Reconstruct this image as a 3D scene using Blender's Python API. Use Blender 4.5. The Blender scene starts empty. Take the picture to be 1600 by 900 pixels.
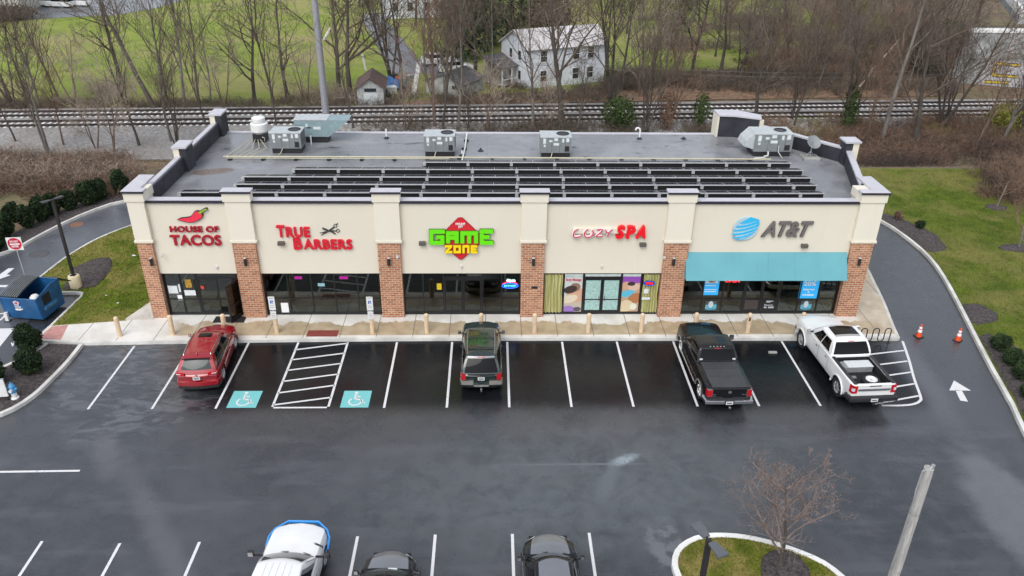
import bpy, bmesh, math, random
import numpy as np
from mathutils import Vector, Matrix

# ------------------------------------------------------------------ camera
S = bpy.context.scene
C = S.collection
FPX, PITCH, YAW, ROLL, CAMH = 1247.97, 0.4897, 0.0279, 0.0121, 21.145
_fw = Vector((math.sin(YAW)*math.cos(PITCH), math.cos(YAW)*math.cos(PITCH), -math.sin(PITCH)))
_r0 = Vector((math.cos(YAW), -math.sin(YAW), 0)); _u0 = _r0.cross(_fw)
_r = _r0*math.cos(ROLL)+_u0*math.sin(ROLL); _u = _u0*math.cos(ROLL)-_r0*math.sin(ROLL)
cam = bpy.data.objects.new('camera', bpy.data.cameras.new('camera')); C.objects.link(cam)
cam.matrix_world = Matrix(((_r.x, _u.x, -_fw.x, 0), (_r.y, _u.y, -_fw.y, 0), (_r.z, _u.z, -_fw.z, CAMH), (0, 0, 0, 1)))
cam.data.sensor_width = 36; cam.data.lens = FPX/1600*36
cam.data.clip_end = 3000; cam.data.clip_start = .1
S.camera = cam

# ------------------------------------------------------------------ sky, sun, exposure
SUN_EL, SUN_AZ = math.radians(52), math.radians(205)     # azimuth clockwise from +Y: behind the camera, a little to the left
W = bpy.data.worlds.new('World'); S.world = W; W.use_nodes = True
wn = W.node_tree.nodes; wl = W.node_tree.links
bgd = wn['Background']
sky = wn.new('ShaderNodeTexSky'); sky.sky_type = 'NISHITA'; sky.sun_disc = False
sky.sun_elevation = SUN_EL; sky.sun_rotation = SUN_AZ
sky.air_density = 1.0; sky.dust_density = 1.5; sky.ozone_density = 1.0
hsv = wn.new('ShaderNodeHueSaturation'); hsv.inputs['Saturation'].default_value = .34   # the overcast takes the blue out
wl.new(sky.outputs[0], hsv.inputs['Color']); wl.new(hsv.outputs[0], bgd.inputs['Color'])
bgd.inputs['Strength'].default_value = .15
sl = bpy.data.lights.new('sun', 'SUN'); sl.energy = .75; sl.angle = math.radians(35); sl.color = (1, .97, .93)
so = bpy.data.objects.new('sun', sl); C.objects.link(so)
sd = Vector((math.sin(SUN_AZ)*math.cos(SUN_EL), math.cos(SUN_AZ)*math.cos(SUN_EL), math.sin(SUN_EL)))
so.rotation_euler = sd.to_track_quat('Z', 'Y').to_euler(); so.location = (0, 0, 60)
S.view_settings.view_transform = 'Standard'; S.view_settings.look = 'None'
S.view_settings.exposure = .82; S.view_settings.gamma = 1
S.cycles.max_bounces = 6; S.cycles.transparent_max_bounces = 12; S.cycles.caustics_reflective = False; S.cycles.caustics_refractive = False

# ------------------------------------------------------------------ measuring helpers
def ray(px, py): return _fw + _r*((px-800)/FPX) - _u*((py-450)/FPX)
def at(px, py, z=0.0):
    d = ray(px, py); t = (z-CAMH)/d.z
    return Vector((d.x*t, d.y*t, z))
def aty(px, py, Y):
    d = ray(px, py); t = Y/d.y
    return Vector((d.x*t, Y, CAMH+d.z*t))

FAR = -3.0
def sstep(a, b, x):
    t = min(1, max(0, (x-a)/(b-a))); return t*t*(3-2*t)
def terr(x, y):
    """ground height beyond the store lot: the railway runs in a shallow cutting"""
    return FAR*sstep(56, 69, y) if x < 20 else FAR*sstep(58, 71, y)
def far(px, py):
    """a ground point beyond the lot"""
    p = at(px, py, FAR)
    for _ in range(12): p = at(px, py, terr(p.x, p.y))
    return p

# ------------------------------------------------------------------ mesh helpers
class MB:
    def __init__(s): s.v = []; s.f = []
    def add(s, vs, fs):
        n = len(s.v); s.v += [tuple(v) for v in vs]; s.f += [tuple(i+n for i in f) for f in fs]; return s
    def box(s, x0, x1, y0, y1, z0, z1, rz=0, c=None):
        vs = [(x, y, z) for z in (z0, z1) for y in (y0, y1) for x in (x0, x1)]
        if rz:
            cx, cy = c if c else ((x0+x1)/2, (y0+y1)/2); a, b = math.cos(rz), math.sin(rz)
            vs = [(cx+(x-cx)*a-(y-cy)*b, cy+(x-cx)*b+(y-cy)*a, z) for x, y, z in vs]
        return s.add(vs, [(0, 2, 3, 1), (4, 5, 7, 6), (0, 1, 5, 4), (2, 6, 7, 3), (0, 4, 6, 2), (1, 3, 7, 5)])
    def hexa(s, vs):   # eight corners, bottom ring then top ring
        return s.add(vs, [(3, 2, 1, 0), (4, 5, 6, 7), (0, 1, 5, 4), (1, 2, 6, 5), (2, 3, 7, 6), (3, 0, 4, 7)])
    def prism(s, poly, z0, z1):
        n = len(poly); a = sum(poly[i][0]*poly[(i+1) % n][1]-poly[(i+1) % n][0]*poly[i][1] for i in range(n))
        if a < 0: poly = poly[::-1]
        vs = [(p[0], p[1], z0) for p in poly]+[(p[0], p[1], z1) for p in poly]
        return s.add(vs, [tuple(range(n))[::-1], tuple(range(n, 2*n))]+[(i, (i+1) % n, (i+1) % n+n, i+n) for i in range(n)])
    def tube(s, pts, rad, n=8, cap=True):
        if not hasattr(rad, '__len__'): rad = [rad]*len(pts)
        pts = [Vector(p) for p in pts]; vs = []; fs = []; base = len(s.v)
        prev = None
        for i, p in enumerate(pts):
            t = (pts[min(i+1, len(pts)-1)]-pts[max(i-1, 0)]).normalized()
            if prev is None: a = t.cross(Vector((0, 0, 1)) if abs(t.z) < .9 else Vector((1, 0, 0))).normalized()
            else: a = (prev-t*prev.dot(t)).normalized()
            prev = a; b = t.cross(a)
            for k in range(n):
                w = 2*math.pi*k/n; vs.append(p+(a*math.cos(w)+b*math.sin(w))*rad[i])
        for i in range(len(pts)-1):
            for k in range(n): fs.append((i*n+k, i*n+(k+1) % n, (i+1)*n+(k+1) % n, (i+1)*n+k))
        if cap: fs.append(tuple(range(n))[::-1]); fs.append(tuple(range((len(pts)-1)*n, len(pts)*n)))
        return s.add(vs, fs)
    def cyl(s, x, y, z0, z1, r, r2=None, n=20): return s.tube([(x, y, z0), (x, y, z1)], [r, r if r2 is None else r2], n)
    def lathe(s, prof, n=24, c=(0, 0, 0), axis='z'):
        vs = []; m = len(prof)
        for k in range(n):
            w = 2*math.pi*k/n
            for r, h in prof:
                a, b = r*math.cos(w), r*math.sin(w)
                v = (a, b, h) if axis == 'z' else ((h, a, b) if axis == 'x' else (a, h, b))
                vs.append((v[0]+c[0], v[1]+c[1], v[2]+c[2]))
        fs = [(k*m+i, ((k+1) % n)*m+i, ((k+1) % n)*m+i+1, k*m+i+1) for k in range(n) for i in range(m-1)]
        return s.add(vs, fs)
    def grid(s, fn, nu, nv):
        vs = [fn(i/nu, j/nv) for j in range(nv+1) for i in range(nu+1)]
        return s.add(vs, [(j*(nu+1)+i, j*(nu+1)+i+1, (j+1)*(nu+1)+i+1, (j+1)*(nu+1)+i) for j in range(nv) for i in range(nu)])
    def build(s, name, m, parent=None, smooth=False, bevel=0, seg=2, fix=True, loc=None):
        me = bpy.data.meshes.new(name); me.from_pydata(s.v, [], s.f); me.validate()
        if fix:
            bm = bmesh.new(); bm.from_mesh(me); bmesh.ops.recalc_face_normals(bm, faces=bm.faces); bm.to_mesh(me); bm.free()
        me.materials.append(m)
        if smooth:
            me.shade_smooth()
            try: me.set_sharp_from_angle(angle=math.radians(smooth if smooth is not True else 40))
            except Exception: pass
        o = bpy.data.objects.new(name, me); C.objects.link(o)
        if parent is not None: o.parent = parent
        if loc is not None: o.location = loc
        if bevel:
            b = o.modifiers.new('bevel', 'BEVEL'); b.width = bevel; b.segments = seg; b.limit_method = 'ANGLE'; b.angle_limit = math.radians(35)
        return o

def tag(o, label=None, cat=None, group=None, kind=None):
    if label: o['label'] = label
    if cat: o['category'] = cat
    if group: o['group'] = group
    if kind: o['kind'] = kind
    return o
def thing(name, label, cat, loc=(0, 0, 0), rz=0, group=None):
    o = bpy.data.objects.new(name, None); C.objects.link(o); o.location = loc; o.rotation_euler = (0, 0, rz)
    o.empty_display_size = .3
    return tag(o, label, cat, group)
def struct(mb, name, m, **k): return tag(mb.build(name, m, **k), kind='structure')
def copy_tree(o, parent=None):
    c = o.copy(); C.objects.link(c)
    if parent is not None: c.parent = parent
    for ch in o.children: copy_tree(ch, c)
    return c
def dup(o, label, loc, rz=None, scale=None):
    c = copy_tree(o); c.location = loc; c['label'] = label
    if rz is not None: c.rotation_euler = (0, 0, rz)
    if scale is not None: c.scale = scale if hasattr(scale, '__len__') else (scale,)*3
    return c

def text(name, body, m, h, loc, parent=None, bold=0., depth=.04, shear=0., width=None, align='LEFT', space=1., rx=90, rz=0, heavy=0.):
    """lettering as a mesh, standing in the XZ plane and facing -Y; h = capital height"""
    cu = bpy.data.curves.new(name, 'FONT'); cu.body = body; cu.size = h/.69; cu.extrude = depth/2; cu.offset = bold*h
    cu.shear = shear; cu.align_x = align; cu.space_character = space; cu.resolution_u = 4
    t = bpy.data.objects.new(name, cu); C.objects.link(t)
    bpy.context.view_layer.update()
    dg = bpy.context.evaluated_depsgraph_get()
    me = bpy.data.meshes.new_from_object(t.evaluated_get(dg)); me.name = name
    C.objects.unlink(t); bpy.data.objects.remove(t)
    if heavy:      # thicken the strokes evenly: shifted copies fused into one mesh
        V = [v.co.copy() for v in me.vertices]; F = [tuple(p.vertices) for p in me.polygons]; e = heavy*h; vs, fs = [], []
        for k_, (dx, dy) in enumerate(((0, 0), (e, 0), (-e, 0), (0, e), (0, -e), (e*.7, e*.7), (-e*.7, e*.7), (e*.7, -e*.7), (-e*.7, -e*.7))):
            n_ = len(vs); vs += [(v.x+dx, v.y+dy, v.z-.0008*k_) for v in V]; fs += [tuple(i+n_ for i in f) for f in F]
        me = bpy.data.meshes.new(name); me.from_pydata(vs, [], fs)
    if width:
        xs = [v.co.x for v in me.vertices]; w = max(xs)-min(xs); k = width/w; x0 = min(xs)
        for v in me.vertices: v.co.x = (v.co.x-x0)*k if align == 'LEFT' else v.co.x*k
    me.materials.clear(); me.materials.append(m)
    o = bpy.data.objects.new(name, me); C.objects.link(o); o.rotation_euler = (math.radians(rx), 0, rz); o.location = loc
    if parent is not None: o.parent = parent
    return o

# ------------------------------------------------------------------ materials
def hexl(r, g, b):
    f = lambda c: (c/255/12.92) if c/255 <= .04045 else ((c/255+.055)/1.055)**2.4
    return (f(r), f(g), f(b))
class NT:
    """small node-graph writer"""
    def __init__(s, name):
        s.m = bpy.data.materials.new(name); s.m.use_nodes = True; s.t = s.m.node_tree; s.n = s.t.nodes; s.l = s.t.links
        s.p = s.n['Principled BSDF']; s._c = None
    def node(s, ty, **k):
        n = s.n.new(ty)
        for a, v in k.items(): setattr(n, a, v)
        return n
    def co(s):
        if not s._c: s._c = s.node('ShaderNodeTexCoord')
        return s._c.outputs['Object']
    def put(s, sock, v):
        if isinstance(v, (int, float)): sock.default_value = v
        elif isinstance(v, tuple): sock.default_value = v if len(v) == 4 or sock.type == 'VECTOR' else v+(1,)
        else: s.l.new(v, sock)
    def noise(s, sc, det=4, rough=.55, vec=None, dist=0):
        n = s.node('ShaderNodeTexNoise'); n.inputs['Scale'].default_value = sc; n.inputs['Detail'].default_value = det
        n.inputs['Roughness'].default_value = rough; n.inputs['Distortion'].default_value = dist
        s.l.new(vec if vec is not None else s.co(), n.inputs['Vector']); return n.outputs['Fac']
    def map(s, loc=(0, 0, 0), rot=(0, 0, 0), sc=(1, 1, 1), vec=None):
        n = s.node('ShaderNodeMapping'); n.inputs['Location'].default_value = loc; n.inputs['Rotation'].default_value = rot; n.inputs['Scale'].default_value = sc
        s.l.new(vec if vec is not None else s.co(), n.inputs['Vector']); return n.outputs[0]
    def math(s, op, a, b=0., c=None, clamp=False):
        n = s.node('ShaderNodeMath', operation=op, use_clamp=clamp); s.put(n.inputs[0], a); s.put(n.inputs[1], b)
        if c is not None: s.put(n.inputs[2], c)
        return n.outputs[0]
    def ramp(s, fac, a, b, lo=0., hi=1.):
        n = s.node('ShaderNodeMapRange', interpolation_type='SMOOTHSTEP'); s.put(n.inputs['Value'], fac)
        n.inputs['From Min'].default_value = a; n.inputs['From Max'].default_value = b; n.inputs['To Min'].default_value = lo; n.inputs['To Max'].default_value = hi
        return n.outputs[0]
    def mix(s, fac, a, b):
        n = s.node('ShaderNodeMix', data_type='RGBA'); s.put(n.inputs[0], fac); s.put(n.inputs[6], a); s.put(n.inputs[7], b); return n.outputs[2]
    def sep(s, vec=None):
        n = s.node('ShaderNodeSeparateXYZ'); s.l.new(vec if vec is not None else s.co(), n.inputs[0]); return n.outputs
    def bump(s, h, st=.3, d=.02):
        n = s.node('ShaderNodeBump'); n.inputs['Strength'].default_value = st; n.inputs['Distance'].default_value = d
        s.l.new(h, n.inputs['Height']); s.l.new(n.outputs[0], s.p.inputs['Normal'])
    def base(s, v): s.put(s.p.inputs['Base Color'], v)
    def rough(s, v): s.put(s.p.inputs['Roughness'], v)
    def ell(s, cx, cy, rx, ry, rot=0, soft=.5, wob=.5, nsc=1.5):
        """a soft irregular blot on the ground: 1 inside, 0 outside"""
        v = s.map(loc=(-cx, -cy, 0)); v = s.map(rot=(0, 0, -rot), vec=v); x, y, z = s.sep(v)
        a = s.math('POWER', s.math('DIVIDE', x, rx), 2); b = s.math('POWER', s.math('DIVIDE', y, ry), 2)
        d = s.math('SQRT', s.math('ADD', a, b)); w = s.math('MULTIPLY', s.math('SUBTRACT', s.noise(nsc, 5), .5), wob*2)
        return s.ramp(s.math('ADD', d, w), 1+soft, 1-soft)

def plain(name, col, rough=.6, metal=0., var=.12, sc=6., spec=.5, coat=0., bump=0.):
    t = NT(name)
    if var:
        f = t.noise(sc, 5); a = tuple(c*(1-var) for c in col); b = tuple(min(1, c*(1+var)) for c in col)
        t.base(t.mix(t.ramp(f, .3, .7), a, b))
        t.rough(t.ramp(t.noise(sc*2.3, 3), .3, .7, max(0, rough-.06), min(1, rough+.08)))
        if bump: t.bump(t.noise(sc*6, 4), bump, .01)
    else: t.base(col); t.rough(rough)
    t.p.inputs['Metallic'].default_value = metal
    t.p.inputs['Specular IOR Level'].default_value = spec
    if coat: t.p.inputs['Coat Weight'].default_value = coat; t.p.inputs['Coat Roughness'].default_value = .06
    return t.m
def glow(name, col, st):
    t = NT(name); t.base(col); t.put(t.p.inputs['Emission Color'], col); t.p.inputs['Emission Strength'].default_value = st; t.rough(.4)
    return t.m

M = {}
def stucco(name, a):
    t = NT(name); x, y, z = t.sep(); st = t.noise(2.2, 6, .7, vec=t.map(sc=(3, 3, .22))); b = t.noise(.5, 4)
    c = t.mix(t.ramp(b, .3, .7), tuple(q*.965 for q in a), a); c = t.mix(t.math('MULTIPLY', t.ramp(st, .55, .8), .16), c, (.42, .39, .33))
    t.base(c); t.rough(.85); t.p.inputs['Specular IOR Level'].default_value = .2; t.bump(t.noise(40, 3), .1, .01); return t.m
M['cream'] = stucco('stucco_cream', (.69, .64, .53))
M['cream_trim'] = stucco('stucco_trim', (.73, .68, .57))
M['coping'] = plain('coping_metal', (.48, .47, .50), .4, var=.06, sc=3)
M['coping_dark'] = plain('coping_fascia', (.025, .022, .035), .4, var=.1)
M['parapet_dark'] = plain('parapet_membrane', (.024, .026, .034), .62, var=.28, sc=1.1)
M['black_frame'] = plain('black_aluminium', (.012, .012, .014), .35, var=.1)
M['white_paint'] = plain('white_paint', (.72, .72, .70), .5, var=.06, sc=3)
M['galv'] = plain('galvanised', (.42, .43, .44), .42, metal=.5, var=.12, sc=5)
M['grey_metal'] = plain('unit_grey', (.20, .215, .22), .5, var=.1, sc=4)
M['unit_lid'] = plain('unit_lid', (.42, .45, .45), .5, var=.1, sc=4)
M['blue_grey'] = plain('unit_bluegrey', (.22, .30, .32), .5, var=.08, sc=4)
M['dark'] = plain('dark_void', (.008, .008, .009), .8, var=0)
M['black_plastic'] = plain('black_plastic', (.018, .018, .02), .5, var=.1)
M['tyre'] = plain('tyre_rubber', (.014, .014, .015), .75, var=.15, sc=12)
M['chrome'] = plain('chrome', (.62, .62, .64), .2, metal=1., var=.05)
M['rim'] = plain('alloy_rim', (.55, .56, .58), .3, metal=.7, var=.06)
M['bollard'] = plain('bollard_cream', (.66, .50, .33), .55, var=.08, sc=5)
M['red_letter'] = plain('red_letter', (.62, .012, .03), .35, var=.04)
M['dkred_letter'] = plain('dark_red_letter', (.36, .008, .022), .4, var=.04)
M['spa_red'] = plain('spa_red', (.78, .01, .02), .3, var=.03)
M['green_letter'] = plain('green_letter', (.14, .72, .006), .35, var=.04)
M['yellow_letter'] = plain('yellow_letter', (.88, .66, .008), .35, var=.04)
M['grey_letter'] = plain('grey_letter', (.14, .125, .12), .5, var=.05)
M['cyan_letter'] = plain('cyan_letter', (.03, .46, .78), .3, var=.04)
M['black_letter'] = plain('black_letter', (.012, .012, .012), .4, var=0)
M['white_letter'] = plain('white_letter', (.8, .8, .8), .4, var=0)
M['pipe_yellow'] = plain('gas_pipe_yellow', (.52, .48, .34), .5, var=.08)
M['pvc'] = plain('white_pvc', (.72, .72, .70), .4, var=.03)
M['rust'] = plain('manhole_rust', (.22, .11, .07), .75, var=.25, sc=8)
M['iron'] = plain('cast_iron', (.085, .085, .09), .6, var=.2, sc=8)
M['red_lens'] = plain('red_lens', (.45, .008, .014), .12, var=0)
M['white_lens'] = plain('clear_lens', (.6, .6, .62), .12, var=0)
M['plate'] = plain('number_plate', (.62, .64, .60), .4, var=.05)
M['cone_orange'] = plain('cone_orange', (.78, .085, .02), .45, var=.06)
M['steel_dark'] = plain('painted_dark_steel', (.022, .02, .022), .4, var=.1)
M['ada_blue'] = plain('sign_blue', (.02, .10, .42), .4, var=0)
M['tan_pad'] = plain('tactile_red', (.21, .045, .035), .7, var=.15, sc=6)
M['pink_pad'] = plain('tactile_faded', (.50, .25, .22), .75, var=.12, sc=5)

def brick_mat():
    t = NT('brick'); x, y, z = t.sep()
    cv = t.node('ShaderNodeCombineXYZ'); t.l.new(t.math('ADD', x, y), cv.inputs[0]); t.l.new(z, cv.inputs[1])
    b = t.node('ShaderNodeTexBrick'); t.l.new(cv.outputs[0], b.inputs['Vector'])
    b.inputs['Scale'].default_value = 1; b.inputs['Brick Width'].default_value = .30; b.inputs['Row Height'].default_value = .125
    b.inputs['Mortar Size'].default_value = .013; b.inputs['Mortar Smooth'].default_value = .2; b.inputs['Bias'].default_value = -.1
    b.inputs['Color1'].default_value = (.34, .125, .06, 1); b.inputs['Color2'].default_value = (.52, .24, .12, 1); b.inputs['Mortar'].default_value = (.58, .49, .38, 1)
    mx = t.node('ShaderNodeMix', data_type='RGBA', blend_type='MULTIPLY'); mx.inputs[0].default_value = .5
    t.l.new(b.outputs['Color'], mx.inputs[6]); t.l.new(t.mix(t.ramp(t.noise(2.5, 4), .3, .7), (.7, .7, .72), (1, 1, 1)), mx.inputs[7])
    t.base(mx.outputs[2]); t.rough(.85); t.bump(t.math('MULTIPLY', b.outputs['Fac'], -1), .5, .01); return t.m
M['brick'] = brick_mat()

def glass_mat():
    t = NT('shop_glass'); out = t.n['Material Output']
    tr = t.node('ShaderNodeBsdfTransparent'); tr.inputs[0].default_value = (.55, .58, .56, 1)
    gl = t.node('ShaderNodeBsdfGlossy'); gl.inputs['Roughness'].default_value = .03; gl.inputs['Color'].default_value = (.9, .95, .92, 1)
    fr = t.node('ShaderNodeFresnel'); fr.inputs['IOR'].default_value = 1.66
    mx = t.node('ShaderNodeMixShader'); t.l.new(fr.outputs[0], mx.inputs[0]); t.l.new(tr.outputs[0], mx.inputs[1]); t.l.new(gl.outputs[0], mx.inputs[2])
    t.l.new(mx.outputs[0], out.inputs['Surface']); return t.m
M['shop_glass'] = glass_mat()
def carglass(name, col=(.006, .007, .008)):
    t = NT(name); t.base(col); t.rough(.04); t.p.inputs['IOR'].default_value = 1.45; t.p.inputs['Specular IOR Level'].default_value = .45; return t.m
M['car_glass'] = carglass('car_glass', (.003, .0035, .004)); M['car_glass'].node_tree.nodes['Principled BSDF'].inputs['Specular IOR Level'].default_value = .22; M['car_glass_light'] = carglass('car_glass_light', (.035, .045, .045))

def concrete_mat(name, a, b, wet=None):
    t = NT(name); c = t.mix(t.ramp(t.noise(.7, 6), .35, .65), a, b)
    c = t.mix(t.math('MULTIPLY', t.ramp(t.noise(14, 4), .45, .7), .25), c, tuple(k*.72 for k in a))
    r = t.ramp(t.noise(3, 3), .3, .7, .7, .85); t.base(c); t.rough(r); t.bump(t.noise(60, 3), .15, .01); return t
M['kerb'] = concrete_mat('kerb_concrete', (.50, .49, .46), (.70, .69, .65)).m
M['white_kerb'] = concrete_mat('bright_kerb', (.62, .61, .58), (.78, .77, .74)).m
M['concrete'] = concrete_mat('plain_concrete', (.50, .47, .42), (.66, .63, .57)).m
M['old_concrete'] = concrete_mat('old_concrete', (.25, .25, .23), (.42, .42, .39)).m

def pavement_mat():
    t = concrete_mat('pavement_concrete', (.60, .57, .51), (.74, .72, .67)); x, y, z = t.sep()
    # damp tan staining along the kerb side of each slab, its upper edge wandering
    wob = t.noise(.8, 4, .6, vec=t.map(sc=(1, .4, 1))); wob2 = t.noise(3.5, 3)
    edge = t.math('ADD', t.math('MULTIPLY', t.math('SUBTRACT', wob, .5), 2.2), t.math('MULTIPLY', t.math('SUBTRACT', wob2, .5), .25))
    up = t.ramp(t.math('SUBTRACT', t.math('ADD', 35.62, edge), y), -.03, .05)
    lo = t.ramp(y, 34.34, 34.40); tan = t.math('MULTIPLY', up, lo)
    tan = t.math('MAXIMUM', tan, t.math('MULTIPLY', t.ramp(x, 18.9, 19.5), t.math('MULTIPLY', lo, t.ramp(t.noise(.9, 4), .25, .42, .35, .8))))
    tan = t.math('MULTIPLY', tan, t.ramp(x, -16.6, -15.4))
    tan = t.math('MULTIPLY', tan, t.ramp(t.noise(.45, 3, vec=t.map(loc=(7, 0, 0))), .22, .38, .25, 1))
    old = t.p.inputs['Base Color'].links[0].from_socket
    stain = t.mix(t.ramp(t.noise(1.6, 6), .3, .7), (.32, .235, .13), (.46, .36, .22))
    c = t.mix(t.math('MULTIPLY', tan, .88), old, stain)
    # slab joints
    j = t.math('PINGPONG', t.math('ADD', x, .35), .91); jm = t.math('LESS_THAN', j, .02)
    c = t.mix(t.math('MULTIPLY', jm, .75), c, (.10, .085, .07))
    t.base(c); t.rough(t.ramp(tan, 0, 1, .75, .42)); return t.m
M['pavement'] = pavement_mat()

def asphalt_mat():
    t = NT('asphalt'); x, y, z = t.sep()
    fine = t.noise(45, 3, .7); med = t.noise(1.3, 6, .62); big = t.noise(.16, 5, .6, dist=.6); streak = t.noise(.5, 5, .6, vec=t.map(sc=(.35, 1.6, 1), rot=(0, 0, .12)))
    c = t.mix(t.ramp(big, .3, .72), (.020, .022, .026), (.044, .047, .053))
    c = t.mix(t.math('MULTIPLY', t.ramp(med, .4, .75), .35), c, (.065, .068, .075))
    # black seal coat in the bays, with the store's dark reflection painted in
    bay = t.math('MULTIPLY', t.ramp(y, 27.6, 29.2), t.math('MULTIPLY', t.ramp(x, -14.5, -11.8), t.ramp(x, 20.5, 18.8)))
    bay = t.math('MULTIPLY', bay, t.ramp(t.math('ADD', med, t.math('MULTIPLY', streak, .4)), .25, .55, .8, 1))
    c = t.mix(t.math('MULTIPLY', bay, .92), c, (.004, .0045, .0065))
    # the pale, dried wandering film marks in the two left bays and on the aisle
    def film(m, k, col=(.16, .165, .18)):
        nonlocal c
        c = t.mix(t.math('MULTIPLY', m, k), c, col)
    tex = t.ramp(t.noise(1.1, 7, .68, vec=t.map(sc=(.7, 1.7, 1)), dist=1.4), .46, .60)
    for cx, cy, rx, ry, ro, k in ((-17.3, 31.0, 3.2, 3.6, .5, .5), (-14.9, 27.8, 3.0, 1.1, .5, .45), (-17.2, 33.0, 1.8, .5, .1, .5)):
        film(t.math('MULTIPLY', t.ell(cx, cy, rx, ry, ro, .35, .3), tex), k, (.13, .135, .145))
    film(t.math('MULTIPLY', t.ell(5.3, 24.98, .55, .22, .5, .6, .5, 3.5), t.ramp(t.noise(5, 5), .2, .5)), .95, (.42, .50, .55))
    film(t.ell(4.55, 23.9, .28, 1.3, -.4, .7, .4), .5, (.17, .20, .22))
    film(t.math('MULTIPLY', t.ell(3.4, 24.72, 2.6, .05, .0, .6, .25), 1.), .6, (.22, .24, .26))
    film(t.ell(-11.7, 21.0, .4, 5.2, .62, .7, .35), .28, (.15, .15, .16))
    film(t.ell(-15.6, 25.6, .45, 1.6, .5, .7, .35), .30, (.16, .16, .17))
    film(t.math('MULTIPLY', t.ell(6.2, 20.4, .7, 1.3, .3, .3, .5), t.ramp(t.noise(2, 5), .42, .55)), .55, (.20, .21, .23))
    film(t.math('MULTIPLY', t.ell(19.4, 22.2, 1.3, 3.2, -.1, .35, .5, .9), 1.), .5, (.17, .175, .19))
    film(t.ell(20.2, 30.8, .6, 4.2, -.12, .7, .4), .35, (.13, .135, .15))
    film(t.math('MULTIPLY', t.ell(3.5, 23.6, 7.5, 3.6, .1, .6, .45), t.ramp(t.noise(.9, 7, .65, vec=t.map(loc=(3, 2, 0)), dist=.8), .3, .62, .25, 1)), .75, (.088, .10, .106))
    film(t.math('MULTIPLY', t.ramp(streak, .5, .68), t.ramp(y, 28.4, 26.5)), .3, (.10, .105, .115))
    c = t.mix(t.math('MULTIPLY', t.ramp(fine, .5, .75), .22), c, (.10, .10, .105))
    # a few oil drops and litter specks
    vo = t.node('ShaderNodeTexVoronoi'); vo.inputs['Scale'].default_value = .9; t.l.new(t.co(), vo.inputs['Vector'])
    c = t.mix(t.math('MULTIPLY', t.ramp(t.math('ADD', vo.outputs['Distance'], t.math('MULTIPLY', fine, .05)), .075, .05), .3), c, (.014, .013, .014))
    t.base(c)
    r = t.ramp(t.math('ADD', med, t.math('MULTIPLY', big, .6)), .5, 1.05, .17, .40); r = t.math('SUBTRACT', r, t.math('MULTIPLY', bay, .08))
    t.rough(r); t.l.new(t.ramp(bay, 0, 1, 1., .24), t.p.inputs['Specular IOR Level']); t.bump(t.math('ADD', fine, t.math('MULTIPLY', med, .5)), .12, .01); return t.m
M['asphalt'] = asphalt_mat()
def drive_mat():
    t = NT('drive_asphalt'); big = t.noise(.2, 5); med = t.noise(1.3, 6)
    c = t.mix(t.ramp(big, .3, .7), (.055, .058, .068), (.10, .105, .12)); c = t.mix(t.math('MULTIPLY', t.ramp(med, .45, .75), .3), c, (.13, .135, .15)); t.base(c); t.p.inputs['Specular IOR Level'].default_value = 1.
    t.rough(t.ramp(med, .3, .7, .26, .42)); t.bump(t.noise(45, 3), .12, .01); return t.m
M['drive'] = drive_mat()
def paint_mat():
    t = NT('road_paint'); n = t.ramp(t.noise(9, 5, .7), .30, .42); t.base(t.mix(n, (.28, .28, .28), (.66, .66, .66))); t.rough(.55); return t.m
M['paint'] = paint_mat()
def teal_mat():
    t = NT('teal_paint'); n = t.ramp(t.noise(7, 5, .7), .28, .42); t.base(t.mix(n, (.10, .24, .25), (.17, .50, .50))); t.rough(.55); return t.m
M['teal'] = teal_mat()

def grass_mat(name, g1, g2, dead, k=.5, sc=.35, loc=(0, 0, 0)):
    t = NT(name); v = t.map(loc=loc)
    c = t.mix(t.ramp(t.noise(sc*4, 6, .65, vec=v), .32, .68), g1, g2)
    c = t.mix(t.math('MULTIPLY', t.ramp(t.noise(sc, 7, .68, vec=v, dist=.5), .42, .62), k), c, dead)
    c = t.mix(t.math('MULTIPLY', t.ramp(t.noise(22, 5, .75), .42, .66), .55), c, tuple(q*.45 for q in g1))
    c = t.mix(t.math('MULTIPLY', t.ramp(t.noise(9, 4, .7, vec=t.map(loc=(5, 3, 0))), .52, .7), .4), c, dead)
    t.base(c); t.rough(.95); t.p.inputs['Specular IOR Level'].default_value = .15; t.bump(t.noise(30, 5, .8), .8, .05); return t.m
M['lawn'] = grass_mat('lawn_grass', (.085, .13, .012), (.15, .21, .02), (.33, .27, .09), .7)
M['island_grass'] = grass_mat('island_grass', (.10, .13, .015), (.17, .20, .025), (.36, .28, .10), .85, .5, (4, 2, 0))
M['lawn_right'] = grass_mat('right_lawn_grass', (.07, .11, .012), (.13, .175, .02), (.27, .23, .08), .6, .22)
M['field'] = grass_mat('field_grass', (.17, .23, .04), (.26, .32, .055), (.34, .30, .13), .85, .07)
def mulch_mat():
    t = NT('mulch'); n = t.noise(7, 9, .88); t.base(t.mix(t.ramp(n, .38, .62), (.014, .011, .012), (.12, .098, .095))); t.rough(.95); t.bump(n, 1, .06); return t.m
M['mulch'] = mulch_mat()
def litter_mat():
    """last year's leaves, dead grass and bare earth"""
    t = NT('leaf_litter'); n = t.noise(1.1, 9, .85); m = t.noise(.18, 4)
    c = t.mix(t.ramp(n, .36, .64), (.045, .03, .018), (.24, .165, .10)); c = t.mix(t.math('MULTIPLY', t.ramp(m, .45, .65), .5), c, (.13, .14, .05))
    c = t.mix(t.ramp(t.noise(9, 5, .8), .5, .68), c, (.24, .18, .12)); t.base(c); t.rough(.95); t.bump(n, 1, .1); return t.m
M['litter'] = litter_mat()
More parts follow.
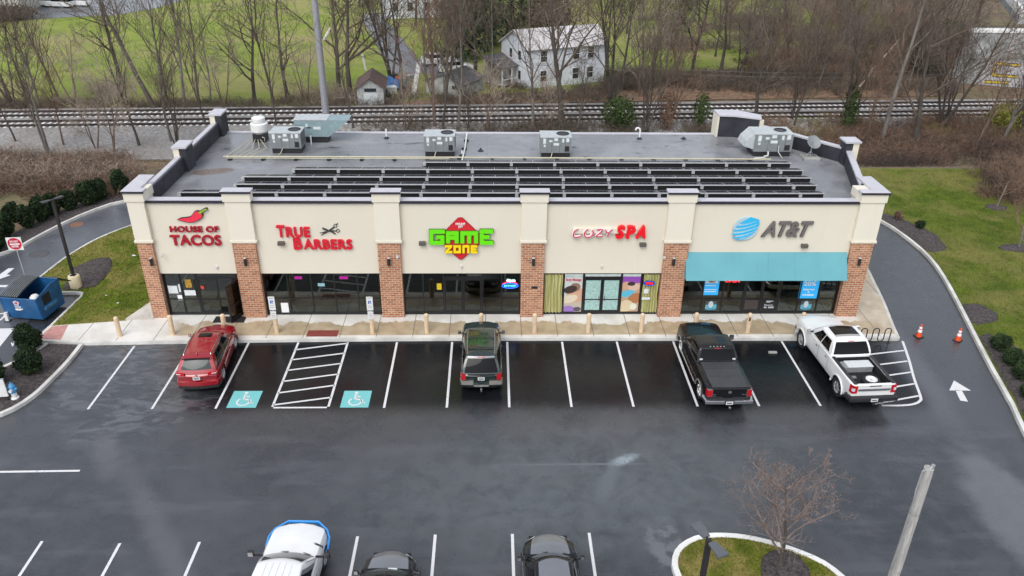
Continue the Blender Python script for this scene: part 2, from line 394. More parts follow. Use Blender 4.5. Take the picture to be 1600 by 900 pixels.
def orange_litter():
    t = NT('rusty_leaf_litter'); n = t.noise(2.2, 7, .8); c = t.mix(t.ramp(n, .36, .64), (.07, .04, .024), (.33, .185, .11)); c = t.mix(t.math('MULTIPLY', t.ramp(t.noise(.35, 5, .7), .42, .6), .6), c, (.17, .13, .08)); t.base(c); t.rough(.95); t.bump(n, 1, .1); return t.m
M['rusty'] = orange_litter()
def ballast_mat():
    t = NT('ballast'); n = t.noise(3.5, 9, .9); m = t.noise(.3, 4)
    c = t.mix(t.ramp(n, .35, .65), (.15, .145, .14), (.46, .44, .42)); c = t.mix(t.math('MULTIPLY', t.ramp(m, .4, .7), .35), c, (.17, .14, .11)); t.base(c); t.rough(.95); t.bump(n, 1, .1); return t.m
M['ballast'] = ballast_mat()
def roof_mat():
    t = NT('roof_membrane'); big = t.noise(.28, 5, .6, dist=.6); med = t.noise(1.6, 6, .65)
    c = t.mix(t.ramp(big, .35, .65), (.165, .168, .176), (.27, .275, .285))
    c = t.mix(t.math('MULTIPLY', t.ramp(med, .45, .7), .35), c, (.17, .175, .19))
    # blots of standing water and dirt below the plant
    blot = t.ramp(t.noise(1.0, 6, .7, vec=t.map(sc=(.5, 1.3, 1), loc=(3, 1, 0)), dist=.8), .60, .65)
    x, y, z = t.sep(); c = t.mix(t.math('MULTIPLY', t.math('MULTIPLY', blot, t.ramp(y, 43.5, 44.5)), .85), c, (.03, .03, .034))
    sm = t.math('LESS_THAN', t.math('PINGPONG', t.math('ADD', x, .3), 1.52), .012); c = t.mix(t.math('MULTIPLY', sm, .35), c, (.07, .07, .08))
    deb = t.ell(-15.6, 42.8, 1.15, .5, .25, .12, .35, 2.5); c = t.mix(deb, c, t.mix(t.ramp(t.noise(12, 5, .8), .35, .65), (.07, .045, .035), (.22, .17, .14)))
    t.base(c); t.rough(t.ramp(t.math('ADD', big, t.math('MULTIPLY', med, .3)), .45, .75, .24, .5)); t.bump(med, .15, .01); return t.m
M['roof'] = roof_mat()
def bark(name, a, b):
    t = NT(name); n = t.noise(3, 5, .7, vec=t.map(sc=(1, 1, .25))); t.base(t.mix(t.ramp(n, .3, .7), a, b)); t.rough(.9); return t.m
M['bark'] = bark('bark_brown', (.04, .032, .026), (.11, .092, .078))
M['bark_grey'] = bark('bark_grey', (.10, .09, .08), (.23, .21, .185))
M['bark_red'] = bark('bark_reddish', (.095, .06, .048), (.20, .14, .115))
M['twig'] = bark('twig_brown', (.065, .05, .036), (.16, .125, .095))
M['twig_red'] = bark('twig_reddish', (.10, .058, .038), (.25, .16, .11))
M['twig_pale'] = bark('twig_pale', (.21, .165, .125), (.38, .31, .245))
M['twig_violet'] = bark('twig_violet', (.085, .066, .055), (.20, .155, .13))
def leaf(name, a, b):
    t = NT(name); oi = t.node('ShaderNodeObjectInfo'); n = t.noise(1.4, 3); t.base(t.mix(t.ramp(n, .35, .65), a, b)); t.rough(.8); t.p.inputs['Specular IOR Level'].default_value = .25
    return t.m
M['yew'] = leaf('yew_leaf', (.012, .024, .010), (.030, .052, .018))
M['box'] = leaf('box_leaf', (.020, .036, .014), (.055, .085, .028))
M['ivy'] = leaf('ivy_leaf', (.03, .05, .018), (.08, .11, .035))
M['pine'] = leaf('pine_needles', (.018, .034, .018), (.05, .075, .035))
M['ygreen'] = leaf('yellow_green_leaf', (.16, .17, .03), (.30, .30, .06))
M['redleaf'] = leaf('dead_red_leaf', (.30, .09, .06), (.45, .20, .14))
# ------------------------------------------------------------------ ground
def resample(pts, step=1.0):
    """Catmull-Rom through the points"""
    out = []; P = [Vector(p[:2]) for p in pts]
    for i in range(len(P)-1):
        a, b, c, d = P[max(i-1, 0)], P[i], P[i+1], P[min(i+2, len(P)-1)]
        n = max(2, int((c-b).length/step))
        for k in range(n):
            t = k/n; out.append(.5*((2*b)+(c-a)*t+(2*a-5*b+4*c-d)*t*t+(3*b-a-3*c+d)*t**3))
    return out+[P[-1]]
def offs(pts, d):
    out = []
    for i, p in enumerate(pts):
        t = (pts[min(i+1, len(pts)-1)]-pts[max(i-1, 0)]).normalized(); out.append(p+Vector((-t.y, t.x))*d)
    return out
def kerb(name, pts, m, w=.17, z=.155, closed=False):
    """a kerb swept along the line, w wide to its left"""
    mb = MB(); a = pts; b = offs(pts, w); n = len(a); c = offs(pts, .02)
    for i in range(n): mb.v += [(a[i].x, a[i].y, -.1), (c[i].x, c[i].y, z), (b[i].x, b[i].y, z+.002), (b[i].x, b[i].y, -.1)]
    for i in range(n-1):
        for k in range(3): mb.f.append((i*4+k, i*4+k+1, (i+1)*4+k+1, (i+1)*4+k))
    mb.f += [(0, 1, 2, 3), tuple((n-1)*4+k for k in (3, 2, 1, 0))]
    return tag(mb.build(name, m), kind='structure')

# the ground: one sheet to the horizon, with the railway cutting in it
g = MB(); xs = [-900, -400, -200, -120]+list(range(-90, 121, 6))+[160, 260, 500, 900]; ys = [-200, -60, 0, 20, 40, 50]+[52+i*1.5 for i in range(16)]+[80, 90, 110, 140, 180, 260, 420, 700, 1200]
for y in ys:
    for x in xs: g.v.append((x, y, terr(x, y)-.03))
for j in range(len(ys)-1):
    for i in range(len(xs)-1): g.f.append((j*len(xs)+i, j*len(xs)+i+1, (j+1)*len(xs)+i+1, (j+1)*len(xs)+i))
struct(g, 'ground', M['litter'], smooth=True)

lot = MB().prism([(-60, -5), (60, -5), (60, 34.0), (28, 50), (22, 54), (-19, 54), (-38, 44), (-60, 30)], -.3, 0)
struct(lot, 'parking_lot', M['asphalt'])
# the lane that wraps behind the store: a paler, older asphalt
ln = MB().prism([(-17.6, 50.6), (-17.6, 53.9), (-24, 53.4), (-30, 50.5), (-36, 46), (-46, 38), (-60, 32), (-60, 26), (-30, 30), (-23.9, 36), (-24, 39)], -.2, .004)
struct(ln, 'rear_lane', M['drive'])
V2 = lambda *a: [Vector(p) for p in a]
# outer kerb on the left and the verge behind it
oL = resample(V2((-42, 34.0), (-36, 38.5), (-31.5, 41.6), (-29.1, 44.2), (-28.5, 46.0), (-27.8, 48.5), (-26.7, 50.9), (-25.2, 52.5), (-21, 54.2), (-10, 54.6), (14, 54.6), (21, 53.6), (24.6, 51.4), (26.1, 48.9), (26.6, 45.8), (26.6, 43.4), (26.2, 40.9), (25.25, 37.1), (24.35, 33.8), (23.65, 31.1), (23.0, 28.4), (22.4, 26.4), (21.4, 22), (20.8, 17), (20.6, 5)))
kerb('outer_kerb', oL, M['kerb'], .2, .16)
no = offs(oL, .18)
iL = next(i for i, p in enumerate(no) if p.x > -21.2); iR = next(i for i, p in enumerate(no) if p.x > 20.0)
va = MB().prism([tuple(p) for p in no[:iL+1]]+[(-21, 57), (-60, 57), (-60, 34)], -.1, .10)
struct(va, 'left_verge', M['litter'])
vb = MB().prism([tuple(p) for p in no[iL:iR+1]]+[(20, 58), (-21, 57)], -.1, .10)
struct(vb, 'rear_verge', M['litter'])
vc = MB().prism([tuple(p) for p in no[iR:]]+[(70, 5), (70, 59.5), (20, 59.5)], -.1, .11)
struct(vc, 'right_lawn', M['lawn_right'])
# mulch beds of the right lawn and the strip below the evergreens on the left
def blob(pts, z0, z1, step=.5):
    p = resample(list(pts)+[pts[0]], step)[:-1]; return MB().prism([tuple(q) for q in p], z0, z1)
def rough_bed(name, pts, z, m=None, hump=.09, wob=.26, seed=1):
    """a low heap of mulch with an uneven edge"""
    rnd = random.Random(seed); p = resample(list(pts)+[pts[0]], .35)[:-1]
    cx = sum(q.x for q in p)/len(p); cy = sum(q.y for q in p)/len(p); n = len(p); mb = MB()
    rings = (1.0, .93, .7, .4)
    for j, k in enumerate(rings):
        for q in p:
            w = 1+(rnd.uniform(-wob, wob)*.5 if j == 0 else rnd.uniform(-.04, .04))
            mb.v.append((cx+(q.x-cx)*k*w, cy+(q.y-cy)*k*w, z-.02+(0, .05, hump, hump*1.2)[j]+(rnd.uniform(0, .03) if j else 0)))
    mb.v.append((cx, cy, z+hump*1.2))
    for j in range(len(rings)-1):
        for i in range(n): mb.f.append((j*n+i, j*n+(i+1) % n, (j+1)*n+(i+1) % n, (j+1)*n+i))
    for i in range(n): mb.f.append(((len(rings)-1)*n+i, (len(rings)-1)*n+(i+1) % n, len(rings)*n))
    return tag(mb.build(name, m or M['mulch'], smooth=70), kind='structure')
rough_bed('mulch_bed', V2((26.5, 50.6), (27.5, 49.7), (28.4, 47.9), (28.8, 46.2), (28.2, 44.6), (27.0, 44.0), (26.83, 46), (26.4, 48.8)), .11, seed=2)
rough_bed('mulch_bed', V2((25.55, 37.4), (26.5, 37.6), (27.0, 36.4), (26.2, 35.5), (25.1, 35.5)), .11, seed=3)
rough_bed('mulch_bed', V2((24.75, 34.4), (25.5, 34.6), (26.0, 33.2), (25.6, 30.5), (24.7, 27), (23.0, 26.4), (23.45, 28.8), (24.15, 31.8)), .11, seed=4)
mb = offs(oL, .2); k0 = next(i for i, p in enumerate(mb) if p.x > -38); k1 = next(i for i, p in enumerate(mb) if p.x > -25.2)
strip = [tuple(p) for p in mb[k0:k1]]+[tuple(p) for p in offs(oL, 1.9)[k0:k1]][::-1]
struct(MB().prism(strip, 0, .125), 'mulch_strip', M['mulch'])

# left lawn between the lane and the store
lawn = [(-17.55, 50.4), (-19.5, 50.45), (-21.5, 49.7)]
iK = resample(V2((-17.55, 50.6), (-19.5, 50.6), (-21.6, 49.8), (-23.4, 48.2), (-24.7, 46.1), (-25.35, 43.9), (-25.6, 42.0), (-25.72, 40.0), (-25.68, 38.95), (-23.5, 38.9), (-22.45, 38.85), (-22.4, 37.9), (-22.45, 36.6), (-22.5, 35.35)), .4)
kerb('lawn_kerb', iK, M['kerb'], .15, .15)
ik2 = offs(iK, .14)
lw = MB().prism([tuple(p) for p in ik2]+[(-22.3, 35.35), (-18.8, 35.85), (-17.5, 35.9), (-17.5, 50.4)], -.1, .135)
struct(lw, 'left_lawn', M['lawn'])
rough_bed('mulch_bed', V2((-24.3, 41.9), (-23.6, 43.0), (-22.8, 43.3), (-22.3, 42.6), (-21.9, 41.0), (-22.0, 39.5), (-22.6, 39.2), (-23.6, 39.3), (-24.0, 40.6)), .135, seed=5)
# concrete pad beside the store's left wall
struct(MB().prism([(-18.9, 35.95), (-17.5, 35.95), (-17.5, 39.0), (-17.9, 39.0)], 0, .19), 'side_slab', M['concrete'])

# pavement along the shop fronts and round the right corner, with its kerb
pk = resample(V2((-22.6, 33.93), (-20.1, 33.72)), 1)+resample(V2((-19.9, 33.7), (-14, 33.86), (-8, 33.98), (0, 34.03), (10, 33.98), (18, 33.95), (20.45, 33.92)), 1)
pr = resample(V2((20.62, 34.0), (20.85, 35.1), (21.5, 37.8), (21.95, 40.1), (22.3, 41.9), (22.5, 44.5), (22.1, 47.2), (20.5, 49.5), (17.8, 50.6)), .6)
kerb('pavement_kerb', pk+pr, M['kerb'], .17, .155)
ky = offs(pk+pr, .15)
pv = MB().prism([tuple(p) for p in ky]+[(17.8, 50.4), (19.2, 45), (19.2, 36.5), (-18.8, 36.5), (-18.8, 35.86), (-22.5, 35.34)], -.1, .15)
struct(pv, 'pavement', M['pavement'])
struct(MB().prism([(-22.45, 34.02), (-22.3, 35.3), (-21.55, 35.42), (-21.25, 33.98)], 0, .156), 'tactile_pad', M['pink_pad'])
struct(MB().prism([(-9.3, 34.24), (-7.75, 34.24), (-7.75, 34.84), (-9.3, 34.84)], 0, .156), 'tactile_pad', M['tan_pad'])

# mulch island on the left with its kerb
mk = resample(V2((-20.0, 33.62), (-19.95, 32.2), (-20.05, 30.6), (-20.2, 29.4), (-20.6, 28.4), (-21.3, 27.75), (-22.4, 27.5), (-24.4, 27.6), (-25.0, 28.4), (-24.4, 29.9), (-23.1, 31.4), (-22.2, 32.8), (-21.9, 33.75)), .4)[::-1]
mk = mk[::-1]
kerb('island_kerb', [p for p in mk][::-1], M['kerb'], .2, .155)
struct(MB().prism([tuple(p) for p in offs(mk[::-1], .18)], -.1, .11), 'mulch_island', M['mulch'])

# grassed island bottom right, bright kerb
gi = resample(V2((12.6, 16.5), (12.3, 17.8), (11.85, 18.8), (11.4, 19.5), (10.7, 20.02), (9.73, 20.5), (8.67, 20.8), (7.55, 20.82), (6.8, 20.52), (6.3, 20.05), (6.08, 19.45), (6.1, 18.9), (6.3, 17.4), (6.6, 15), (9, 13.5), (11.8, 14.5), (12.6, 16.5)), .3)
kerb('grass_island_kerb', gi, M['white_kerb'], .22, .16)
struct(MB().prism([tuple(p) for p in offs(gi, .2)[:-1]], -.1, .13), 'grass_island', M['island_grass'])
rough_bed('mulch_ring', V2((9.0, 18.8), (9.3, 19.75), (10.0, 20.05), (10.6, 19.7), (10.7, 18.9), (10.2, 18.2), (9.4, 18.2)), .13, hump=.12, seed=6)

# ------------------------------------------------------------------ painted markings
pm = MB(); ZP = .009; FT = .3048
def stripe(a, b, w=.105, mbx=None):
    a, b = Vector(a[:2]), Vector(b[:2]); t = (b-a).normalized(); n = Vector((-t.y, t.x))*w/2
    (mbx or pm).add([(*(a+n), ZP), (*(b+n), ZP), (*(b-n), ZP), (*(a-n), ZP)], [(0, 3, 2, 1)])
x0, yk, yb = .74, 33.92, 28.5
for k in (-60, -51, -42, -34, -26, -18, -9, 0, 9, 18, 27, 36, 45): stripe((x0+k*FT+(.10 if k > 20 else 0), yk-(.3 if k < -45 else 0)), (x0+k*FT+(.10 if k > 20 else 0), yb))
hl, hr = x0-34*FT, x0-26*FT
stripe((hl-.05, yb+.05), (hr+.05, yb+.05))
for i in range(6): stripe((hl, 28.75+i*.9), (hr, 28.75+i*.9+.58 if i else 29.05+.25))
# rounded hatched corner by the bike rack
cr = resample(V2((20.72, 33.9), (20.25, 32.2), (19.75, 30.6), (19.38, 29.2), (19.2, 28.85), (18.8, 28.6), (18.2, 28.5), (17.3, 28.5)), .3)
cr1 = offs(cr, .06); cr2 = offs(cr, -.06)
for i in range(len(cr)-1): pm.add([(*cr1[i], ZP), (*cr1[i+1], ZP), (*cr2[i+1], ZP), (*cr2[i], ZP)], [(0, 1, 2, 3)])
for i, y in enumerate((33.0, 32.05, 31.1, 30.15, 29.2)):
    xe = 20.68-(33.9-y)*.285; stripe((16.9, y-.62), (xe-.03, y+.02))
# bottom row
xb = .705
for k, yy in ((-7, 20.75), (-6, 20.85), (-5, 20.72), (-4, 20.75), (-3, 20.9), (-2, 20.95), (-1, 21.0), (0, 21.0), (1, 21.02)): stripe((xb+k*9*FT, yy), (xb+k*9*FT, 15))
stripe((-26, 24.4), (-16.1, 24.52), .11)
# lane arrow, right
def poly(pts): pm.add([(p[0], p[1], ZP) for p in pts], [tuple(range(len(pts)))])
poly([(21.02, 28.85), (21.33, 28.75), (21.50, 29.62), (21.22, 29.66)])
poly([(20.92, 29.62), (21.92, 29.60), (21.55, 30.42)])
# markings of the entrance on the left
a = at(0, 441); poly([at(13, 419.5), at(22.6, 419), at(10.4, 429), at(17, 430), at(-14, 441), at(-16, 428), at(-2, 430)])
stripe(at(-60, 448), at(20, 447), .26)
for s0, s1, s2, s3 in (((-20, 514), (23, 513), (-8, 552), (-50, 552)),):
    poly([at(*s0), at(*s1), at(*s2), at(*s3)])
poly([at(17, 536), at(38, 524), at(30, 532), at(19, 542)])
stripe(at(-40, 494), at(5, 490), .12); stripe(at(0, 501), at(9, 492), .12)
struct(pm, 'road_markings', M['paint'], fix=False)

def ada(cx, y0, w, lean=0):
    tb = MB(); tb.add([(cx-w/2, y0, .004), (cx+w/2, y0, .004), (cx+w/2, y0+1.26, .004), (cx-w/2, y0+1.26, .004)], [(0, 1, 2, 3)])
    root = struct(tb, 'painted_access_symbol', M['teal'], fix=False)
    s = MB(); Z = .007
    def arc(c, r, a0, a1, w=.075, n=14, sx=1.):
        for i in range(n):
            p0, p1 = a0+(a1-a0)*i/n, a0+(a1-a0)*(i+1)/n
            s.add([(c[0]+sx*(r+q)*math.cos(p), c[1]+(r+q)*math.sin(p), Z) for p, q in ((p0, -w/2), (p1, -w/2), (p1, w/2), (p0, w/2))], [(3, 2, 1, 0)])
    def bar(a, b, w=.085):
        a, b = Vector(a), Vector(b); t = (b-a).normalized(); n = Vector((-t.y, t.x))*w/2
        s.add([(*(a+n), Z), (*(b+n), Z), (*(b-n), Z), (*(a-n), Z)], [(3, 2, 1, 0)])
    ox, oy = cx-.02, y0+.1
    s.add([(ox-.03+.085*math.cos(k*.6283), oy+1.0+.085*math.sin(k*.6283), Z) for k in range(10)], [tuple(range(10))])
    bar((ox-.04, oy+.88), (ox-.02, oy+.50), .10); bar((ox-.02, oy+.72), (ox+.20, oy+.72), .07)
    bar((ox-.03, oy+.50), (ox+.26, oy+.50), .09); bar((ox+.25, oy+.53), (ox+.36, oy+.2), .09); bar((ox+.34, oy+.2), (ox+.45, oy+.25), .07)
    arc((ox, oy+.34), .27, math.radians(130), math.radians(375))
    s.build('symbol', M['paint'], root, fix=False); return root
ada(-10.98, 28.56, 1.28); ada(-6.06, 28.54, 1.24)

# manhole covers
def manhole(p, r, m, label):
    t = tag(thing('manhole_cover', label, 'manhole', (p.x, p.y, .0)), group='covers in the lane')
    MB().lathe([(r+.07, .002), (r+.06, .018), (r, .020), (r, .012)], 32).build('frame', M['iron'], t, smooth=True)
    c = MB().lathe([(0, .016), (r-.01, .016), (r-.01, .006)], 32)
    for k in range(-3, 4): c.box(-r*.8*math.cos(k*.33), r*.8*math.cos(k*.33), k*r*.24-.012, k*r*.24+.012, .014, .021)
    c.build('lid', m, t)
manhole(at(120, 351), .42, M['rust'], 'rust-orange round cover farthest up the curving lane')
manhole(at(61, 397), .50, M['iron'], 'grey iron cover in the lane, middle of three, behind the do-not-enter sign')
manhole(at(35, 437), .42, M['rust'], 'brownish cover in the lane nearest the blue dumpster')

# ------------------------------------------------------------------ railway
rb = MB(); RA = math.radians(3.1)
def rail_pt(s, d, z=0.): # along, across
    return (s*math.cos(RA)-d*math.sin(RA), 80.3+s*math.sin(RA)+d*math.cos(RA), FAR+z)
prof = [(-8.5, .0), (-1.6, .12), (-.6, .35), (7.6, .35), (9.4, -.03)]
sx = [-140+i*4 for i in range(75)]
for x in sx:
    for d, z in prof: rb.v.append(rail_pt(x, d, z))
for i in range(len(sx)-1):
    for k in range(4): rb.f.append((i*5+k, i*5+k+1, (i+1)*5+k+1, (i+1)*5+k))
struct(rb, 'ballast', M['ballast'])
M['sleeper'] = plain('pale_sleeper', (.72, .71, .69), .8, var=.2, sc=1.)
M['rail_steel'] = plain('rail_steel', (.04, .028, .024), .5, var=.1)
for d0, lab in ((1.95, 'nearer railway track with pale sleepers, next to the wide ballast'), (5.55, 'farther railway track with pale sleepers, next to the wooded bank')):
    t = thing('railway_track', lab, 'railway track', rail_pt(0, d0, .35), RA, 'the two railway tracks')
    sl_ = MB(); n = 0; x = -80
    for i in range(270): sl_.box(x-.12, x+.12, -1.2, 1.2, -.1, .045); x += .62
    s_ = sl_.build('sleeper', M['sleeper'], t); s_['kind'] = 'stuff'
    for d in (-.75, .75):
        r = MB(); r.box(-82, 90, d-.07, d+.07, .045, .06); r.box(-82, 90, d-.04, d+.04, .06, .20); r.box(-82, 90, d-.06, d+.06, .20, .235); r.box(-82, 90, d-.16, d+.16, .046, .062)
        r.build('rail', M['rail_steel'], t)

# ------------------------------------------------------------------ far ground
def patch(name, pts, m, dz=0., z0=None):
    """a ground sheet draped on the far terrain"""
    p = [Vector((q[0], q[1], 0)) for q in pts]
    mb = MB(); mb.v = [(q.x, q.y, (terr(q.x, q.y) if z0 is None else z0)+dz) for q in p]; mb.f = [tuple(range(len(p)))]
    return tag(mb.build(name, m, fix=False), kind='structure')
f2 = lambda px, py: tuple(far(px, py)[:2])
patch('far_field', [(-150, 87.5), (-20, 88), f2(640, 162), f2(800, 150), f2(905, 148), f2(945, 131), f2(1010, 125), f2(1100, 111), f2(1240, 98), (60, 118), (60, 175), (-25, 190), (-60, 210), (-150, 190)], M['field'], .01)
patch('rusty_bank', [f2(0, 169), f2(560, 165), f2(640, 158), f2(800, 146), f2(950, 140), f2(1100, 122), f2(1180, 112), f2(1330, 96), f2(1440, 104), f2(1485, 128), f2(1490, 150), f2(1200, 155), f2(800, 162), f2(0, 172)], M['rusty'], .05)
patch('far_car_park', [f2(-120, 40), f2(0, 34), f2(110, 27), f2(180, 24), f2(240, 14), f2(330, -12), f2(330, -60), f2(-200, -60)], M['drive'], .05)
patch('driveway', [f2(562, 25), f2(590, 18), f2(628, 60), f2(650, 88), f2(668, 112), f2(640, 122), f2(612, 118), f2(597, 90), f2(580, 55)], M['drive'], .05)
patch('driveway_end', [f2(655, 92), f2(720, 92), f2(728, 116), f2(668, 118)], M['drive'], .06)
# ------------------------------------------------------------------ the store building
BF, WF, GF = 36.14, 36.34, 36.47      # fronts of brick piers, stucco wall, glazing
XL, XR, ZB, ZW, ZC, ZR = -17.5, 19.22, 4.42, 6.62, 7.16, 5.72
store = thing('commercial_building', 'long single storey cream stucco and brick row of shops with flat grey roof', 'building', (0, 0, 0))
piers = [(-17.52, -16.78), (-12.86, -11.72), (-5.72, -4.58), (1.46, 2.62), (8.66, 9.86), (18.12, 19.22)]
for i, (a, b) in enumerate(piers):
    p = MB().box(a, b, BF, 37.4 if 0 < i < 5 else 38.5, .12, ZB)
    if i == 5: p.box(18.0, b-.02, 38.4, 45, .12, ZB-.01)
    if i == 0: p.box(a+.01, b-.2, 38.4, 50.2, .12, ZB-.01)
    p.build('brick_pier', M['brick'], store)
    u = MB(); e = .07
    YB_ = 37.3 if i in (0, 5) else BF+.36
    u.box(a-e, b+e+.04, BF-.06, YB_, ZB+.001, ZB+.13)                     # base band
    u.box(a-.03, b+.06, BF-.02, YB_-.01, ZB+.13, 6.60)
    u.box(a-.09, b+.12, BF-.08, YB_+.02, 6.60, ZC-.10)                       # capital
    u.build('stucco_pier', M['cream_trim'], store, bevel=.012)
    c = MB()
    if i in (0, 5):   # the end caps are L-shaped, open towards the roof
        s = 1 if i == 0 else -1; xo = a-.14 if i == 0 else b+.17; xi = b+.16 if i == 0 else a-.14
        c.prism([(xo, BF-.14), (xi, BF-.14), (xi, BF+.36), (xo+s*.75, BF+.36), (xo+s*.75, BF+2.2), (xo, BF+2.2)], ZC-.10, ZC)
    else: c.box(a-.14, b+.17, BF-.14, BF+.42, ZC-.10, ZC)
    c.build('pier_cap', M['coping'], store)
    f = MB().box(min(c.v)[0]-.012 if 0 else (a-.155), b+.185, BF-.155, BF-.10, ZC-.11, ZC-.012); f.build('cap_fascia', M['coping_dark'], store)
# the raised corner boxes behind the end caps
for a, b in ((-17.55, -16.95), (18.6, 19.3)):
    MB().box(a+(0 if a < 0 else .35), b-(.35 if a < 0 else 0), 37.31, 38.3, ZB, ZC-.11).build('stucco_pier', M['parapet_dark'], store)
bays = [(-16.76, -12.86), (-11.72, -5.72), (-4.58, 1.46), (2.62, 8.66), (9.86, 18.12)]
for a, b in bays:
    MB().box(a-.1, b+.1, WF, 36.62, 2.62, ZW-.08).build('front_wall', M['cream'], store)
    MB().box(a-.02, b+.02, WF-.09, 36.70, ZW-.08, ZW).build('parapet_coping', M['coping'], store)
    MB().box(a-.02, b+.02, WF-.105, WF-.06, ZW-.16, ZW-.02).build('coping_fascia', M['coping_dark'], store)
    j = MB()
    j.build('control_joint', M['cream'], store) if 0 else None
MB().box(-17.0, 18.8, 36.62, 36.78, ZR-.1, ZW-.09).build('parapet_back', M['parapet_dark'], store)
# side and rear walls
MB().box(XL+.05, XL+.3, 37.3, 50.2, ZB, ZW-.1).build('side_wall', M['cream'], store)
MB().box(XL+.05, XL+.32, 38.3, 50.2, ZW-.1, ZW).build('parapet_coping', M['coping'], store)
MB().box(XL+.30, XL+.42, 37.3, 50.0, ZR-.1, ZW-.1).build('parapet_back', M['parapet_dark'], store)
MB().box(XL+.1, 14.6, 50.0, 50.2, 0, ZR-.02).build('rear_wall', M['cream'], store)
MB().box(XL+.3, 14.7, 49.95, 50.26, ZR-.02, ZR+.05).build('roof_edge', M['coping'], store)
for y0, y1 in ((42.75, 43.9), (49.2, 50.4)):
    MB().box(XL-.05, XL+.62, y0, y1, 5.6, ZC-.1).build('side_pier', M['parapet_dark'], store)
    MB().box(XL-.07, XL+.25, y0-.02, y0+.05, 5.6, ZC-.1).build('side_pier_face', M['cream'], store)
    MB().box(XL-.12, XL+.68, y0-.08, y1+.05, ZC-.1, ZC).build('pier_cap', M['coping'], store)
# right side: wall runs outwards, then a chamfered rear corner
RP = [(19.25, 38.3), (20.95, 44.6), (16.7, 49.75), (14.6, 50.0)]
def wallrun(a, b, z0, z1, w, name, m, side=1):
    a, b = Vector(a), Vector(b); t = (b-a).normalized(); n = Vector((-t.y, t.x))*w*side
    MB().prism([tuple(a), tuple(b), tuple(b+n), tuple(a+n)], z0, z1).build(name, m, store)
for a, b in ((RP[0], RP[1]), (RP[1], RP[2])):
    wallrun(a, b, 0, ZW-.1, .14, 'side_wall', M['cream']); A, B = Vector(a), Vector(b); t = (B-A).normalized(); n = Vector((-t.y, t.x))
    wallrun(A-n*.02, B-n*.02, ZW-.1, ZW, .33, 'parapet_coping', M['coping'])
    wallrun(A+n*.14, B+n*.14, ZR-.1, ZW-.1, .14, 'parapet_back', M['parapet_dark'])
MB().box(20.45, 20.85, 44.1, 44.95, 5.4, ZC-.1).build('side_pier', M['parapet_dark'], store); MB().box(20.85, 21.2, 44.1, 44.95, 5.4, ZC-.1).build('side_pier_face', M['cream'], store)
MB().box(20.36, 21.28, 44.02, 45.03, ZC-.1, ZC).build('pier_cap', M['coping'], store)
cb = [(14.45, 49.6), (15.5, 49.5), (16.75, 48.8), (16.95, 49.7), (15.6, 50.6), (14.45, 50.7)]
MB().prism(cb, ZR-.1, ZC-.1).build('corner_block', M['parapet_dark'], store)
MB().prism([(p[0]+(.12 if p[0] > 15.5 else -.1), p[1]+(-.09 if p[1] < 50 else .1)) for p in cb], ZC-.1, ZC).build('pier_cap', M['coping'], store)
MB().box(14.33, 14.45, 49.55, 50.7, 4.8, ZC-.12).build('side_pier_face', M['cream'], store)
MB().box(16.80, 17.05, 48.75, 48.9, 6.2, ZC-.12).build('side_pier_face', M['cream'], store)
rf = MB().prism([(-17.1, 36.7), (19.0, 36.7), (19.2, 38.3), (20.85, 44.5), (16.7, 49.6), (14.6, 50.0), (-17.1, 50.0)], ZR-.3, ZR)
rf.build('roof', M['roof'], store)

# interior of the shops: floor, back wall, partitions, ceiling
M['shop_floor'] = plain('shop_floor', (.16, .14, .11), .5, var=.2, sc=2); M['shop_wall'] = plain('shop_wall', (.06, .06, .065), .8, var=.2, sc=.6)
MB().box(-16.9, 18.3, GF+.03, 40.5, .14, .17).build('shop_floor', M['shop_floor'], store)
w = MB().box(-16.9, 18.3, 40.5, 40.6, .14, 3.2)
for x in (-12.3, -5.15, 2.05, 9.25): w.box(x-.1, x+.1, GF+.1, 40.5, .17, 3.1)
w.build('inner_wall', M['shop_wall'], store); MB().box(-16.9, 18.3, 36.63, 40.6, 3.0, 3.1).build('shop_ceiling', M['shop_wall'], store)

# glazing
def frame_bar(mb, x0, x1, z0, z1, d=.05): mb.box(x0, x1, GF-.05, GF+.05, z0, z1)
def storefront(x0, x1, mull, doors, low, lab=None):
    """frame with a sill, head, mullions and a low transom, a glass pane in every opening; doors (xa, xb, leaves)"""
    f = MB(); Z0, Z1 = .17, 2.615
    frame_bar(f, x0, x1, Z0, Z0+.11); frame_bar(f, x0, x1, Z1-.07, Z1)
    for x in [x0+.035, x1-.035]+mull: f.box(x-.035, x+.035, GF-.048, GF+.048, Z0+.11, Z1-.07)
    dr = [(a, b) for a, b, n in doors]
    edges = sorted([x0]+mull+[x1]); panes = []
    for a, b in zip(edges, edges[1:]):
        if any(a >= d0-.02 and b <= d1+.02 for d0, d1 in dr):
            panes.append((a, b, 2.36, Z1-.07)); f.box(a, b, GF-.045, GF+.045, 2.29, 2.36)
        elif low:
            f.box(a+.035, b-.035, GF-.045, GF+.045, low-.025, low+.025); panes += [(a, b, Z0+.11, low-.025), (a, b, low+.025, Z1-.07)]
        else: panes.append((a, b, Z0+.11, Z1-.07))
    w_ = f.build('window', M['black_frame'], store)
    for a, b, c, d in panes: MB().box(a+.03, b-.03, GF-.008, GF+.008, c-.01, d+.01).build('pane', M['shop_glass'], w_)
    for a, b, n in doors:
        wd = (b-a-.07)/n
        for k in range(n): door(a+.035+k*wd, wd, k == 0)
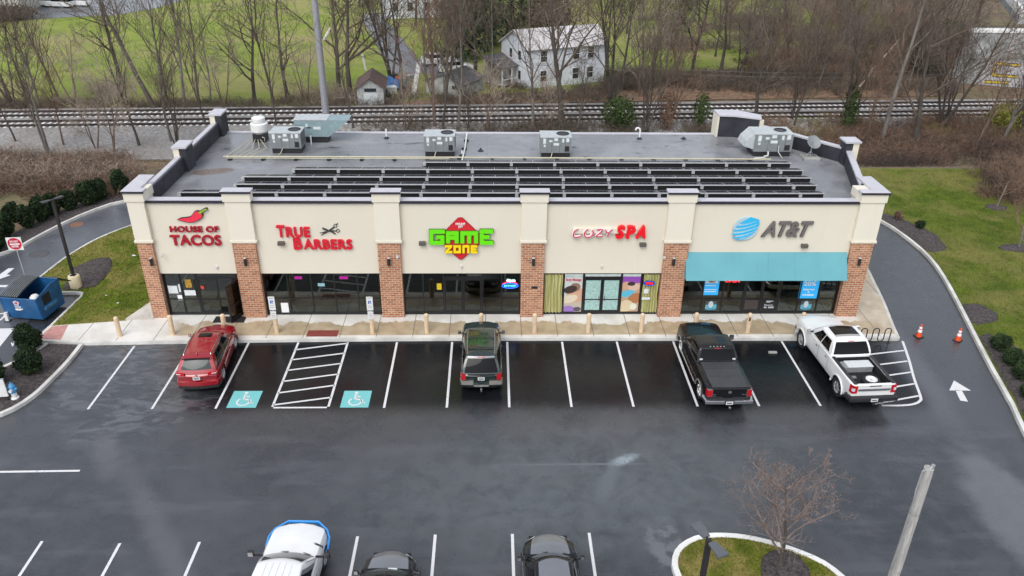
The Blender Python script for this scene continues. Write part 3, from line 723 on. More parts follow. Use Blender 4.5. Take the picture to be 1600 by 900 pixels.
def door(x, w, left, y=GF, rz=0, trim=.055, glassm=None):
    d = MB(); h = 2.28
    for q in ((0.01, .085, .17, h), (w-.085, w-.01, .17, h), (.085, w-.085, .17, .38), (.085, w-.085, h-.12, h), (.085, w-.085, 1.0, 1.06)): d.box(q[0], q[1], -.03, .03, q[2], q[3])
    o = d.build('door', M['black_frame'], store, loc=(x, y, 0)); o.rotation_euler.z = rz
    MB().box(.08, w-.08, -.006, .006, .36, h-.11).build('pane', glassm or M['shop_glass'], o)
    hx = w-.15 if left else .15
    MB().tube([(hx, -.03, .98), (hx, -.09, 1.0), (hx, -.09, 1.24), (hx, -.03, 1.26)], .014, 6).build('handle', M['steel_dark'], o)
    return o
storefront(-16.76, -12.86, [-15.92, -15.1, -12.98], [], 1.08)
# the taco shop's doorway: one leaf shut, one swung open
MB().box(-15.1, -12.98, GF-.045, GF+.045, 2.29, 2.36).build('door_head', M['black_frame'], store)
door(-15.06, 1.02, True); door(-12.99, 1.0, True, rz=math.radians(248))
storefront(-11.72, -5.72, [-10.48, -9.28, -8.1, -6.92], [], 1.12)
storefront(-4.58, 1.46, [-3.56, -2.52, -.52, .48], [(-2.52, -.52, 2)], 1.1)
storefront(2.62, 8.66, [3.68, 4.72, 6.68, 7.72], [(4.72, 6.68, 2)], 0)
storefront(9.86, 18.12, [10.98, 12.05, 13.15, 15.05, 16.1, 17.12], [(13.15, 15.05, 2)], 1.05)

# awning
aw = MB(); A0, A1, yt, yb_, zt, zb = 9.80, 18.04, WF-.01, 35.62, 3.82, 2.55
aw.v = [(A0, yt, zt), (A1, yt, zt), (A1, yb_, zb), (A0, yb_, zb), (A0, yt, 2.55), (A1, yt, 2.55)]
aw.f = [(0, 1, 2, 3), (0, 3, 4), (1, 5, 2), (2, 5, 4, 3)]
t = NT('awning_cloth'); x, y, z = t.sep(); st = t.noise(1.6, 5, .7, vec=t.map(sc=(4, .3, .3))); dirt = t.math('MULTIPLY', t.ramp(st, .55, .72), t.ell(14.3, 36.0, 2.6, 9, 0, .7, .3))
t.base(t.mix(t.math('MULTIPLY', dirt, .45), t.mix(t.ramp(t.noise(.5, 4), .3, .7), (.105, .31, .355), (.125, .345, .39)), (.08, .22, .27))); t.rough(.8); M['awning'] = t.m
aw.build('awning', M['awning'], store)
# wall lamps on the piers and small fixtures (parts of the store)
for px in (239, 385, 608, 833, 1051, 1340):
    q = aty(px, 414, BF); x = q.x
    l = MB().tube([(x, BF-.12, 3.22), (x, BF-.12, 3.62)], .075, 12); l.box(x-.04, x+.04, BF-.06, BF, 3.36, 3.48)
    o = l.build('wall_lamp', M['steel_dark'], store, smooth=True)
    MB().cyl(x, BF-.12, 3.621, 3.635, .07, n=12).build('lens', M['white_lens'], o)
MB().tube([(19.36, 37.6, 3.22), (19.36, 37.6, 3.62)], .075, 12).build('wall_lamp', M['steel_dark'], store)
M['camera_white'] = plain('camera_white', (.6, .6, .58), .4, var=0)
for px, py, Y in ((253, 399, BF), (621, 401, BF), (1038, 402, BF), (339, 417, WF), (721, 416, WF), (940, 416, WF)):
    q = aty(px, py, Y); o = MB().box(q.x-.06, q.x+.06, Y-.05, Y, q.z-.06, q.z+.06).build('junction_box', M['camera_white'], store)
    MB().lathe([(0, -.06), (.045, -.05), (.055, 0)], 10, (q.x, Y-.05, q.z-.02)).build('camera_dome', M['camera_white'], o, smooth=True)
for px, py in ((440, 379), (660, 379), (1004, 381), (1256, 383)):
    q = aty(px, py, WF); o = MB().box(q.x-.16, q.x+.16, WF-.2, WF, q.z-.09, q.z+.09).build('flood_light', plain('bronze_fitting', (.10, .09, .075), .5), store)
    o.location.z = 0
MB().box(2.0, 2.0+.32, BF-.012, BF, 1.83, 1.98).build('house_number', M['steel_dark'], store)

def wallpt(px, py, Y=WF): return aty(px, py, Y)
# ------------------------------------------------------------------ fascia signs
# 1 chilli pepper over HOUSE OF TACOS
t = thing('shop_sign', 'dark red HOUSE OF TACOS lettering with a chilli pepper above it', 'shop sign', (0, 0, 0))
def flat(name, pts, m, Y, th, parent, close=True, sm=.03):
    """an outline in the wall plane given by picture measurements, th thick"""
    q = [wallpt(a, b, Y) for a, b in pts]; P2 = resample([Vector((v.x, v.z)) for v in q]+([Vector((q[0].x, q[0].z))] if close else []), sm)[:-1]
    mb = MB().prism([(p.x, p.y) for p in P2], 0, th); mb.v = [(x, Y-z, y) for x, y, z in mb.v]
    return mb.build(name, m, parent)
z1 = lambda x, y: (250+x/10, 310+y/10)    # from the enlarged view of this sign
pep = [z1(*p) for p in ((275, 325), (330, 295), (420, 285), (480, 270), (515, 235), (545, 195), (590, 180), (640, 195), (675, 235), (680, 270), (650, 305), (600, 335), (540, 360), (470, 368), (400, 355), (330, 337))]
M['chilli'] = plain('chilli_red', (.78, .035, .07), .35, var=.08); M['chilli_stem'] = plain('chilli_stem', (.26, .42, .04), .4, var=.06)
flat('pepper_outline', pep, M['black_letter'], WF, .10, t)
c0 = (sum(p[0] for p in pep)/len(pep), sum(p[1] for p in pep)/len(pep))
def shrink(pts, d):
    P_ = [Vector(p) for p in pts]; n = len(P_); a = sum(P_[i].x*P_[(i+1) % n].y-P_[(i+1) % n].x*P_[i].y for i in range(n)); sg = 1 if a > 0 else -1; out = []
    for i in range(n):
        tt = (P_[(i+1) % n]-P_[i-1]).normalized(); out.append(tuple(P_[i]+Vector((-tt.y, tt.x))*d*sg))
    return out
flat('pepper_body', shrink(pep, .9), M['chilli'], WF, .115, t)
stem = [z1(*p) for p in ((605, 195), (650, 175), (690, 150), (735, 138), (750, 155), (740, 172), (700, 190), (668, 218), (665, 250), (650, 225), (625, 235))]
flat('stem_outline', stem, M['black_letter'], WF, .12, t); flat('stem', shrink(stem, .7), M['chilli_stem'], WF, .135, t)
def sign_text(name, s, m, x0, x1, ytop, ybot, parent, bold=.0, shear=0., Y=WF, depth=.10, space=1., heavy=0.):
    a = wallpt(x0, ybot, Y); b = wallpt(x1, ybot, Y); c = wallpt((x0+x1)/2, ytop, Y); h = c.z-wallpt((x0+x1)/2, ybot, Y).z
    return text(name, s, m, h, (a.x, Y-depth/2-.01, (a.z+b.z)/2), parent, bold=bold, depth=depth, shear=shear, width=b.x-a.x, space=space, heavy=heavy)
sign_text('lettering', 'HOUSE OF', M['dkred_letter'], 267, 343, 353, 361.5, t, heavy=.035, space=1.06)
sign_text('lettering', 'TACOS', M['dkred_letter'], 268.5, 347.5, 367, 382, t, heavy=.04, space=1.04)

# 2 barber
t = thing('shop_sign', 'red TRUE BARBERS block letters on two lines with black scissors and comb', 'shop sign', (0, 0, 0))
sign_text('letter', 'T', M['red_letter'], 434, 446.5, 352, 369, t, heavy=.06)
sign_text('lettering', 'RUE', M['red_letter'], 448, 485.5, 354.5, 369, t, heavy=.06, space=1.1)
sign_text('letter', 'B', M['red_letter'], 460, 473.5, 371.5, 388, t, heavy=.06)
sign_text('lettering', 'ARBERS', M['red_letter'], 475.5, 551.5, 374, 388, t, heavy=.06, space=1.1)
z2 = lambda x, y: (420+x*150/1600, 330+y*150/1600)
def wire(name, pts, r, m, Y, parent, closed=False):
    q = [wallpt(a, b, Y) for a, b in pts]; return MB().tube([(v.x, Y-.03, v.z) for v in q], r, 6).build(name, m, parent)
def ringp(cx, cy, r, n=14): return [(cx+r*math.cos(2*math.pi*k/n), cy+r*math.sin(2*math.pi*k/n)) for k in range(n+1)]
sc = MB()
def addw(pts, r): sc.tube([(wallpt(a, b).x, WF-.03, wallpt(a, b).z) for a, b in pts], r, 6)
addw([z2(*p) for p in ((870, 400), (940, 355), (1010, 320), (1090, 255))], [.012, .035, .05, .03]); addw([z2(*p) for p in ((850, 358), (930, 345), (1010, 322), (1125, 325))], [.012, .035, .045, .022])
addw([z2(*p) for p in ((1010, 318), (1060, 345), (1115, 378))], .035); addw([z2(*p) for p in ((895, 275), (1010, 325))], .04)
addw(ringp(*z2(1110, 240), 2.4), .017); addw(ringp(*z2(1152, 322), 2.4), .017); addw([z2(1130, 215), z2(1150, 195)], .02)
for k in range(6): addw([z2(900+k*14, 285+k*5), z2(895+k*14, 305+k*5)], .007)
sc.build('scissors_and_comb', M['black_letter'], t)

# 3 game zone: rounded block letters over a red diamond
t = thing('shop_sign', 'green and yellow GAME ZONE block letters over a red diamond panel', 'shop sign', (0, 0, 0))
z3 = lambda x, y: (660+x*120/1350, 330+y*80/900)
dia = [z3(*p) for p in ((640, 108), (700, 108), (735, 135), (1050, 430), (1070, 480), (1045, 530), (735, 805), (700, 835), (660, 835), (620, 810), (310, 530), (290, 480), (310, 430), (600, 135))]
M['diamond'] = plain('diamond_red', (.62, .02, .03), .35, var=.04); M['dia_rim'] = plain('diamond_rim', (.30, .012, .025), .35, var=0)
flat('diamond_panel', dia, M['dia_rim'], WF, .08, t); flat('diamond_face', shrink(dia, 1.1), M['diamond'], WF, .09, t)
def blocks(name, strokes, th, m, Y, off, parent, edge=None):
    """letters drawn with a broad nib: each stroke is a rounded bar"""
    for kk, (mm, w, y0, d) in enumerate(((edge, th*1.2, off, .05), (m, th, off+.05, .05)) if edge else ((m, th, off, .06),)):
        mb = MB()
        for si, s in enumerate(strokes):
            q = [wallpt(*p) for p in s]; q = [Vector((v.x, v.z)) for v in q]
            for a, b in zip(q, q[1:]):
                tt = (b-a).normalized()*w/2; n = Vector((-tt.y, tt.x)); A, B = a-tt*.72, b+tt*.72; c = .3
                pl = [A-tt*.28+n*(1-c), A+n, B+n, B+tt*.28+n*(1-c), B+tt*.28-n*(1-c), B-n, A-n, A-tt*.28-n*(1-c)]
                k = MB().prism([(p.x, p.y) for p in pl], 0, d+.0015*(len(mb.v) % 7)); mb.add([(x, Y-y0-z, y) for x, y, z in k.v], k.f)
        mb.build(name, mm, parent)
M['green_edge'] = plain('green_edge', (.03, .12, .01), .5, var=0); M['yellow_edge'] = plain('yellow_edge', (.30, .14, .01), .5, var=0)
G_ = lambda *a: [z3(*p) for p in a]
green = [G_((365, 335), (160, 335), (160, 530), (355, 530), (355, 430), (280, 430)),
         G_((455, 505), (455, 362), (605, 362), (605, 505)), G_((455, 440), (605, 440)),
         G_((705, 505), (705, 362), (945, 362), (945, 505)), G_((825, 362), (825, 505)),
         G_((1210, 330), (1045, 330), (1045, 530), (1210, 530)), G_((1045, 430), (1150, 430))]
blocks('green_lettering', green, .205, M['green_letter'], WF, .10, t, M['green_edge'])
yel = [G_((415, 590), (505, 590), (420, 690), (510, 690)), G_((570, 590), (660, 590), (660, 690), (570, 690), (570, 590)), G_((725, 690), (725, 590), (810, 590), (810, 690)),
       G_((945, 590), (870, 590), (870, 690), (945, 690)), G_((870, 640), (930, 640))]
blocks('yellow_lettering', yel, .118, M['yellow_letter'], WF, .11, t, M['yellow_edge'])
sign_text('small_lettering', 'MOUNT', M['white_letter'], *(z3(585, 0)[0], z3(755, 0)[0], z3(0, 205)[1], z3(0, 240)[1]), t, .06, Y=WF-.09, depth=.015)
sign_text('small_lettering', 'JOY', M['white_letter'], *(z3(630, 0)[0], z3(715, 0)[0], z3(0, 250)[1], z3(0, 285)[1]), t, .06, Y=WF-.09, depth=.015)

# 4 spa
t = thing('shop_sign', 'COZY SPA sign, white-edged crimson letters then solid bright red ones on a pale rail', 'shop sign', (0, 0, 0))
z4 = lambda x, y: (880+x*140/1600, 340+y*50/571)
a, b = wallpt(*z4(165, 265)), wallpt(*z4(1320, 180)); MB().box(a.x, b.x, WF-.13, WF, a.z, b.z).build('raceway', M['cream_trim'], t)
M['crimson'] = plain('crimson_letter', (.50, .02, .08), .35, var=.04); M['pinkish'] = plain('pink_white_edge', (.85, .62, .64), .4, var=0)
def script_letter(strokes):
    for (r, mm, dy) in ((.075, M['pinkish'], .17), (.038, M['crimson'], .215)):
        mb = MB()
        for s in strokes:
            q = resample([Vector((wallpt(*z4(*p)).x, wallpt(*z4(*p)).z)) for p in s], .05); n = len(q)
            mb.tube([(v.x, WF-dy, v.y) for v in q], [r*(.75+.35*math.sin(math.pi*k/max(1, n-1))) for k in range(n)], 8)
        mb.build('letter', mm, t, smooth=True)
script_letter([[(260, 178), (205, 200), (175, 260), (180, 305), (225, 318), (305, 298)]])
script_letter([[(440, 178), (400, 200), (368, 260), (385, 305), (440, 318), (500, 290), (528, 240), (515, 195)]])
script_letter([[(585, 185), (660, 180), (685, 200), (570, 305)], [(570, 310), (690, 300)]])
script_letter([[(745, 185), (765, 225), (800, 240)], [(865, 180), (800, 240), (785, 310)]])
def zz(x0, x1): return z4(x0, 0)[0], z4(x1, 0)[0], z4(0, 140)[1], z4(0, 335)[1]
sign_text('heavy_letter', 'S', M['spa_red'], *zz(925, 1085), t, 0, .18, depth=.2, heavy=.085); sign_text('heavy_letter', 'P', M['spa_red'], *zz(1105, 1275), t, 0, .1, depth=.2, heavy=.085)
sign_text('heavy_letter', 'A', M['spa_red'], *zz(1285, 1460), t, 0, .25, depth=.2, heavy=.09)

# 5 phone shop: striped globe and grey italic letters
t = thing('shop_sign', 'blue striped globe emblem beside dark grey slanted letters AT&T', 'shop sign', (0, 0, 0))
z5 = lambda x, y: (1130+x*150/1600, 330+y*60/640)
cg = wallpt(*z5(368, 282)); R = (wallpt(*z5(580, 282)).x-wallpt(*z5(155, 282)).x)/2
MB().lathe([(0, -.02), (R*.96, -.02), (R*.985, .0), (R*.985, .05)], 48, (cg.x, WF-.06, cg.z), axis='y').build('globe_back', plain('globe_gap', (.42, .55, .60), .4, var=0), t)
M['globe'] = M['cyan_letter']
gb = MB(); tilt = math.radians(-14)
lat = [(1.02, .62), (.56, .30), (.22, -.02), (-.12, -.36), (-.46, -.66), (-.74, -1.02)]
for hi, lo in lat:
    up, dn = [], []; N = 26
    for k in range(N+1):
        u = -1+2*k/N
        thick = (1+u)/2*.10       # bands thin out towards the left
        for L_, arr, sg in ((hi, up, 1), (lo, dn, -1)):
            y = L_-.14*(1-u*u) + (-sg)*(.055*(1-(u+1)/2)) if abs(L_) < 1 else L_
            arr.append((u, y))
    def clip(u, y):
        x = u; r = math.hypot(x, y)
        if r > 1: x, y = x/r, y/r
        a = x*math.cos(tilt)+y*math.sin(tilt)*-1; b = -x*math.sin(tilt)*-1*-1+y*math.cos(tilt) if 0 else x*math.sin(-tilt)+y*math.cos(tilt)
        return (cg.x+R*a, cg.z+R*b)
    mx = lambda y: math.sqrt(max(0, 1-min(1, abs(y))**2))
    n0 = len(gb.v)
    for k in range(N+1):
        u = -1+2*k/N
        row = []
        for (uu, y) in (up[k], dn[k]):
            w = mx(min(.999, max(-.999, y))) if True else 1
            row.append(clip(u*w, y))
        for p in row: gb.v.append((p[0], WF-.10, p[1]))
        for p in row: gb.v.append((p[0], WF-.05, p[1]))
    for k in range(N):
        i = n0+k*4; gb.f += [(i, i+4, i+5, i+1), (i, i+2, i+6, i+4), (i+1, i+5, i+7, i+3)]
gb.build('globe_band', M['cyan_letter'], t)
sign_text('lettering', 'AT&T', M['grey_letter'], z5(622, 0)[0], z5(1455, 0)[0], z5(0, 168)[1], z5(0, 405)[1], t, .045, .30, depth=.12)

# ------------------------------------------------------------------ things in and on the shop windows
GY_ = GF-.016
def card(name, x0, x1, z0, z1, m, label, cat, group=None, parent=None, y=None, th=.006):
    y = GY_ if y is None else y
    o = MB().box(x0, x1, y-th, y, z0, z1).build(name, m, parent)
    return tag(o, label, cat, group) if label else o
M['paper'] = plain('paper', (.62, .66, .66), .6, var=.05)
card('notice', -16.60, -16.12, 1.42, 1.86, M['paper'], 'upper pale notice sheet in the taco shop window, left pane', 'notice')
card('notice', -16.06, -15.97+.02, 1.5, 1.95, M['paper'], 'narrow pale sheet right beside the frame of the taco shop window', 'notice')
card('notice', -16.20, -15.94, 1.02, 1.32, M['white_letter'], 'bright white sheet low in the left pane of the taco shop window', 'notice')
card('notice', -15.80, -15.24, 1.30, 1.60, M['paper'], 'wide pale notice in the pane beside the taco shop door', 'notice')
M['poster_y'] = plain('yellow_poster', (.35, .20, .03), .5, var=.4, sc=9); M['poster_r'] = plain('red_toy', (.55, .05, .02), .5, var=.1)
card('poster', -15.68, -15.36, 1.75, 2.22, M['poster_y'], 'yellow and brown picture poster above the notice near the taco shop door', 'poster')
o = MB().lathe([(0, 0), (.06, 0), (.085, .04), (.085, .28), (.06, .32), (0, .33)], 10, (-14.83, GY_-.02, 1.68), axis='z').build('door_sticker', M['poster_r']); o.scale = (1, .15, .6); o.location = (0, (GY_-.04)*.85, 1.68*.4)
tag(o, 'small red round sticker on the shut leaf of the taco shop door', 'sticker')
M['floor_mat'] = plain('rubber_mat', (.02, .018, .018), .8, var=.2)
tag(MB().box(-14.35, -12.75, 35.62, 36.25, .15, .168).build('door_mat', M['floor_mat'], bevel=.006), 'dark rubber mat on the pavement before the open taco shop door', 'door mat')
# barber shop
M['neon_pink'] = glow('pink_neon', (.8, .03, .5), 1.2)
for px, lb in ((465, 'left pink lit strip sign hanging high in the barber shop window'), (537, 'right pink lit strip sign hanging high in the barber shop window')):
    q = aty(px, 434, GF+.1); card('lit_sign', q.x-.22, q.x+.22, q.z-.08, q.z+.08, M['neon_pink'], lb, 'sign', 'pink signs in the barber shop', y=GF+.1)
M['cloth_grn'] = plain('green_print', (.05, .10, .09), .7, var=.6, sc=4); M['grey_cloth'] = plain('grey_print', (.30, .32, .31), .6, var=.1)
card('poster', -11.05, -10.55, 1.14, 2.4, M['cloth_grn'], 'tall green and white patterned poster inside the barber shop window', 'poster', y=GF+.06)
card('banner', -10.40, -10.12, 1.12, 2.45, M['grey_cloth'], 'narrow pale banner beside the patterned poster in the barber shop', 'banner', y=GF+.06)
card('notice', -10.98, -10.60, .25, .85, M['white_letter'], 'white price board standing low in the left pane of the barber shop', 'notice', y=GY_)
card('notice', -8.95, -8.60, 1.82, 2.0, M['ada_blue'] if 0 else plain('pale_blue_card', (.25, .45, .5), .4), 'small pale blue card on the middle pane of the barber shop', 'notice', y=GY_)
bin_ = tag(MB().lathe([(0, 0), (.15, 0), (.18, .42), (.165, .42), (.14, .05), (0, .05)], 16).build('waste_bin', M['paper'], smooth=True, loc=(-10.3, 36.9, .17)), 'pale round bin behind the barber shop window', 'bin')
def chair(x, y, lab):
    t = thing('waiting_chair', lab, 'chair', (x, y, .17), 0, 'chairs along the barber shop window')
    MB().box(-.25, .25, -.24, .24, .42, .48).build('seat', M['steel_dark'], t, bevel=.02)
    MB().grid(lambda u, v: (-.24+.48*u, -.25-.04*v+.06*(2*u-1)**2, .52+.38*v), 8, 3).build('backrest', M['steel_dark'], t)
    for sx_ in (-1, 1):
        for sy_ in (-1, 1): MB().tube([(sx_*.22, sy_*.2, .43), (sx_*.25, sy_*.25, 0)], .014, 6).build('leg', M['steel_dark'], t)
        MB().tube([(sx_*.26, -.22, .42), (sx_*.27, -.2, .66), (sx_*.27, .2, .64), (sx_*.25, .23, .43)], .014, 6).build('armrest', M['steel_dark'], t)
    return t
for px, nm in ((477, 'leftmost'), (507, 'second from left'), (529, 'third from left'), (552, 'fourth from left'), (578, 'rightmost')): q = aty(px, 478, 37.2); chair(q.x, 37.15, nm+' dark metal chair seen through the barber shop glass')
# game shop
M['yellow_card'] = plain('yellow_card', (.62, .44, .01), .5, var=.1)
card('notice', -2.86, -2.62, 1.62, 1.98, M['yellow_card'], 'yellow notice left of the game shop doors', 'notice')
M['neon_blue'] = glow('neon_blue', (.01, .10, .8), 1.0); M['neon_white'] = glow('neon_white', (.75, 1, .9), 1.6); M['neon_cyan'] = glow('neon_cyan', (.1, .75, .85), 1.5); M['neon_red'] = glow('neon_red', (.9, .02, .03), .8)
t = thing('neon_sign', 'lit Open sign with a blue oval reading GAME ROOM in the game shop window', 'neon sign', (0, 0, 0))
cN = aty(797, 446, GY_)
MB().tube([(cN.x+.42*math.cos(k*.2618), GY_-.03, cN.z+.14*math.sin(k*.2618)) for k in range(25)], .026, 6).build('oval', M['neon_blue'], t)
text('word', 'GAME ROOM', M['neon_cyan'], .085, (cN.x-.31, GY_-.03, cN.z-.045), t, depth=.02, width=.62)
text('word', 'Open', M['neon_white'], .13, (cN.x-.18, GY_-.03, cN.z+.24), t, bold=.07, depth=.02, width=.44)
MB().tube([(cN.x+.42*math.cos(a), GY_-.03, cN.z+.02+.20*math.sin(a)) for a in [math.pi*(.12+.76*k/10) for k in range(11)]], .022, 6).build('arc', M['neon_red'], t)
# spa: curtains, picture panels, frosted doors, open sign
def curtain(x0, x1, z0, z1, y, lab, seed):
    rnd = random.Random(seed); fr = rnd.uniform(.9, 1.2)
    m = MB().grid(lambda u, v: (x0+(x1-x0)*u+.02*math.sin(9*v), y+.05*math.sin(u*(x1-x0)*38*fr+math.sin(v*2)), z0+(z1-z0)*v), 90, 6)
    return tag(m.build('curtain', M['curtain'], smooth=True), lab, 'curtain', 'curtains in the spa windows')
t = NT('olive_curtain'); t.base(t.mix(t.ramp(t.noise(2, 4, vec=t.map(sc=(6, 1, .3))), .3, .7), (.30, .29, .10), (.52, .50, .24))); t.rough(.8); M['curtain'] = t.m
curtain(2.68, 3.62, .3, 2.53, GY_-.01-.06, 'olive pleated curtain filling the left pane of the spa', 1)
curtain(7.80, 8.60, .3, 2.53, GY_-.01-.06, 'olive gathered curtain behind the red open sign of the spa', 2)
def poster_mat(name, bands):
    t = NT(name); x, y, z = t.sep(); c = bands[0]
    n = t.noise(2.5, 4); 
    for cx, cz, rx, rz_, col, ro in bands[1:]:
        v = t.map(loc=(-cx, 0, -cz)); v = t.map(rot=(0, ro, 0), vec=v); a, b_, d = t.sep(v)
        e = t.math('ADD', t.math('POWER', t.math('DIVIDE', a, rx), 2), t.math('POWER', t.math('DIVIDE', d, rz_), 2))
        e = t.math('ADD', e, t.math('MULTIPLY', t.math('SUBTRACT', n, .5), .9)); c = t.mix(t.ramp(e, 1.12, .9), c, col)
    t.base(c); t.rough(.3); return t.m
skin, hair, tow = (.55, .33, .22), (.045, .03, .028), (.62, .55, .42)
M['poster1'] = poster_mat('massage_poster', ((.50, .55, .52), (4.2, .6, 1.2, .45, (.45, .40, .33), 0), (3.95, .42, .4, .22, (.28, .16, .45), 0), (4.35, 1.28, .5, .42, skin, .4), (4.0, 1.05, .45, .22, tow, .3), (4.3, 1.75, .26, .26, (.25, .14, .10), 0), (4.05, 1.62, .36, .22, hair, .3), (4.45, .45, .2, .14, (.08, .07, .08), 0)))
M['poster2'] = poster_mat('facial_poster', ((.45, .30, .20), (7.2, 2.25, .8, .28, (.25, .07, .38), 0), (7.0, 1.85, .35, .22, skin, 0), (7.35, 1.75, .3, .22, (.60, .42, .32), .3), (7.2, 1.95, .2, .12, hair, 0), (7.05, 1.38, .4, .2, (.10, .42, .58), .2), (7.45, 1.1, .35, .3, (.38, .16, .07), .5), (7.0, .62, .4, .35, (.60, .50, .32), .3), (7.4, .60, .18, .2, (.65, .66, .55), 0)))
t = thing('poster', 'tall Body Massage poster showing a reclining person, in the spa window', 'poster', (0, 0, 0)); card('print', 3.74, 4.66, .3, 2.36, M['poster1'], None, None, parent=t)
M['massage_red'] = plain('poster_red', (.50, .03, .10), .4, var=0)
text('words', 'Body Massage', M['massage_red'], .15, (3.80, GY_-.009, 2.12), t, bold=.05, depth=.004, width=.80)
card('poster', 6.74, 7.66, .3, 2.36, M['poster2'], 'tall poster with two reclining faces and a purple top, right of the spa doors', 'poster')
M['lace'] = plain('frosted_film', (.30, .46, .43), .7, var=.22, sc=14)
for x0, x1, lb in ((4.84, 5.61, 'left pale green patterned film on the spa door'), (5.79, 6.56, 'right pale green patterned film on the spa door')): card('window_film', x0, x1, .40, 2.15, M['lace'], lb, 'window film', 'films on the spa doors', y=GY_+.0)
M['white_film'] = plain('white_film', (.52, .60, .58), .5)
card('window_film', 3.74, 6.6 if 0 else 4.66, 2.375, 2.53, M['white_film'], 'pale strip above the massage poster', 'window film'); card('window_film', 4.78, 6.62, 2.38, 2.53, M['white_film'], 'long pale strip above the spa doors', 'window film', y=GY_-.0)
card('window_film', 6.74, 7.66, 2.375, 2.53, M['white_film'], 'pale strip above the purple-topped poster', 'window film')
t = thing('neon_sign', 'red oval OPEN sign lit against the spa curtain', 'neon sign', (0, 0, 0)); yq = GY_-.16
MB().lathe([(0, -.02), (.30, -.02), (.30, 0), (0, 0)], 24, (0, 0, 0), axis='y').build('back_board', M['black_letter'], t, loc=(8.08, yq, 2.07)).scale = (1, 1, .52)
MB().tube([(8.08+.27*math.cos(k*.2618), yq-.04, 2.07+.125*math.sin(k*.2618)) for k in range(25)], .008, 6).build('oval', M['neon_blue'], t)
text('word', 'OPEN', M['neon_red'], .12, (7.90, yq-.04, 2.01), t, bold=.02, depth=.02, width=.36)
card('notice', 7.86, 8.10, 1.45, 1.72, M['paper'], 'small square sheet under the spa open sign', 'notice', y=GY_-.13); card('notice', 7.78, 8.22, 1.08, 1.22, M['paper'], 'white strip notice under the square sheet of the spa', 'notice', y=GY_-.13)
# phone shop
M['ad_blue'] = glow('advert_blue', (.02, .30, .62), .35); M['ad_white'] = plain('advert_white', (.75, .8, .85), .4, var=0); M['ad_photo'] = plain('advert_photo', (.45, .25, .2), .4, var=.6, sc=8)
t = thing('advert_panel', 'blue phone shop panel with a white box and small picture, in the left part', 'advert panel', (0, 0, 0))
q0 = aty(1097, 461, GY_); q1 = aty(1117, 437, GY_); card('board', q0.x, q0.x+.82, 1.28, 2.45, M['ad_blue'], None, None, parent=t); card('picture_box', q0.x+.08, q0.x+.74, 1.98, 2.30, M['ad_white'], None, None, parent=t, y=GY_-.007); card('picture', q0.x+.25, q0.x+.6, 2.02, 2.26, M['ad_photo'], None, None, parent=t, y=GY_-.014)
for k, (w_, zz_) in enumerate(((.56, 1.82), (.62, 1.58), (.60, 1.46))): MB().box(q0.x+.1, q0.x+.1+w_, GY_-.010, GY_-.006, zz_, zz_+.05).build('caption_line', M['ad_white'], t)
t = thing('advert_panel', 'blue panel reading Save 20% in white, near the right end', 'advert panel', (0, 0, 0)); q0 = aty(1246, 469, GY_)
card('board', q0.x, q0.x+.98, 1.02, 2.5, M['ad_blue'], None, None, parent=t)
for s, z_, h_, w_ in (('Save', 2.10, .22, .62), ('20%', 1.84, .21, .66), ('internet', 1.56, .12, .60), ('&', 1.42, .09, .1), ('wireless', 1.24, .12, .62)): text('words', s, M['ad_white'], h_, (q0.x+.49-w_/2, GY_-.010, z_), t, bold=.05, depth=.004, width=w_)
t = thing('neon_sign', 'red OPEN sign lit just below the awning edge', 'neon sign', (0, 0, 0)); q0 = aty(1132, 441, GY_); text('word', 'OPEN', M['neon_red'], .17, (q0.x, GY_-.03, q0.z+.02), t, bold=.06, depth=.03, width=.78)
t = thing('notice', 'black panel with white lines of opening hours on the phone shop door', 'notice', (0, 0, 0)); card('board', 14.22, 14.92, .42, .98, M['black_letter'], None, None, parent=t)
for z_, x_, w_ in ((.90, 14.42, .36), (.84, 14.42, .22), (.70, 14.34, .05), (.66, 14.34, .46), (.55, 14.34, .14), (.50, 14.34, .14), (.55, 14.56, .3), (.50, 14.56, .3)): MB().box(x_, x_+w_, GY_-.010, GY_-.006, z_, z_+.025).build('text_line', M['ad_white'], t)
card('notice', 13.28, 14.0, .42, .98, plain('brown_panel', (.05, .04, .04), .4), 'dark brown panel low on the left leaf of the phone shop door', 'notice')
M['ad_figs'] = poster_mat('figures_print', ((.05, .08, .09), (11.5, .55, .35, .16, (.05, .30, .42), 0), (11.5, .72, .12, .2, (.5, .55, .6), 0), (11.28, .58, .12, .12, (.15, .35, .45), 0), (11.75, .6, .12, .12, (.1, .4, .5), 0)))
for x_, lb in ((11.22, 'small blue picture low on the pane under the blue boxed panel'), (16.28, 'small blue picture low on the pane under the Save 20% panel')):
    o = MB().box(11.22, 11.80, GY_-.006, GY_, .36, .92).build('window_decal', M['ad_figs']); o.location.x = x_-11.22; tag(o, lb, 'decal', 'blue pictures on the phone shop glass')
tb = thing('display_table', 'round pale high table inside the phone shop', 'table', (15.9, 38.1, .17), 0)
MB().lathe([(0, 1.0), (.38, 1.0), (.38, 1.03), (0, 1.03)], 20).build('table_top', M['paper'], tb); MB().cyl(0, 0, .02, 1.0, .035).build('leg', M['paper'], tb); MB().lathe([(0, 0), (.27, 0), (.25, .03), (0, .04)], 20).build('foot_plate', M['paper'], tb)

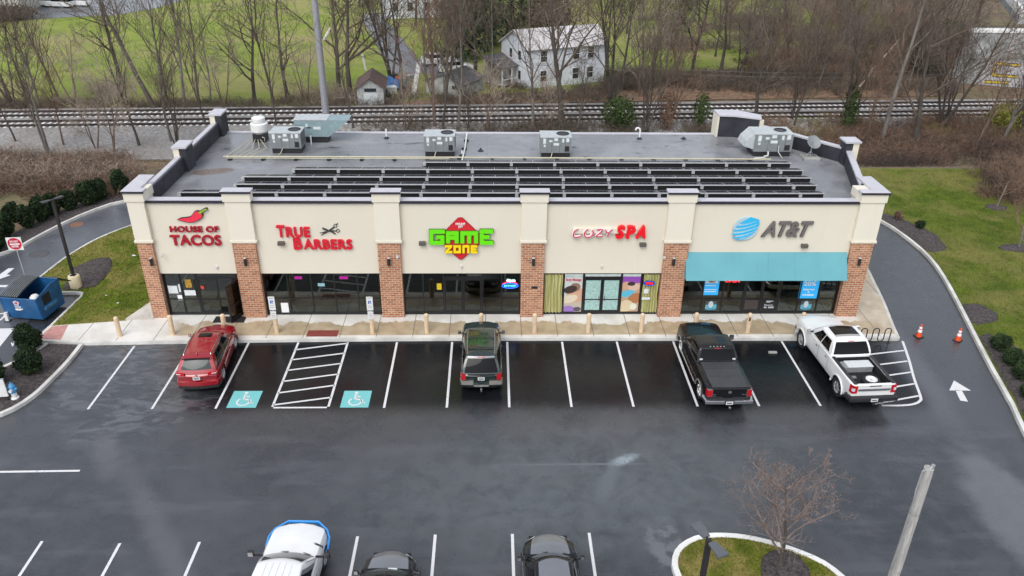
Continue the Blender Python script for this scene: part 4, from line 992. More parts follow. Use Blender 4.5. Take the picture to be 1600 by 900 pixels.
# ------------------------------------------------------------------ roof things
def rooftop_unit(label, x, y, z, w=1.8, d=1.3, h=.92, lid=None, body=None):
    t = thing('rooftop_unit', label, 'air conditioner', (x, y, z), 0, 'grey packaged air conditioning units')
    MB().box(-w/2+.05, w/2-.05, -d/2+.05, d/2-.05, 0, .30).build('kerb_base', M['black_plastic'], t)
    MB().box(-w/2, w/2, -d/2, d/2, .30, .30+h).build('cabinet', body or M['grey_metal'], t, bevel=.012)
    MB().box(-w/2-.02, w/2+.02, -d/2-.02, d/2+.02, .30+h, .34+h).build('lid', lid or M['unit_lid'], t)
    f = MB().lathe([(.36, 0), (.38, .03), (.34, .045), (.33, .0)], 28, (w*.24, .05, .34+h)); o = f.build('fan_ring', M['black_plastic'], t, smooth=True)
    fb = MB()
    for k in range(5):
        a = k*1.2566; fb.add([(w*.24+.05*math.cos(a), .05+.05*math.sin(a), .345+h), (w*.24+.31*math.cos(a-.2), .05+.31*math.sin(a-.2), .352+h), (w*.24+.31*math.cos(a+.35), .05+.31*math.sin(a+.35), .344+h)], [(0, 1, 2)])
    fb.lathe([(0, 0), (.33, 0)], 24, (w*.24, .05, .342+h)); fb.build('fan', M['steel_dark'], o)
    y_ = -d/2-.004
    for a, b, c, e in ((-.42, -.33, .62, .95), (-.22, -.12, .72, .86), (-.06, .06, .80, .98), (-.08, .1, .5, .66), (.2, .26, .7, .95), (.33, .43, .72, .98), (-.40, -.34, .40, .55)):
        MB().box(a*w, b*w, y_, -d/2, .30+c*h, .30+e*h).build('data_label', M['paper'], t)
    pn = MB(); 
    for k in (-.14, .12, .30): pn.box(k*w-.006, k*w+.006, -d/2-.006, -d/2, .36, .26+h)
    pn.build('panel_seam', M['black_plastic'], t); MB().box(.30*w, .43*w, -d/2-.05, -d/2, .42, .72).build('disconnect_box', M['steel_dark'], t)
    lv = MB()
    for k in range(7): lv.box(w/2, w/2+.012, -d/2+.15, d/2-.15, .45+k*.12, .49+k*.12)
    lv.build('louvre', M['steel_dark'], t)
    MB().tube([(-.12*w, -d/2-.02, .32), (-.16*w, -d/2-.25, .12), (-.24*w, -d/2-.45, -.0+.03)], .022, 6).build('drain_pipe', M['pipe_yellow'], t)
    return t
u1 = rooftop_unit('grey air conditioning unit beside the white exhaust fan, leftmost on the roof', -12.2, 46.6, ZR)
for lb, x, y in (('grey air conditioning unit near the roof middle, left of the thin white conduit', -3.1, 46.1), ('grey air conditioning unit right of the roof middle, alone between two gooseneck vents', 3.75, 45.95)): dup(u1, lb, (x, y, ZR))
t = rooftop_unit('largest grey unit with a slanted hood, beside the satellite dish', 16.75, 46.4, ZR, 2.3, 1.5, 1.05); t['group'] = 'grey packaged air conditioning units'
hd = MB(); hd.hexa([(-1.75, -.7, .62), (-1.15, -.7, .45), (-1.15, .7, .45), (-1.75, .7, .62), (-1.62, -.7, .95), (-1.15, -.7, 1.42), (-1.15, .7, 1.42), (-1.62, .7, .95)]); hd.build('intake_hood', M['unit_lid'], t)
MB().tube([(-.3, -.87, .35), (-.3, -.98, .3), (-.3, -1.0, .14), (-.55, -1.05, .14), (-.6, -1.2, .1), (-1.2, -1.3, .08)], .035, 8).build('drain_pipe', M['pvc'], t); MB().tube([(.3, -.87, .7), (.25, -1.05, .4), (.45, -1.35, .1)], .03, 8).build('gas_pipe', M['galv'], t)
# make-up air unit with sloping intake
t = thing('makeup_air_unit', 'blue-grey air unit with a long sloping intake hood at the rear edge of the roof', 'air unit', (-11.1, 48.6, ZR))
MB().box(-.94, .94, -.54, .54, 0, .38).build('kerb_base', M['black_plastic'], t); MB().box(-1.0, 1.0, -.6, .6, .38, 1.42).build('cabinet', M['blue_grey'], t, bevel=.012); MB().box(-1.03, 1.03, -.63, .63, 1.42, 1.46).build('lid', M['unit_lid'], t)
MB().hexa([(1.0, -.6, .38), (1.05, -.6, .38), (1.05, .6, .38), (1.0, .6, .38), (1.0, -.6, 1.43), (2.35, -.6, 1.43), (2.35, .6, 1.43), (1.0, .6, 1.43)]).build('intake_hood', M['blue_grey'], t)
MB().box(.15, .6, -.606, -.6, .85, 1.02).build('data_label', M['paper'], t); MB().box(-.3, -.18, -.61, -.6, 1.0, 1.2).build('data_label', M['paper'], t); MB().box(-.28, .0, -.64, -.6, .95, .99).build('handle', M['steel_dark'], t); MB().cyl(.0, -.9, 0, .55, .05).build('vent_pipe', M['pvc'], t)
# exhaust fan
t = thing('exhaust_fan', 'white mushroom-topped round exhaust fan at the left rear of the roof', 'exhaust fan', (-14.35, 48.45, ZR))
MB().box(-.38, .38, -.38, .38, 0, .5).build('kerb_base', M['black_plastic'], t); MB().lathe([(.40, .5), (.50, .62), (.53, .64), (.53, 1.10), (.44, 1.16), (.40, 1.17)], 28).build('housing', M['white_paint'], t, smooth=True); MB().lathe([(.38, 1.17), (.40, 1.2), (.40, 1.44), (.36, 1.48), (0, 1.5)], 24).build('cap', M['white_paint'], t, smooth=True); MB().tube([(.2, -.4, .35), (.36, -.46, .3), (.34, -.44, .1)], .015, 6).build('cable', M['pvc'], t)
MB().cyl(0, 0, .45, .6, .36).build('neck', M['white_paint'], t)
# gas pipe with blocks, the fanned branch pipes on the left
t = thing('gas_pipe', 'yellow gas pipe on little black blocks running the whole roof length', 'pipe', (0, 0, 0))
MB().tube([(-15.6, 44.9, ZR+.16), (-9, 44.9, ZR+.16), (2, 44.84, ZR+.16), (16.4, 44.7, ZR+.16)], .045, 8).build('main', M['pipe_yellow'], t); MB().tube([(-15.4, 44.72, ZR+.13), (-2.5, 44.7, ZR+.13)], .025, 6).build('second_line', M['pipe_yellow'], t)
for x in [-15.2+i*1.9 for i in range(17)]: MB().box(x-.09, x+.09, 44.62, 45.05, ZR, ZR+.11).build('block', M['black_plastic'], t)
for i in range(5):
    a = -15.45+i*.33; MB().tube([(a, 44.92, ZR+.16), (a+.25+.1*i, 46.4, ZR+.17), (-14.9+i*.16, 48.0, ZR+.2)], .024, 6).build('branch', M['pipe_yellow'], t)
t = thing('conduit', 'thin white slanting conduit standing near the roof centre beside the second unit', 'conduit', (0, 0, 0)); MB().tube([(-1.75, 44.5, ZR+.12), (-1.65, 46.6, ZR+.16), (-1.6, 49.5, ZR+.2)], .045, 8).build('pipe', M['pvc'], t)
for p in ((-1.9, 44.9), (-1.7, 46.8), (-1.62, 48.4)): MB().box(p[0]-.15, p[0]+.15, p[1]-.07, p[1]+.07, ZR, ZR+.12).build('block', M['black_plastic'], t)
def vent(px, py, h, lab, goose=False, m='pvc'):
    p = at(px, py, ZR); r = .055
    t = thing('vent_pipe', lab, 'vent pipe', (p.x, p.y, ZR), 0, 'vent pipes on the roof'); MB().lathe([(.2, 0), (.1, .06), (.07, .12)], 16).build('flashing', M['black_plastic'], t)
    pts = [(0, 0, 0), (0, 0, h)]+([(-.03, 0, h+.1), (-.12, 0, h+.17), (-.24, 0, h+.15), (-.28, 0, h+.02)] if goose else []); MB().tube(pts, r, 10).build('pipe', M[m], t, smooth=True)
vent(604, 216, .6, 'straight white vent pipe left of the second roof unit'); vent(999, 217, .55, 'white gooseneck vent pipe right of the third roof unit', True); vent(1068, 217, .12, 'short black stub vent near the right rear of the roof', m='black_plastic')
vent(751, 236, .18, 'short dark stub vent between the two middle units', m='black_plastic'); vent(722, 243, .3, 'short white pipe stub at the foot of the white conduit')
# satellite dish
p = at(1265, 247, ZR); t = thing('satellite_dish', 'grey satellite dish on a ballasted frame at the right of the roof', 'satellite dish', (p.x, p.y, ZR))
b = MB(); 
for k in range(3): b.box(-.5, .5, -.42+k*.3, -.18+k*.3, .03, .12)
b.build('ballast_block', M['old_concrete'], t); f = MB(); f.box(-.55, .55, -.45, -.41, 0, .05); f.box(-.55, .55, .5, .54, 0, .05); f.box(-.55, -.51, -.45, .54, 0, .05); f.box(.51, .55, -.45, .54, 0, .05); f.build('base_frame', M['galv'], t)
MB().tube([(0, 0, .1), (0, 0, .75)], .035, 8).build('mast', M['galv'], t); MB().tube([(-.25, 0, .12), (0, 0, .45)], .018, 6).build('strut', M['galv'], t); MB().tube([(.25, 0, .12), (0, 0, .45)], .018, 6).build('strut', M['galv'], t)
d = MB().lathe([(0, 0), (.15, .02), (.3, .07), (.42, .14), (.43, .15), (.42, .155), (.3, .085), (0, .015)], 28).build('dish', M['grey_metal'], t, smooth=True, loc=(0, -.05, .95)); d.rotation_euler = (math.radians(48), 0, math.radians(10))
MB().tube([(0, 0, .0), (-.1, -.35, .3), (-.2, -.42, .42)], .016, 6).build('feed_arm', M['galv'], t).location = (0, 0, .75)
# solar rows
M['solar'] = plain('solar_glass', (.006, .007, .012), .22, var=.1, spec=.3); M['alu'] = plain('aluminium_rail', (.60, .60, .61), .35, metal=.3, var=.05)
rows = [(-15.83, 17.46, 38.25, 'nearest the front parapet'), (-13.35, 17.33, 39.42, 'second from the front parapet'), (-13.26, 17.3, 40.55, 'in the middle of the five'), (-10.85, 17.28, 41.75, 'fourth from the front parapet'), (-3.8, 17.2, 42.95, 'shortest and farthest back')]
PWID = 1.22
proto = MB(); PD, TL = .80, math.radians(12)
def slab(mb, x0, x1, y0, y1, z, th):
    f = lambda x, y: (x, y*math.cos(TL), z-y*math.sin(TL)); mb.add([f(x, y) for x, y in ((x0, y0), (x1, y0), (x1, y1), (x0, y1))]+[Vector(f(x, y))+Vector((0, 0, th)) for x, y in ((x0, y0), (x1, y0), (x1, y1), (x0, y1))], [(3, 2, 1, 0), (4, 5, 6, 7), (0, 1, 5, 4), (1, 2, 6, 5), (2, 3, 7, 6), (3, 0, 4, 7)])
slab(proto, .01, PWID-.01, .02, PD-.02, 0, .03); _o = proto.build('panel', M['solar']); pme = _o.data; bpy.data.objects.remove(_o)
fr = MB(); slab(fr, 0, PWID, 0, .02, 0, .034); slab(fr, 0, PWID, PD-.02, PD, 0, .034); slab(fr, 0, .012, 0, PD, 0, .034); slab(fr, PWID-.012, PWID, 0, PD, 0, .034); _o = fr.build('frame', M['alu']); fme = _o.data; bpy.data.objects.remove(_o)
for i, (a, b, y, lb) in enumerate(rows):
    t = thing('solar_panel_row', 'row of dark solar panels '+lb, 'solar panels', (a, y, ZR+.52), 0, 'solar panel rows'); n = round((b-a)/PWID)
    for k in range(n):
        o = bpy.data.objects.new('panel', pme); C.objects.link(o); o.parent = t; o.location.x = k*PWID; f_ = bpy.data.objects.new('frame', fme); C.objects.link(f_); f_.parent = o
    s = MB()
    slab(s, -.03, n*PWID+.03, -.035, .0, -.02, .045)
    s.build('rail', M['alu'], t)
    for k in range(0, n+1, 2):
        s = MB(); s.box(k*PWID-.08, k*PWID+.08, -.04, .05, -.20, -.03); s.build('support', M['alu'], t)
        MB().box(k*PWID-.16, k*PWID+.16, -.02, PD, -.52, -.36).build('ballast_block', M['black_plastic'], t)
    MB().box(0, n*PWID, .06, .10, -.50, -.06).build('shade_sheet', M['dark'], t)  # added black sheet standing in for the shaded void under the panels
# ------------------------------------------------------------------ vehicles (built facing +Y, origin on the ground mid-car)
def lerp(pts, y):
    """smooth interpolation through (y, value) pairs"""
    if y <= pts[0][0]: return pts[0][1]
    for (a, va), (b, vb) in zip(pts, pts[1:]):
        if y <= b: return va+(vb-va)*(y-a)/(b-a)
    return pts[-1][1]
def paint(name, col, rough=.25, metal=.0, coat=1.):
    t = NT(name); t.base(t.mix(t.ramp(t.noise(1.2, 3), .3, .7), tuple(c*.92 for c in col), col)); t.rough(t.ramp(t.noise(3, 5), .35, .7, rough, rough+.1)); t.p.inputs['Metallic'].default_value = metal
    t.p.inputs['Coat Weight'].default_value = coat; t.p.inputs['Specular IOR Level'].default_value = .5 if coat > .6 else .3; t.p.inputs['Coat Roughness'].default_value = .05; return t.m
M['p_red'] = paint('paint_red', (.30, .003, .011), .2, .1); M['p_green'] = paint('paint_dark_green', (.006, .019, .017), .25, .1); M['p_black'] = paint('paint_black', (.004, .004, .005), .2, coat=.45)
M['p_white'] = paint('paint_white', (.78, .78, .77), .35); M['p_grey'] = paint('paint_grey', (.19, .20, .215), .3, .3); M['p_silver'] = paint('paint_silver_lower', (.30, .29, .26), .4, .3); M['p_bluetube'] = paint('paint_bright_blue', (.02, .30, .80), .3)
M['tonneau'] = plain('tonneau_cover', (.045, .047, .052), .5, var=.08, sc=2)
class Car:
    def __init__(s, name, label, cat, pos, rz, **k):
        s.__dict__.update(dict(L=4.7, W=1.86, zb=.22, wb=2.66, ro=.98, rw=.35, tw=.225, bow_f=.16, bow_r=.06, tumble=.93, paintm='p_red', bed=None, arch=1.13, round_=.34, plan=.17, clad=None), **k)
        s.t = thing(name, label, cat, (pos[0], pos[1], 0), rz); s.y0 = -s.L/2; s.y1 = s.L/2; s.yr = s.y0+s.ro; s.yf = s.yr+s.wb; s.m = M[s.paintm]
    def D(s, v):
        """plan rounding of both ends"""
        x, y, z = v; df, dr = s.y1-y, y-s.y0; r = s.round_*1.6; k = 1; q = (x/(s.W/2))**2
        if df < r: u = 1-max(df, 0)/r; k = 1-s.plan*u**2.2
        if dr < r: u = 1-max(dr, 0)/r; k = 1-s.plan*.55*u**2.4
        x *= k
        if df < 1.1: y -= s.bow_f*q*(1-max(df, 0)/1.1)
        if dr < .5: y += s.bow_r*q*(1-max(dr, 0)/.5)
        return (x, y, z)
    def sec(s, y):
        w = s.W/2; zt = lerp(s.top, y); zs = lerp(s.sh, y); zb = s.zb
        df, dr = s.y1-y, y-s.y0
        if df < .3: zb += .10*(1-df/.3)**2
        if dr < .3: zb += .12*(1-dr/.3)**2
        zm = zb+(zs-zb)*.55
        P = [(w*.955, zb), (w*.985, zb+.10), (w*1.0, zm), (w*.992, zs-.06), (w*s.tumble+.035, zs+(zt-zs)*.35), (w*s.tumble-.03, zt-.018), (w*.80, zt+.0)]
        inbed = s.bed and s.bed[0] <= y <= s.bed[1]
        if inbed: P += [(w*.795, zt-.01), (w*.79, s.bed[2]), (0, s.bed[2])]
        else: c = lerp(s.crown, y) if hasattr(s, 'crown') else .03; P += [(w*.795, zt+.001), (w*.45, zt+c*.7), (0, zt+c)]
        ra = s.rw*s.arch
        for yw in (s.yr, s.yf):
            if abs(y-yw) < ra:
                za = s.rw+math.sqrt(ra*ra-(y-yw)**2)
                P = [(x if j < 2 or z > za else x, max(z, za+.012*j) if j < 4 else z) for j, (x, z) in enumerate(P)]
        return P
    def body(s):
        ys = set([s.y0, s.y0+.02, s.y0+.06, s.y0+.12, s.y1, s.y1-.02, s.y1-.06, s.y1-.12]); y = s.y0
        while y < s.y1: ys.add(round(y, 3)); y += .07
        ra = s.rw*s.arch
        for yw in (s.yr, s.yf):
            for k in range(-8, 9): ys.add(yw+ra*math.sin(k*math.pi/16))
            ys |= {yw-ra-.004, yw+ra+.004}
        for p in s.top: ys.add(p[0])
        if s.bed: ys = {q for q in ys if not (abs(q-s.bed[0]) < .02 or abs(q-s.bed[1]) < .02)} | {s.bed[0]-.003, s.bed[0], s.bed[1], s.bed[1]+.003}
        ys = sorted(q for q in ys if s.y0 <= q <= s.y1); mb = MB(); n = None
        for y in ys:
            P = s.sec(y); e = 0
            df, dr = s.y1-y, y-s.y0; sh = min(df, dr); 
            if sh < .12: e = (1-sh/.12)**2*.05
            full = [(-x, z) for x, z in P[:-1]]+[P[-1]]+[(x, z) for x, z in P[:-1]][::-1]; n = len(full)
            for x, z in full:
                zt = max(q[1] for q in P); zz_ = z-e*max(0, (z-.6)/(zt-.6+1e-6))
                mb.v.append(s.D((x, y, zz_)))
        for i in range(len(ys)-1):
            for k in range(n-1): mb.f.append((i*n+k, i*n+k+1, (i+1)*n+k+1, (i+1)*n+k))
        for i in (0, len(ys)-1):
            c = len(mb.v); 
            for k in range(n//2): mb.f.append((i*n+k, i*n+k+1, i*n+n-2-k, i*n+n-1-k))
        s.b = mb.build('body', s.m, s.t, smooth=32)
        MB().box(-s.W/2+.27, s.W/2-.27, s.y0+.12, s.y1-.12, s.zb+.02, min(1.0, s.sh[1][1]-.12)).build('underbody', M['dark'], s.t)
        for yw in (s.yr, s.yf):
            for sx in (-1, 1):
                wl = MB(); x0, x1 = sx*(s.W/2-.30), sx*(s.W/2-.035); P = []
                for k in range(13): a = math.pi*k/12; P.append((s.yw_(yw, a), s.rw+ra*1.02*math.sin(a)))
                for x in (x0, x1): wl.v += [(x, y, z) for y, z in P]
                b = len(wl.v)-26; wl.f += [(b+k, b+k+1, b+14+k, b+13+k) for k in range(12)]; wl.build('wheel_well', M['dark'], s.t)
    def yw_(s, yw, a): return yw-s.rw*s.arch*1.02*math.cos(a)
    def wheels(s, spokes=5, rimr=.66, rim=None):
        for yw in (s.yr, s.yf):
            for sx in (-1, 1):
                R_, w = s.rw, s.tw; xo = s.W/2-.03
                prof = [(R_*rimr, -w/2), (R_*.93, -w/2), (R_*.99, -w/2+.03), (R_, -w/2+.06), (R_, w/2-.06), (R_*.99, w/2-.03), (R_*.93, w/2), (R_*rimr, w/2), (R_*rimr, -w/2)]
                o = MB().lathe(prof, 32, axis='x').build('wheel', M['tyre'], s.t, smooth=50, loc=(sx*(xo-w/2), yw, R_))
                r = MB(); q = R_*rimr; e = sx*w/2
                r.lathe([(q, -e*.8), (q*.99, e*.98), (q*.9, e*.9), (q*.86, e*.55), (q*.86, -e*.5)], 28, axis='x')
                for k in range(spokes):
                    a = 2*math.pi*k/spokes+.3; ca, sa = math.cos(a), math.sin(a); wd0, wd1 = q*.16, q*.12
                    f = lambda rr, ww, xx: (xx, rr*ca-ww*sa, rr*sa+ww*ca)
                    r.hexa([f(q*.12, -wd0, e*.62), f(q*.9, -wd1, e*.70), f(q*.9, wd1, e*.70), f(q*.12, wd0, e*.62), f(q*.12, -wd0*.8, e*.86), f(q*.9, -wd1*.8, e*.93), f(q*.9, wd1*.8, e*.93), f(q*.12, wd0*.8, e*.86)])
                r.lathe([(0, e*.9), (q*.2, e*.88), (q*.22, e*.6)], 16, axis='x'); r.build('rim', rim or M['rim'], o, smooth=30)
                MB().lathe([(0, e*.4), (q*.85, e*.4)], 20, axis='x').build('brake', M['dark'], o)
    # cabin: four curved sides and a crowned roof; cab = (yb0, yt0, yt1, yb1, zbelt, zroof, wb, wt, bowf, bowr)
    def cs(s, side, u, v, o=0.):
        yb0, yt0, yt1, yb1, zb, zr, wb, wt, bf, br = s.cab; c = v
        w = wb+(wt-wb)*v+.035*math.sin(math.pi*v)*.6; z = zb+(zr-zb)*v
        f = yb1+(yt1-yb1)*v; r = yb0+(yt0-yb0)*v; n = .10*(1-v)+.16*v
        if side == 'F': x = w*(2*u-1); q = (x/w)**2; return (x*(1+o*.0), f-bf*q+o*.9+.03*math.sin(math.pi*v), z+o*.7)
        if side == 'B': x = w*(1-2*u); q = (x/w)**2; return (x, r+br*q-o*.9-.03*math.sin(math.pi*v), z+o*.6)
        ya, yb = f-bf, r+br; y = ya+(yb-ya)*u; bul = .03*math.sin(math.pi*u); sx = 1 if side == 'R' else -1
        return (sx*(w+bul+o), y, z+o*.3)
    def roofp(s, u, v, o=0.):
        """u across, v rear to front"""
        yb0, yt0, yt1, yb1, zb, zr, wb, wt, bf, br = s.cab; x = wt*(2*u-1); q = (x/wt)**2
        f = yt1-bf*q; r = yt0+br*q; y = r+(f-r)*v
        w_ = 1+.03/wt*math.sin(math.pi*(1-v)); return (x*w_, y, zr+s.rc*(1-q)**.8*(1-(2*v-1)**4)**.7*1.+.0+o)
    def cabin(s, rc=.05):
        s.rc = rc; mb = MB()
        for side in 'FRBL': mb.grid(lambda u, v: s.cs(side, u, v), 14, 8)
        mb.grid(lambda u, v: s.roofp(u, v), 14, 14)
        bm = bmesh.new(); me = bpy.data.meshes.new('cabin'); me.from_pydata(mb.v, [], mb.f); bm.from_mesh(me); bmesh.ops.remove_doubles(bm, verts=bm.verts, dist=.012)
        bmesh.ops.recalc_face_normals(bm, faces=bm.faces); bm.to_mesh(me); bm.free(); me.materials.append(s.m); me.shade_smooth(); me.set_sharp_from_angle(angle=math.radians(48))
        s.c = bpy.data.objects.new('cabin', me); C.objects.link(s.c); s.c.parent = s.t
        b = s.c.modifiers.new('bevel', 'BEVEL'); b.width = .03; b.segments = 3; b.limit_method = 'ANGLE'; b.angle_limit = math.radians(30)
    def pane(s, name, side, u0, u1, v0, v1, m, o=.010, taper=(0, 0), parent=None, nu=10, nv=5):
        f = lambda u, v: s.cs(side, (u0+taper[0]*v)+(u1-taper[1]*v-(u0+taper[0]*v))*u, v0+(v1-v0)*v, o) if True else 0
        return MB().grid(f, nu, nv).build(name, m, parent or s.t, smooth=True)
    def roofpatch(s, name, u0, u1, v0, v1, m, o=.008):
        return MB().grid(lambda u, v: s.roofp(u0+(u1-u0)*u, v0+(v1-v0)*v, o), 8, 8).build(name, m, s.t, smooth=True)
    def hexb(s, name, x0, x1, y0, y1, z0, z1, m, parent=None, n=8, smooth=False, dx=0):
        """a box bent round the car's ends"""
        mb = MB()
        def F(a, b): return mb.grid(lambda u, v: s.D(a(u, v)), *b)
        F(lambda u, v: (x0+(x1-x0)*u, y0, z0+(z1-z0)*v), (n, 1)); F(lambda u, v: (x0+(x1-x0)*u, y1, z0+(z1-z0)*v), (n, 1))
        F(lambda u, v: (x0+(x1-x0)*u, y0+(y1-y0)*v, z0), (n, 3)); F(lambda u, v: (x0+(x1-x0)*u, y0+(y1-y0)*v, z1), (n, 3))
        F(lambda u, v: (x0, y0+(y1-y0)*v, z0+(z1-z0)*u), (1, 3)); F(lambda u, v: (x1, y0+(y1-y0)*v, z0+(z1-z0)*u), (1, 3))
        o = mb.build(name, m, parent or s.t, fix=False)
        me = o.data; bm = bmesh.new(); bm.from_mesh(me); bmesh.ops.remove_doubles(bm, verts=bm.verts, dist=.0005); bmesh.ops.recalc_face_normals(bm, faces=bm.faces); bm.to_mesh(me); bm.free(); return o
    def wrap(s, name, end, z0, z1, m, out=.02, back=.35, parent=None, top=.0):
        """a bumper or trim band running round one end"""
        w = s.W/2+out*.6; ye = (s.y0-out) if end < 0 else (s.y1+out); yb = (s.y0+back) if end < 0 else (s.y1-back)
        pts = [(-w, yb+(ye-yb)*k/6) for k in range(6)]+[(-w+2*w*k/14, ye) for k in range(15)]+[(w, ye+(yb-ye)*k/6) for k in range(1, 7)]
        n = len(pts); mb = MB()
        for z, ins in ((z0, .05), (z0+.03, 0), (z1-.02, 0), (z1, .03), (z1, .12+top)):
            for x, y in pts:
                xx = x*(1-ins*.9/(s.W/2)*(1 if abs(x) >= w-.001 else 1)); yy = y+(ins if end < 0 else -ins)*(1 if (abs(y-ye) < .1) else .3)
                mb.v.append(s.D((xx, max(s.y0-out, min(s.y1+out, yy)), z)))
        for j in range(4):
            for i in range(n-1): mb.f.append((j*n+i, j*n+i+1, (j+1)*n+i+1, (j+1)*n+i))
        return mb.build(name, m, parent or s.t, smooth=45)
    def sidep(s, name, ya, yb, t0, t1, m, o=.006, parent=None, nu=10, sides=(-1, 1)):
        """a panel on the body side following its section; t runs up the section 0..1"""
        outp = []
        for sx in sides:
            def f(u, v):
                y = ya+(yb-ya)*u; P = s.sec(y)[1:5]; t = t0+(t1-t0)*v; zt = P[0][1]+(P[3][1]-P[0][1])*t
                for (xa, za), (xb, zb_) in zip(P, P[1:]):
                    if zt <= zb_+1e-6 and zb_ > za: k = max(0, (zt-za)/(zb_-za)); x = xa+(xb-xa)*k; break
                else: x = P[3][0]
                x, y, z = s.D((x, y, zt)); return (sx*(x+o), y, z)
            outp.append(MB().grid(f, nu, 6).build(name, m, parent or s.t, smooth=True))
        return outp
    def doors(s, spans, t0=.02, t1=.97, handle=None):
        for a, b in spans:
            s.sidep('door_seam', a-.012, b+.012, t0-.02, t1+.012, M['dark'], .002)
            for sx, o in zip((-1, 1), s.sidep('door', a, b, t0, t1, s.m, .005)):
                zz_ = lerp(s.sh, a)-.07; x = s.W/2
                MB().tube([(sx*(x-.0), a+.08, zz_-.02), (sx*(x+.03), a+.10, zz_-.02), (sx*(x+.03), a+.24, zz_-.02), (sx*(x-.0), a+.26, zz_-.02)], .013, 6).build('handle', handle or s.m, o)
    def mirror(s, y, z, m, sz=(.13, .09, .085), arm=.06, glass=True):
        for sx in (-1, 1):
            x = sx*(s.W/2-.02); a, b, c = sz
            mm = MB().box(x+sx*arm-(a if sx < 0 else 0), x+sx*arm+(a if sx > 0 else 0), y-b/2, y+b/2, z-c, z+c)
            o = mm.build('mirror', m, s.t, bevel=.03, seg=3); MB().box(min(x-sx*.08, x+sx*(arm+.02)), max(x-sx*.08, x+sx*(arm+.02)), y-.03, y+.02, z-c*.8, z-c*.3).build('stalk', M['black_plastic'], o)
            MB().box(x+sx*(arm+.02)-(0 if sx > 0 else a-.04), x+sx*(arm+.02)+(a-.04 if sx > 0 else 0), y-b/2-.003, y-b/2, z-c*.75, z+c*.75).build('mirror_glass', M['chrome'], o)
    def plate(s, z, y=None, x=0, parent=None):
        y = (s.y0-.012) if y is None else y
        o = MB().box(x-.155, x+.155, y-.008, y+.01, z-.078, z+.078).build('number_plate', M['plate'], s.t); MB().box(x-.11, x+.11, y-.010, y-.008, z-.03, z+.025).build('characters', plate_ink, o); return o
    def wipers(s, n=2):
        yb1, zb = s.cab[3], s.cab[4]
        for k in range(n):
            x = -.45+k*.75; p = [s.cs('F', .5+x/2/s.cab[6]+q*.22, .05+.09*q, .03) for q in (0, .5, 1)]; MB().tube(p, .012, 5).build('wiper', M['black_plastic'], s.t)
plate_ink = plain('plate_characters', (.05, .07, .16), .5, var=0)

# --- red SUV
c = Car('parked_car', 'glossy red SUV parked nose-in before the taco shop', 'SUV', (0, 0), 0, L=4.66, W=1.86, rw=.36, wb=2.68, ro=1.0, paintm='p_red', bow_f=.22, bow_r=.10)
c.top = [(c.y0, .92), (c.y0+.1, .98), (c.y0+.3, 1.02), (.55, 1.03), (.95, 1.05), (1.5, 1.0), (2.0, .93), (c.y1-.08, .84), (c.y1, .76)]; c.sh = [(c.y0, .82), (c.y0+.3, .93), (0, .90), (1.2, .88), (c.y1, .70)]; c.crown = [(c.y0, .0), (1.0, .03), (1.4, .07), (c.y1-.1, .05), (c.y1, 0)]
c.cab = (c.y0+.05, c.y0+.52, .42, 1.18, 1.0, 1.60, .865, .64, .16, .10); c.body(); c.cabin(.055); c.wheels(5)
c.pane('windshield', 'F', .07, .93, .05, .93, M['car_glass']); c.pane('rear_window', 'B', .10, .90, .24, .88, M['car_glass_light'], taper=(.02, .02))
for sd_ in 'LR':
    c.pane('window_trim', sd_, .10, .93, .06, .93, M['chrome'], .009, taper=(.02, .07)); c.pane('window_surround', sd_, .115, .915, .09, .90, M['black_plastic'], .013, taper=(.02, .07))
    for a, b, tp in ((.15, .44, (.03, 0)), (.465, .73, (0, 0)), (.755, .885, (0, .055))): c.pane('side_window', sd_, a, b, .12, .87, M['car_glass'], .017, taper=tp)
    sx = 1 if sd_ == 'R' else -1; pts = [c.roofp(.5+sx*.455, v, .035) for v in (.06, .3, .6, .94)]; MB().tube([c.roofp(.5+sx*.455, .04, 0)]+pts+[c.roofp(.5+sx*.455, .96, 0)], .018, 6).build('roof_rail', M['chrome'], c.t)
c.roofpatch('sunroof', .27, .73, .72, .90, M['car_glass']); c.doors(((-.98, -.05), (-.02, 1.0)))
MB().grid(lambda u, v: (-.60+1.2*u, c.y0+.36+.10*v+.05*(2*u-1)**2, 1.615+.02*v+.03*(1-(2*u-1)**2)), 10, 2).build('rear_spoiler', M['p_red'], c.t); c.hexb('spoiler_edge', -.60, .60, c.y0+.37, c.y0+.40, 1.56, 1.60, M['black_plastic'])
for sx in (-1, 1):
    c.hexb('tail_light', *(sorted((sx*.56, sx*.94))), c.y0-.012, c.y0+.24, .93, 1.04, M['red_lens']); c.hexb('tail_light_clear', *(sorted((sx*.74, sx*.945))), c.y0-.02, c.y0+.1, .985, 1.03, M['white_lens']); c.hexb('exhaust_pipe', *(sorted((sx*.52, sx*.64))), c.y0-.01, c.y0+.1, .30, .36, M['chrome'])
c.wrap('rear_bumper', -1, .38, .62, M['p_red'], .045, .42); c.wrap('lower_trim', -1, .22, .38, M['black_plastic'], .03, .45); c.wrap('front_bumper', 1, .22, .52, M['p_red'], .03, .4); c.hexb('tailgate_crease', -.62, .62, c.y0-.018, c.y0+.02, .86, .885, M['chrome'] if 0 else M['p_red'])
c.plate(.80); c.hexb('badge', -.05, .05, c.y0-.02, c.y0, .93, .99, M['chrome']); c.mirror(.93, 1.10, M['p_red']); c.wipers(); MB().tube([(0, c.y0+.75, 1.655), (0, c.y0+.66, 1.72), (0, c.y0+.62, 1.68)], .02, 6).build('antenna_fin', M['p_red'], c.t)
for sx in (-1, 1): c.hexb('headlight', *(sorted((sx*.55, sx*.92))), c.y1-.3, c.y1+.005, .66, .76, M['white_lens'])
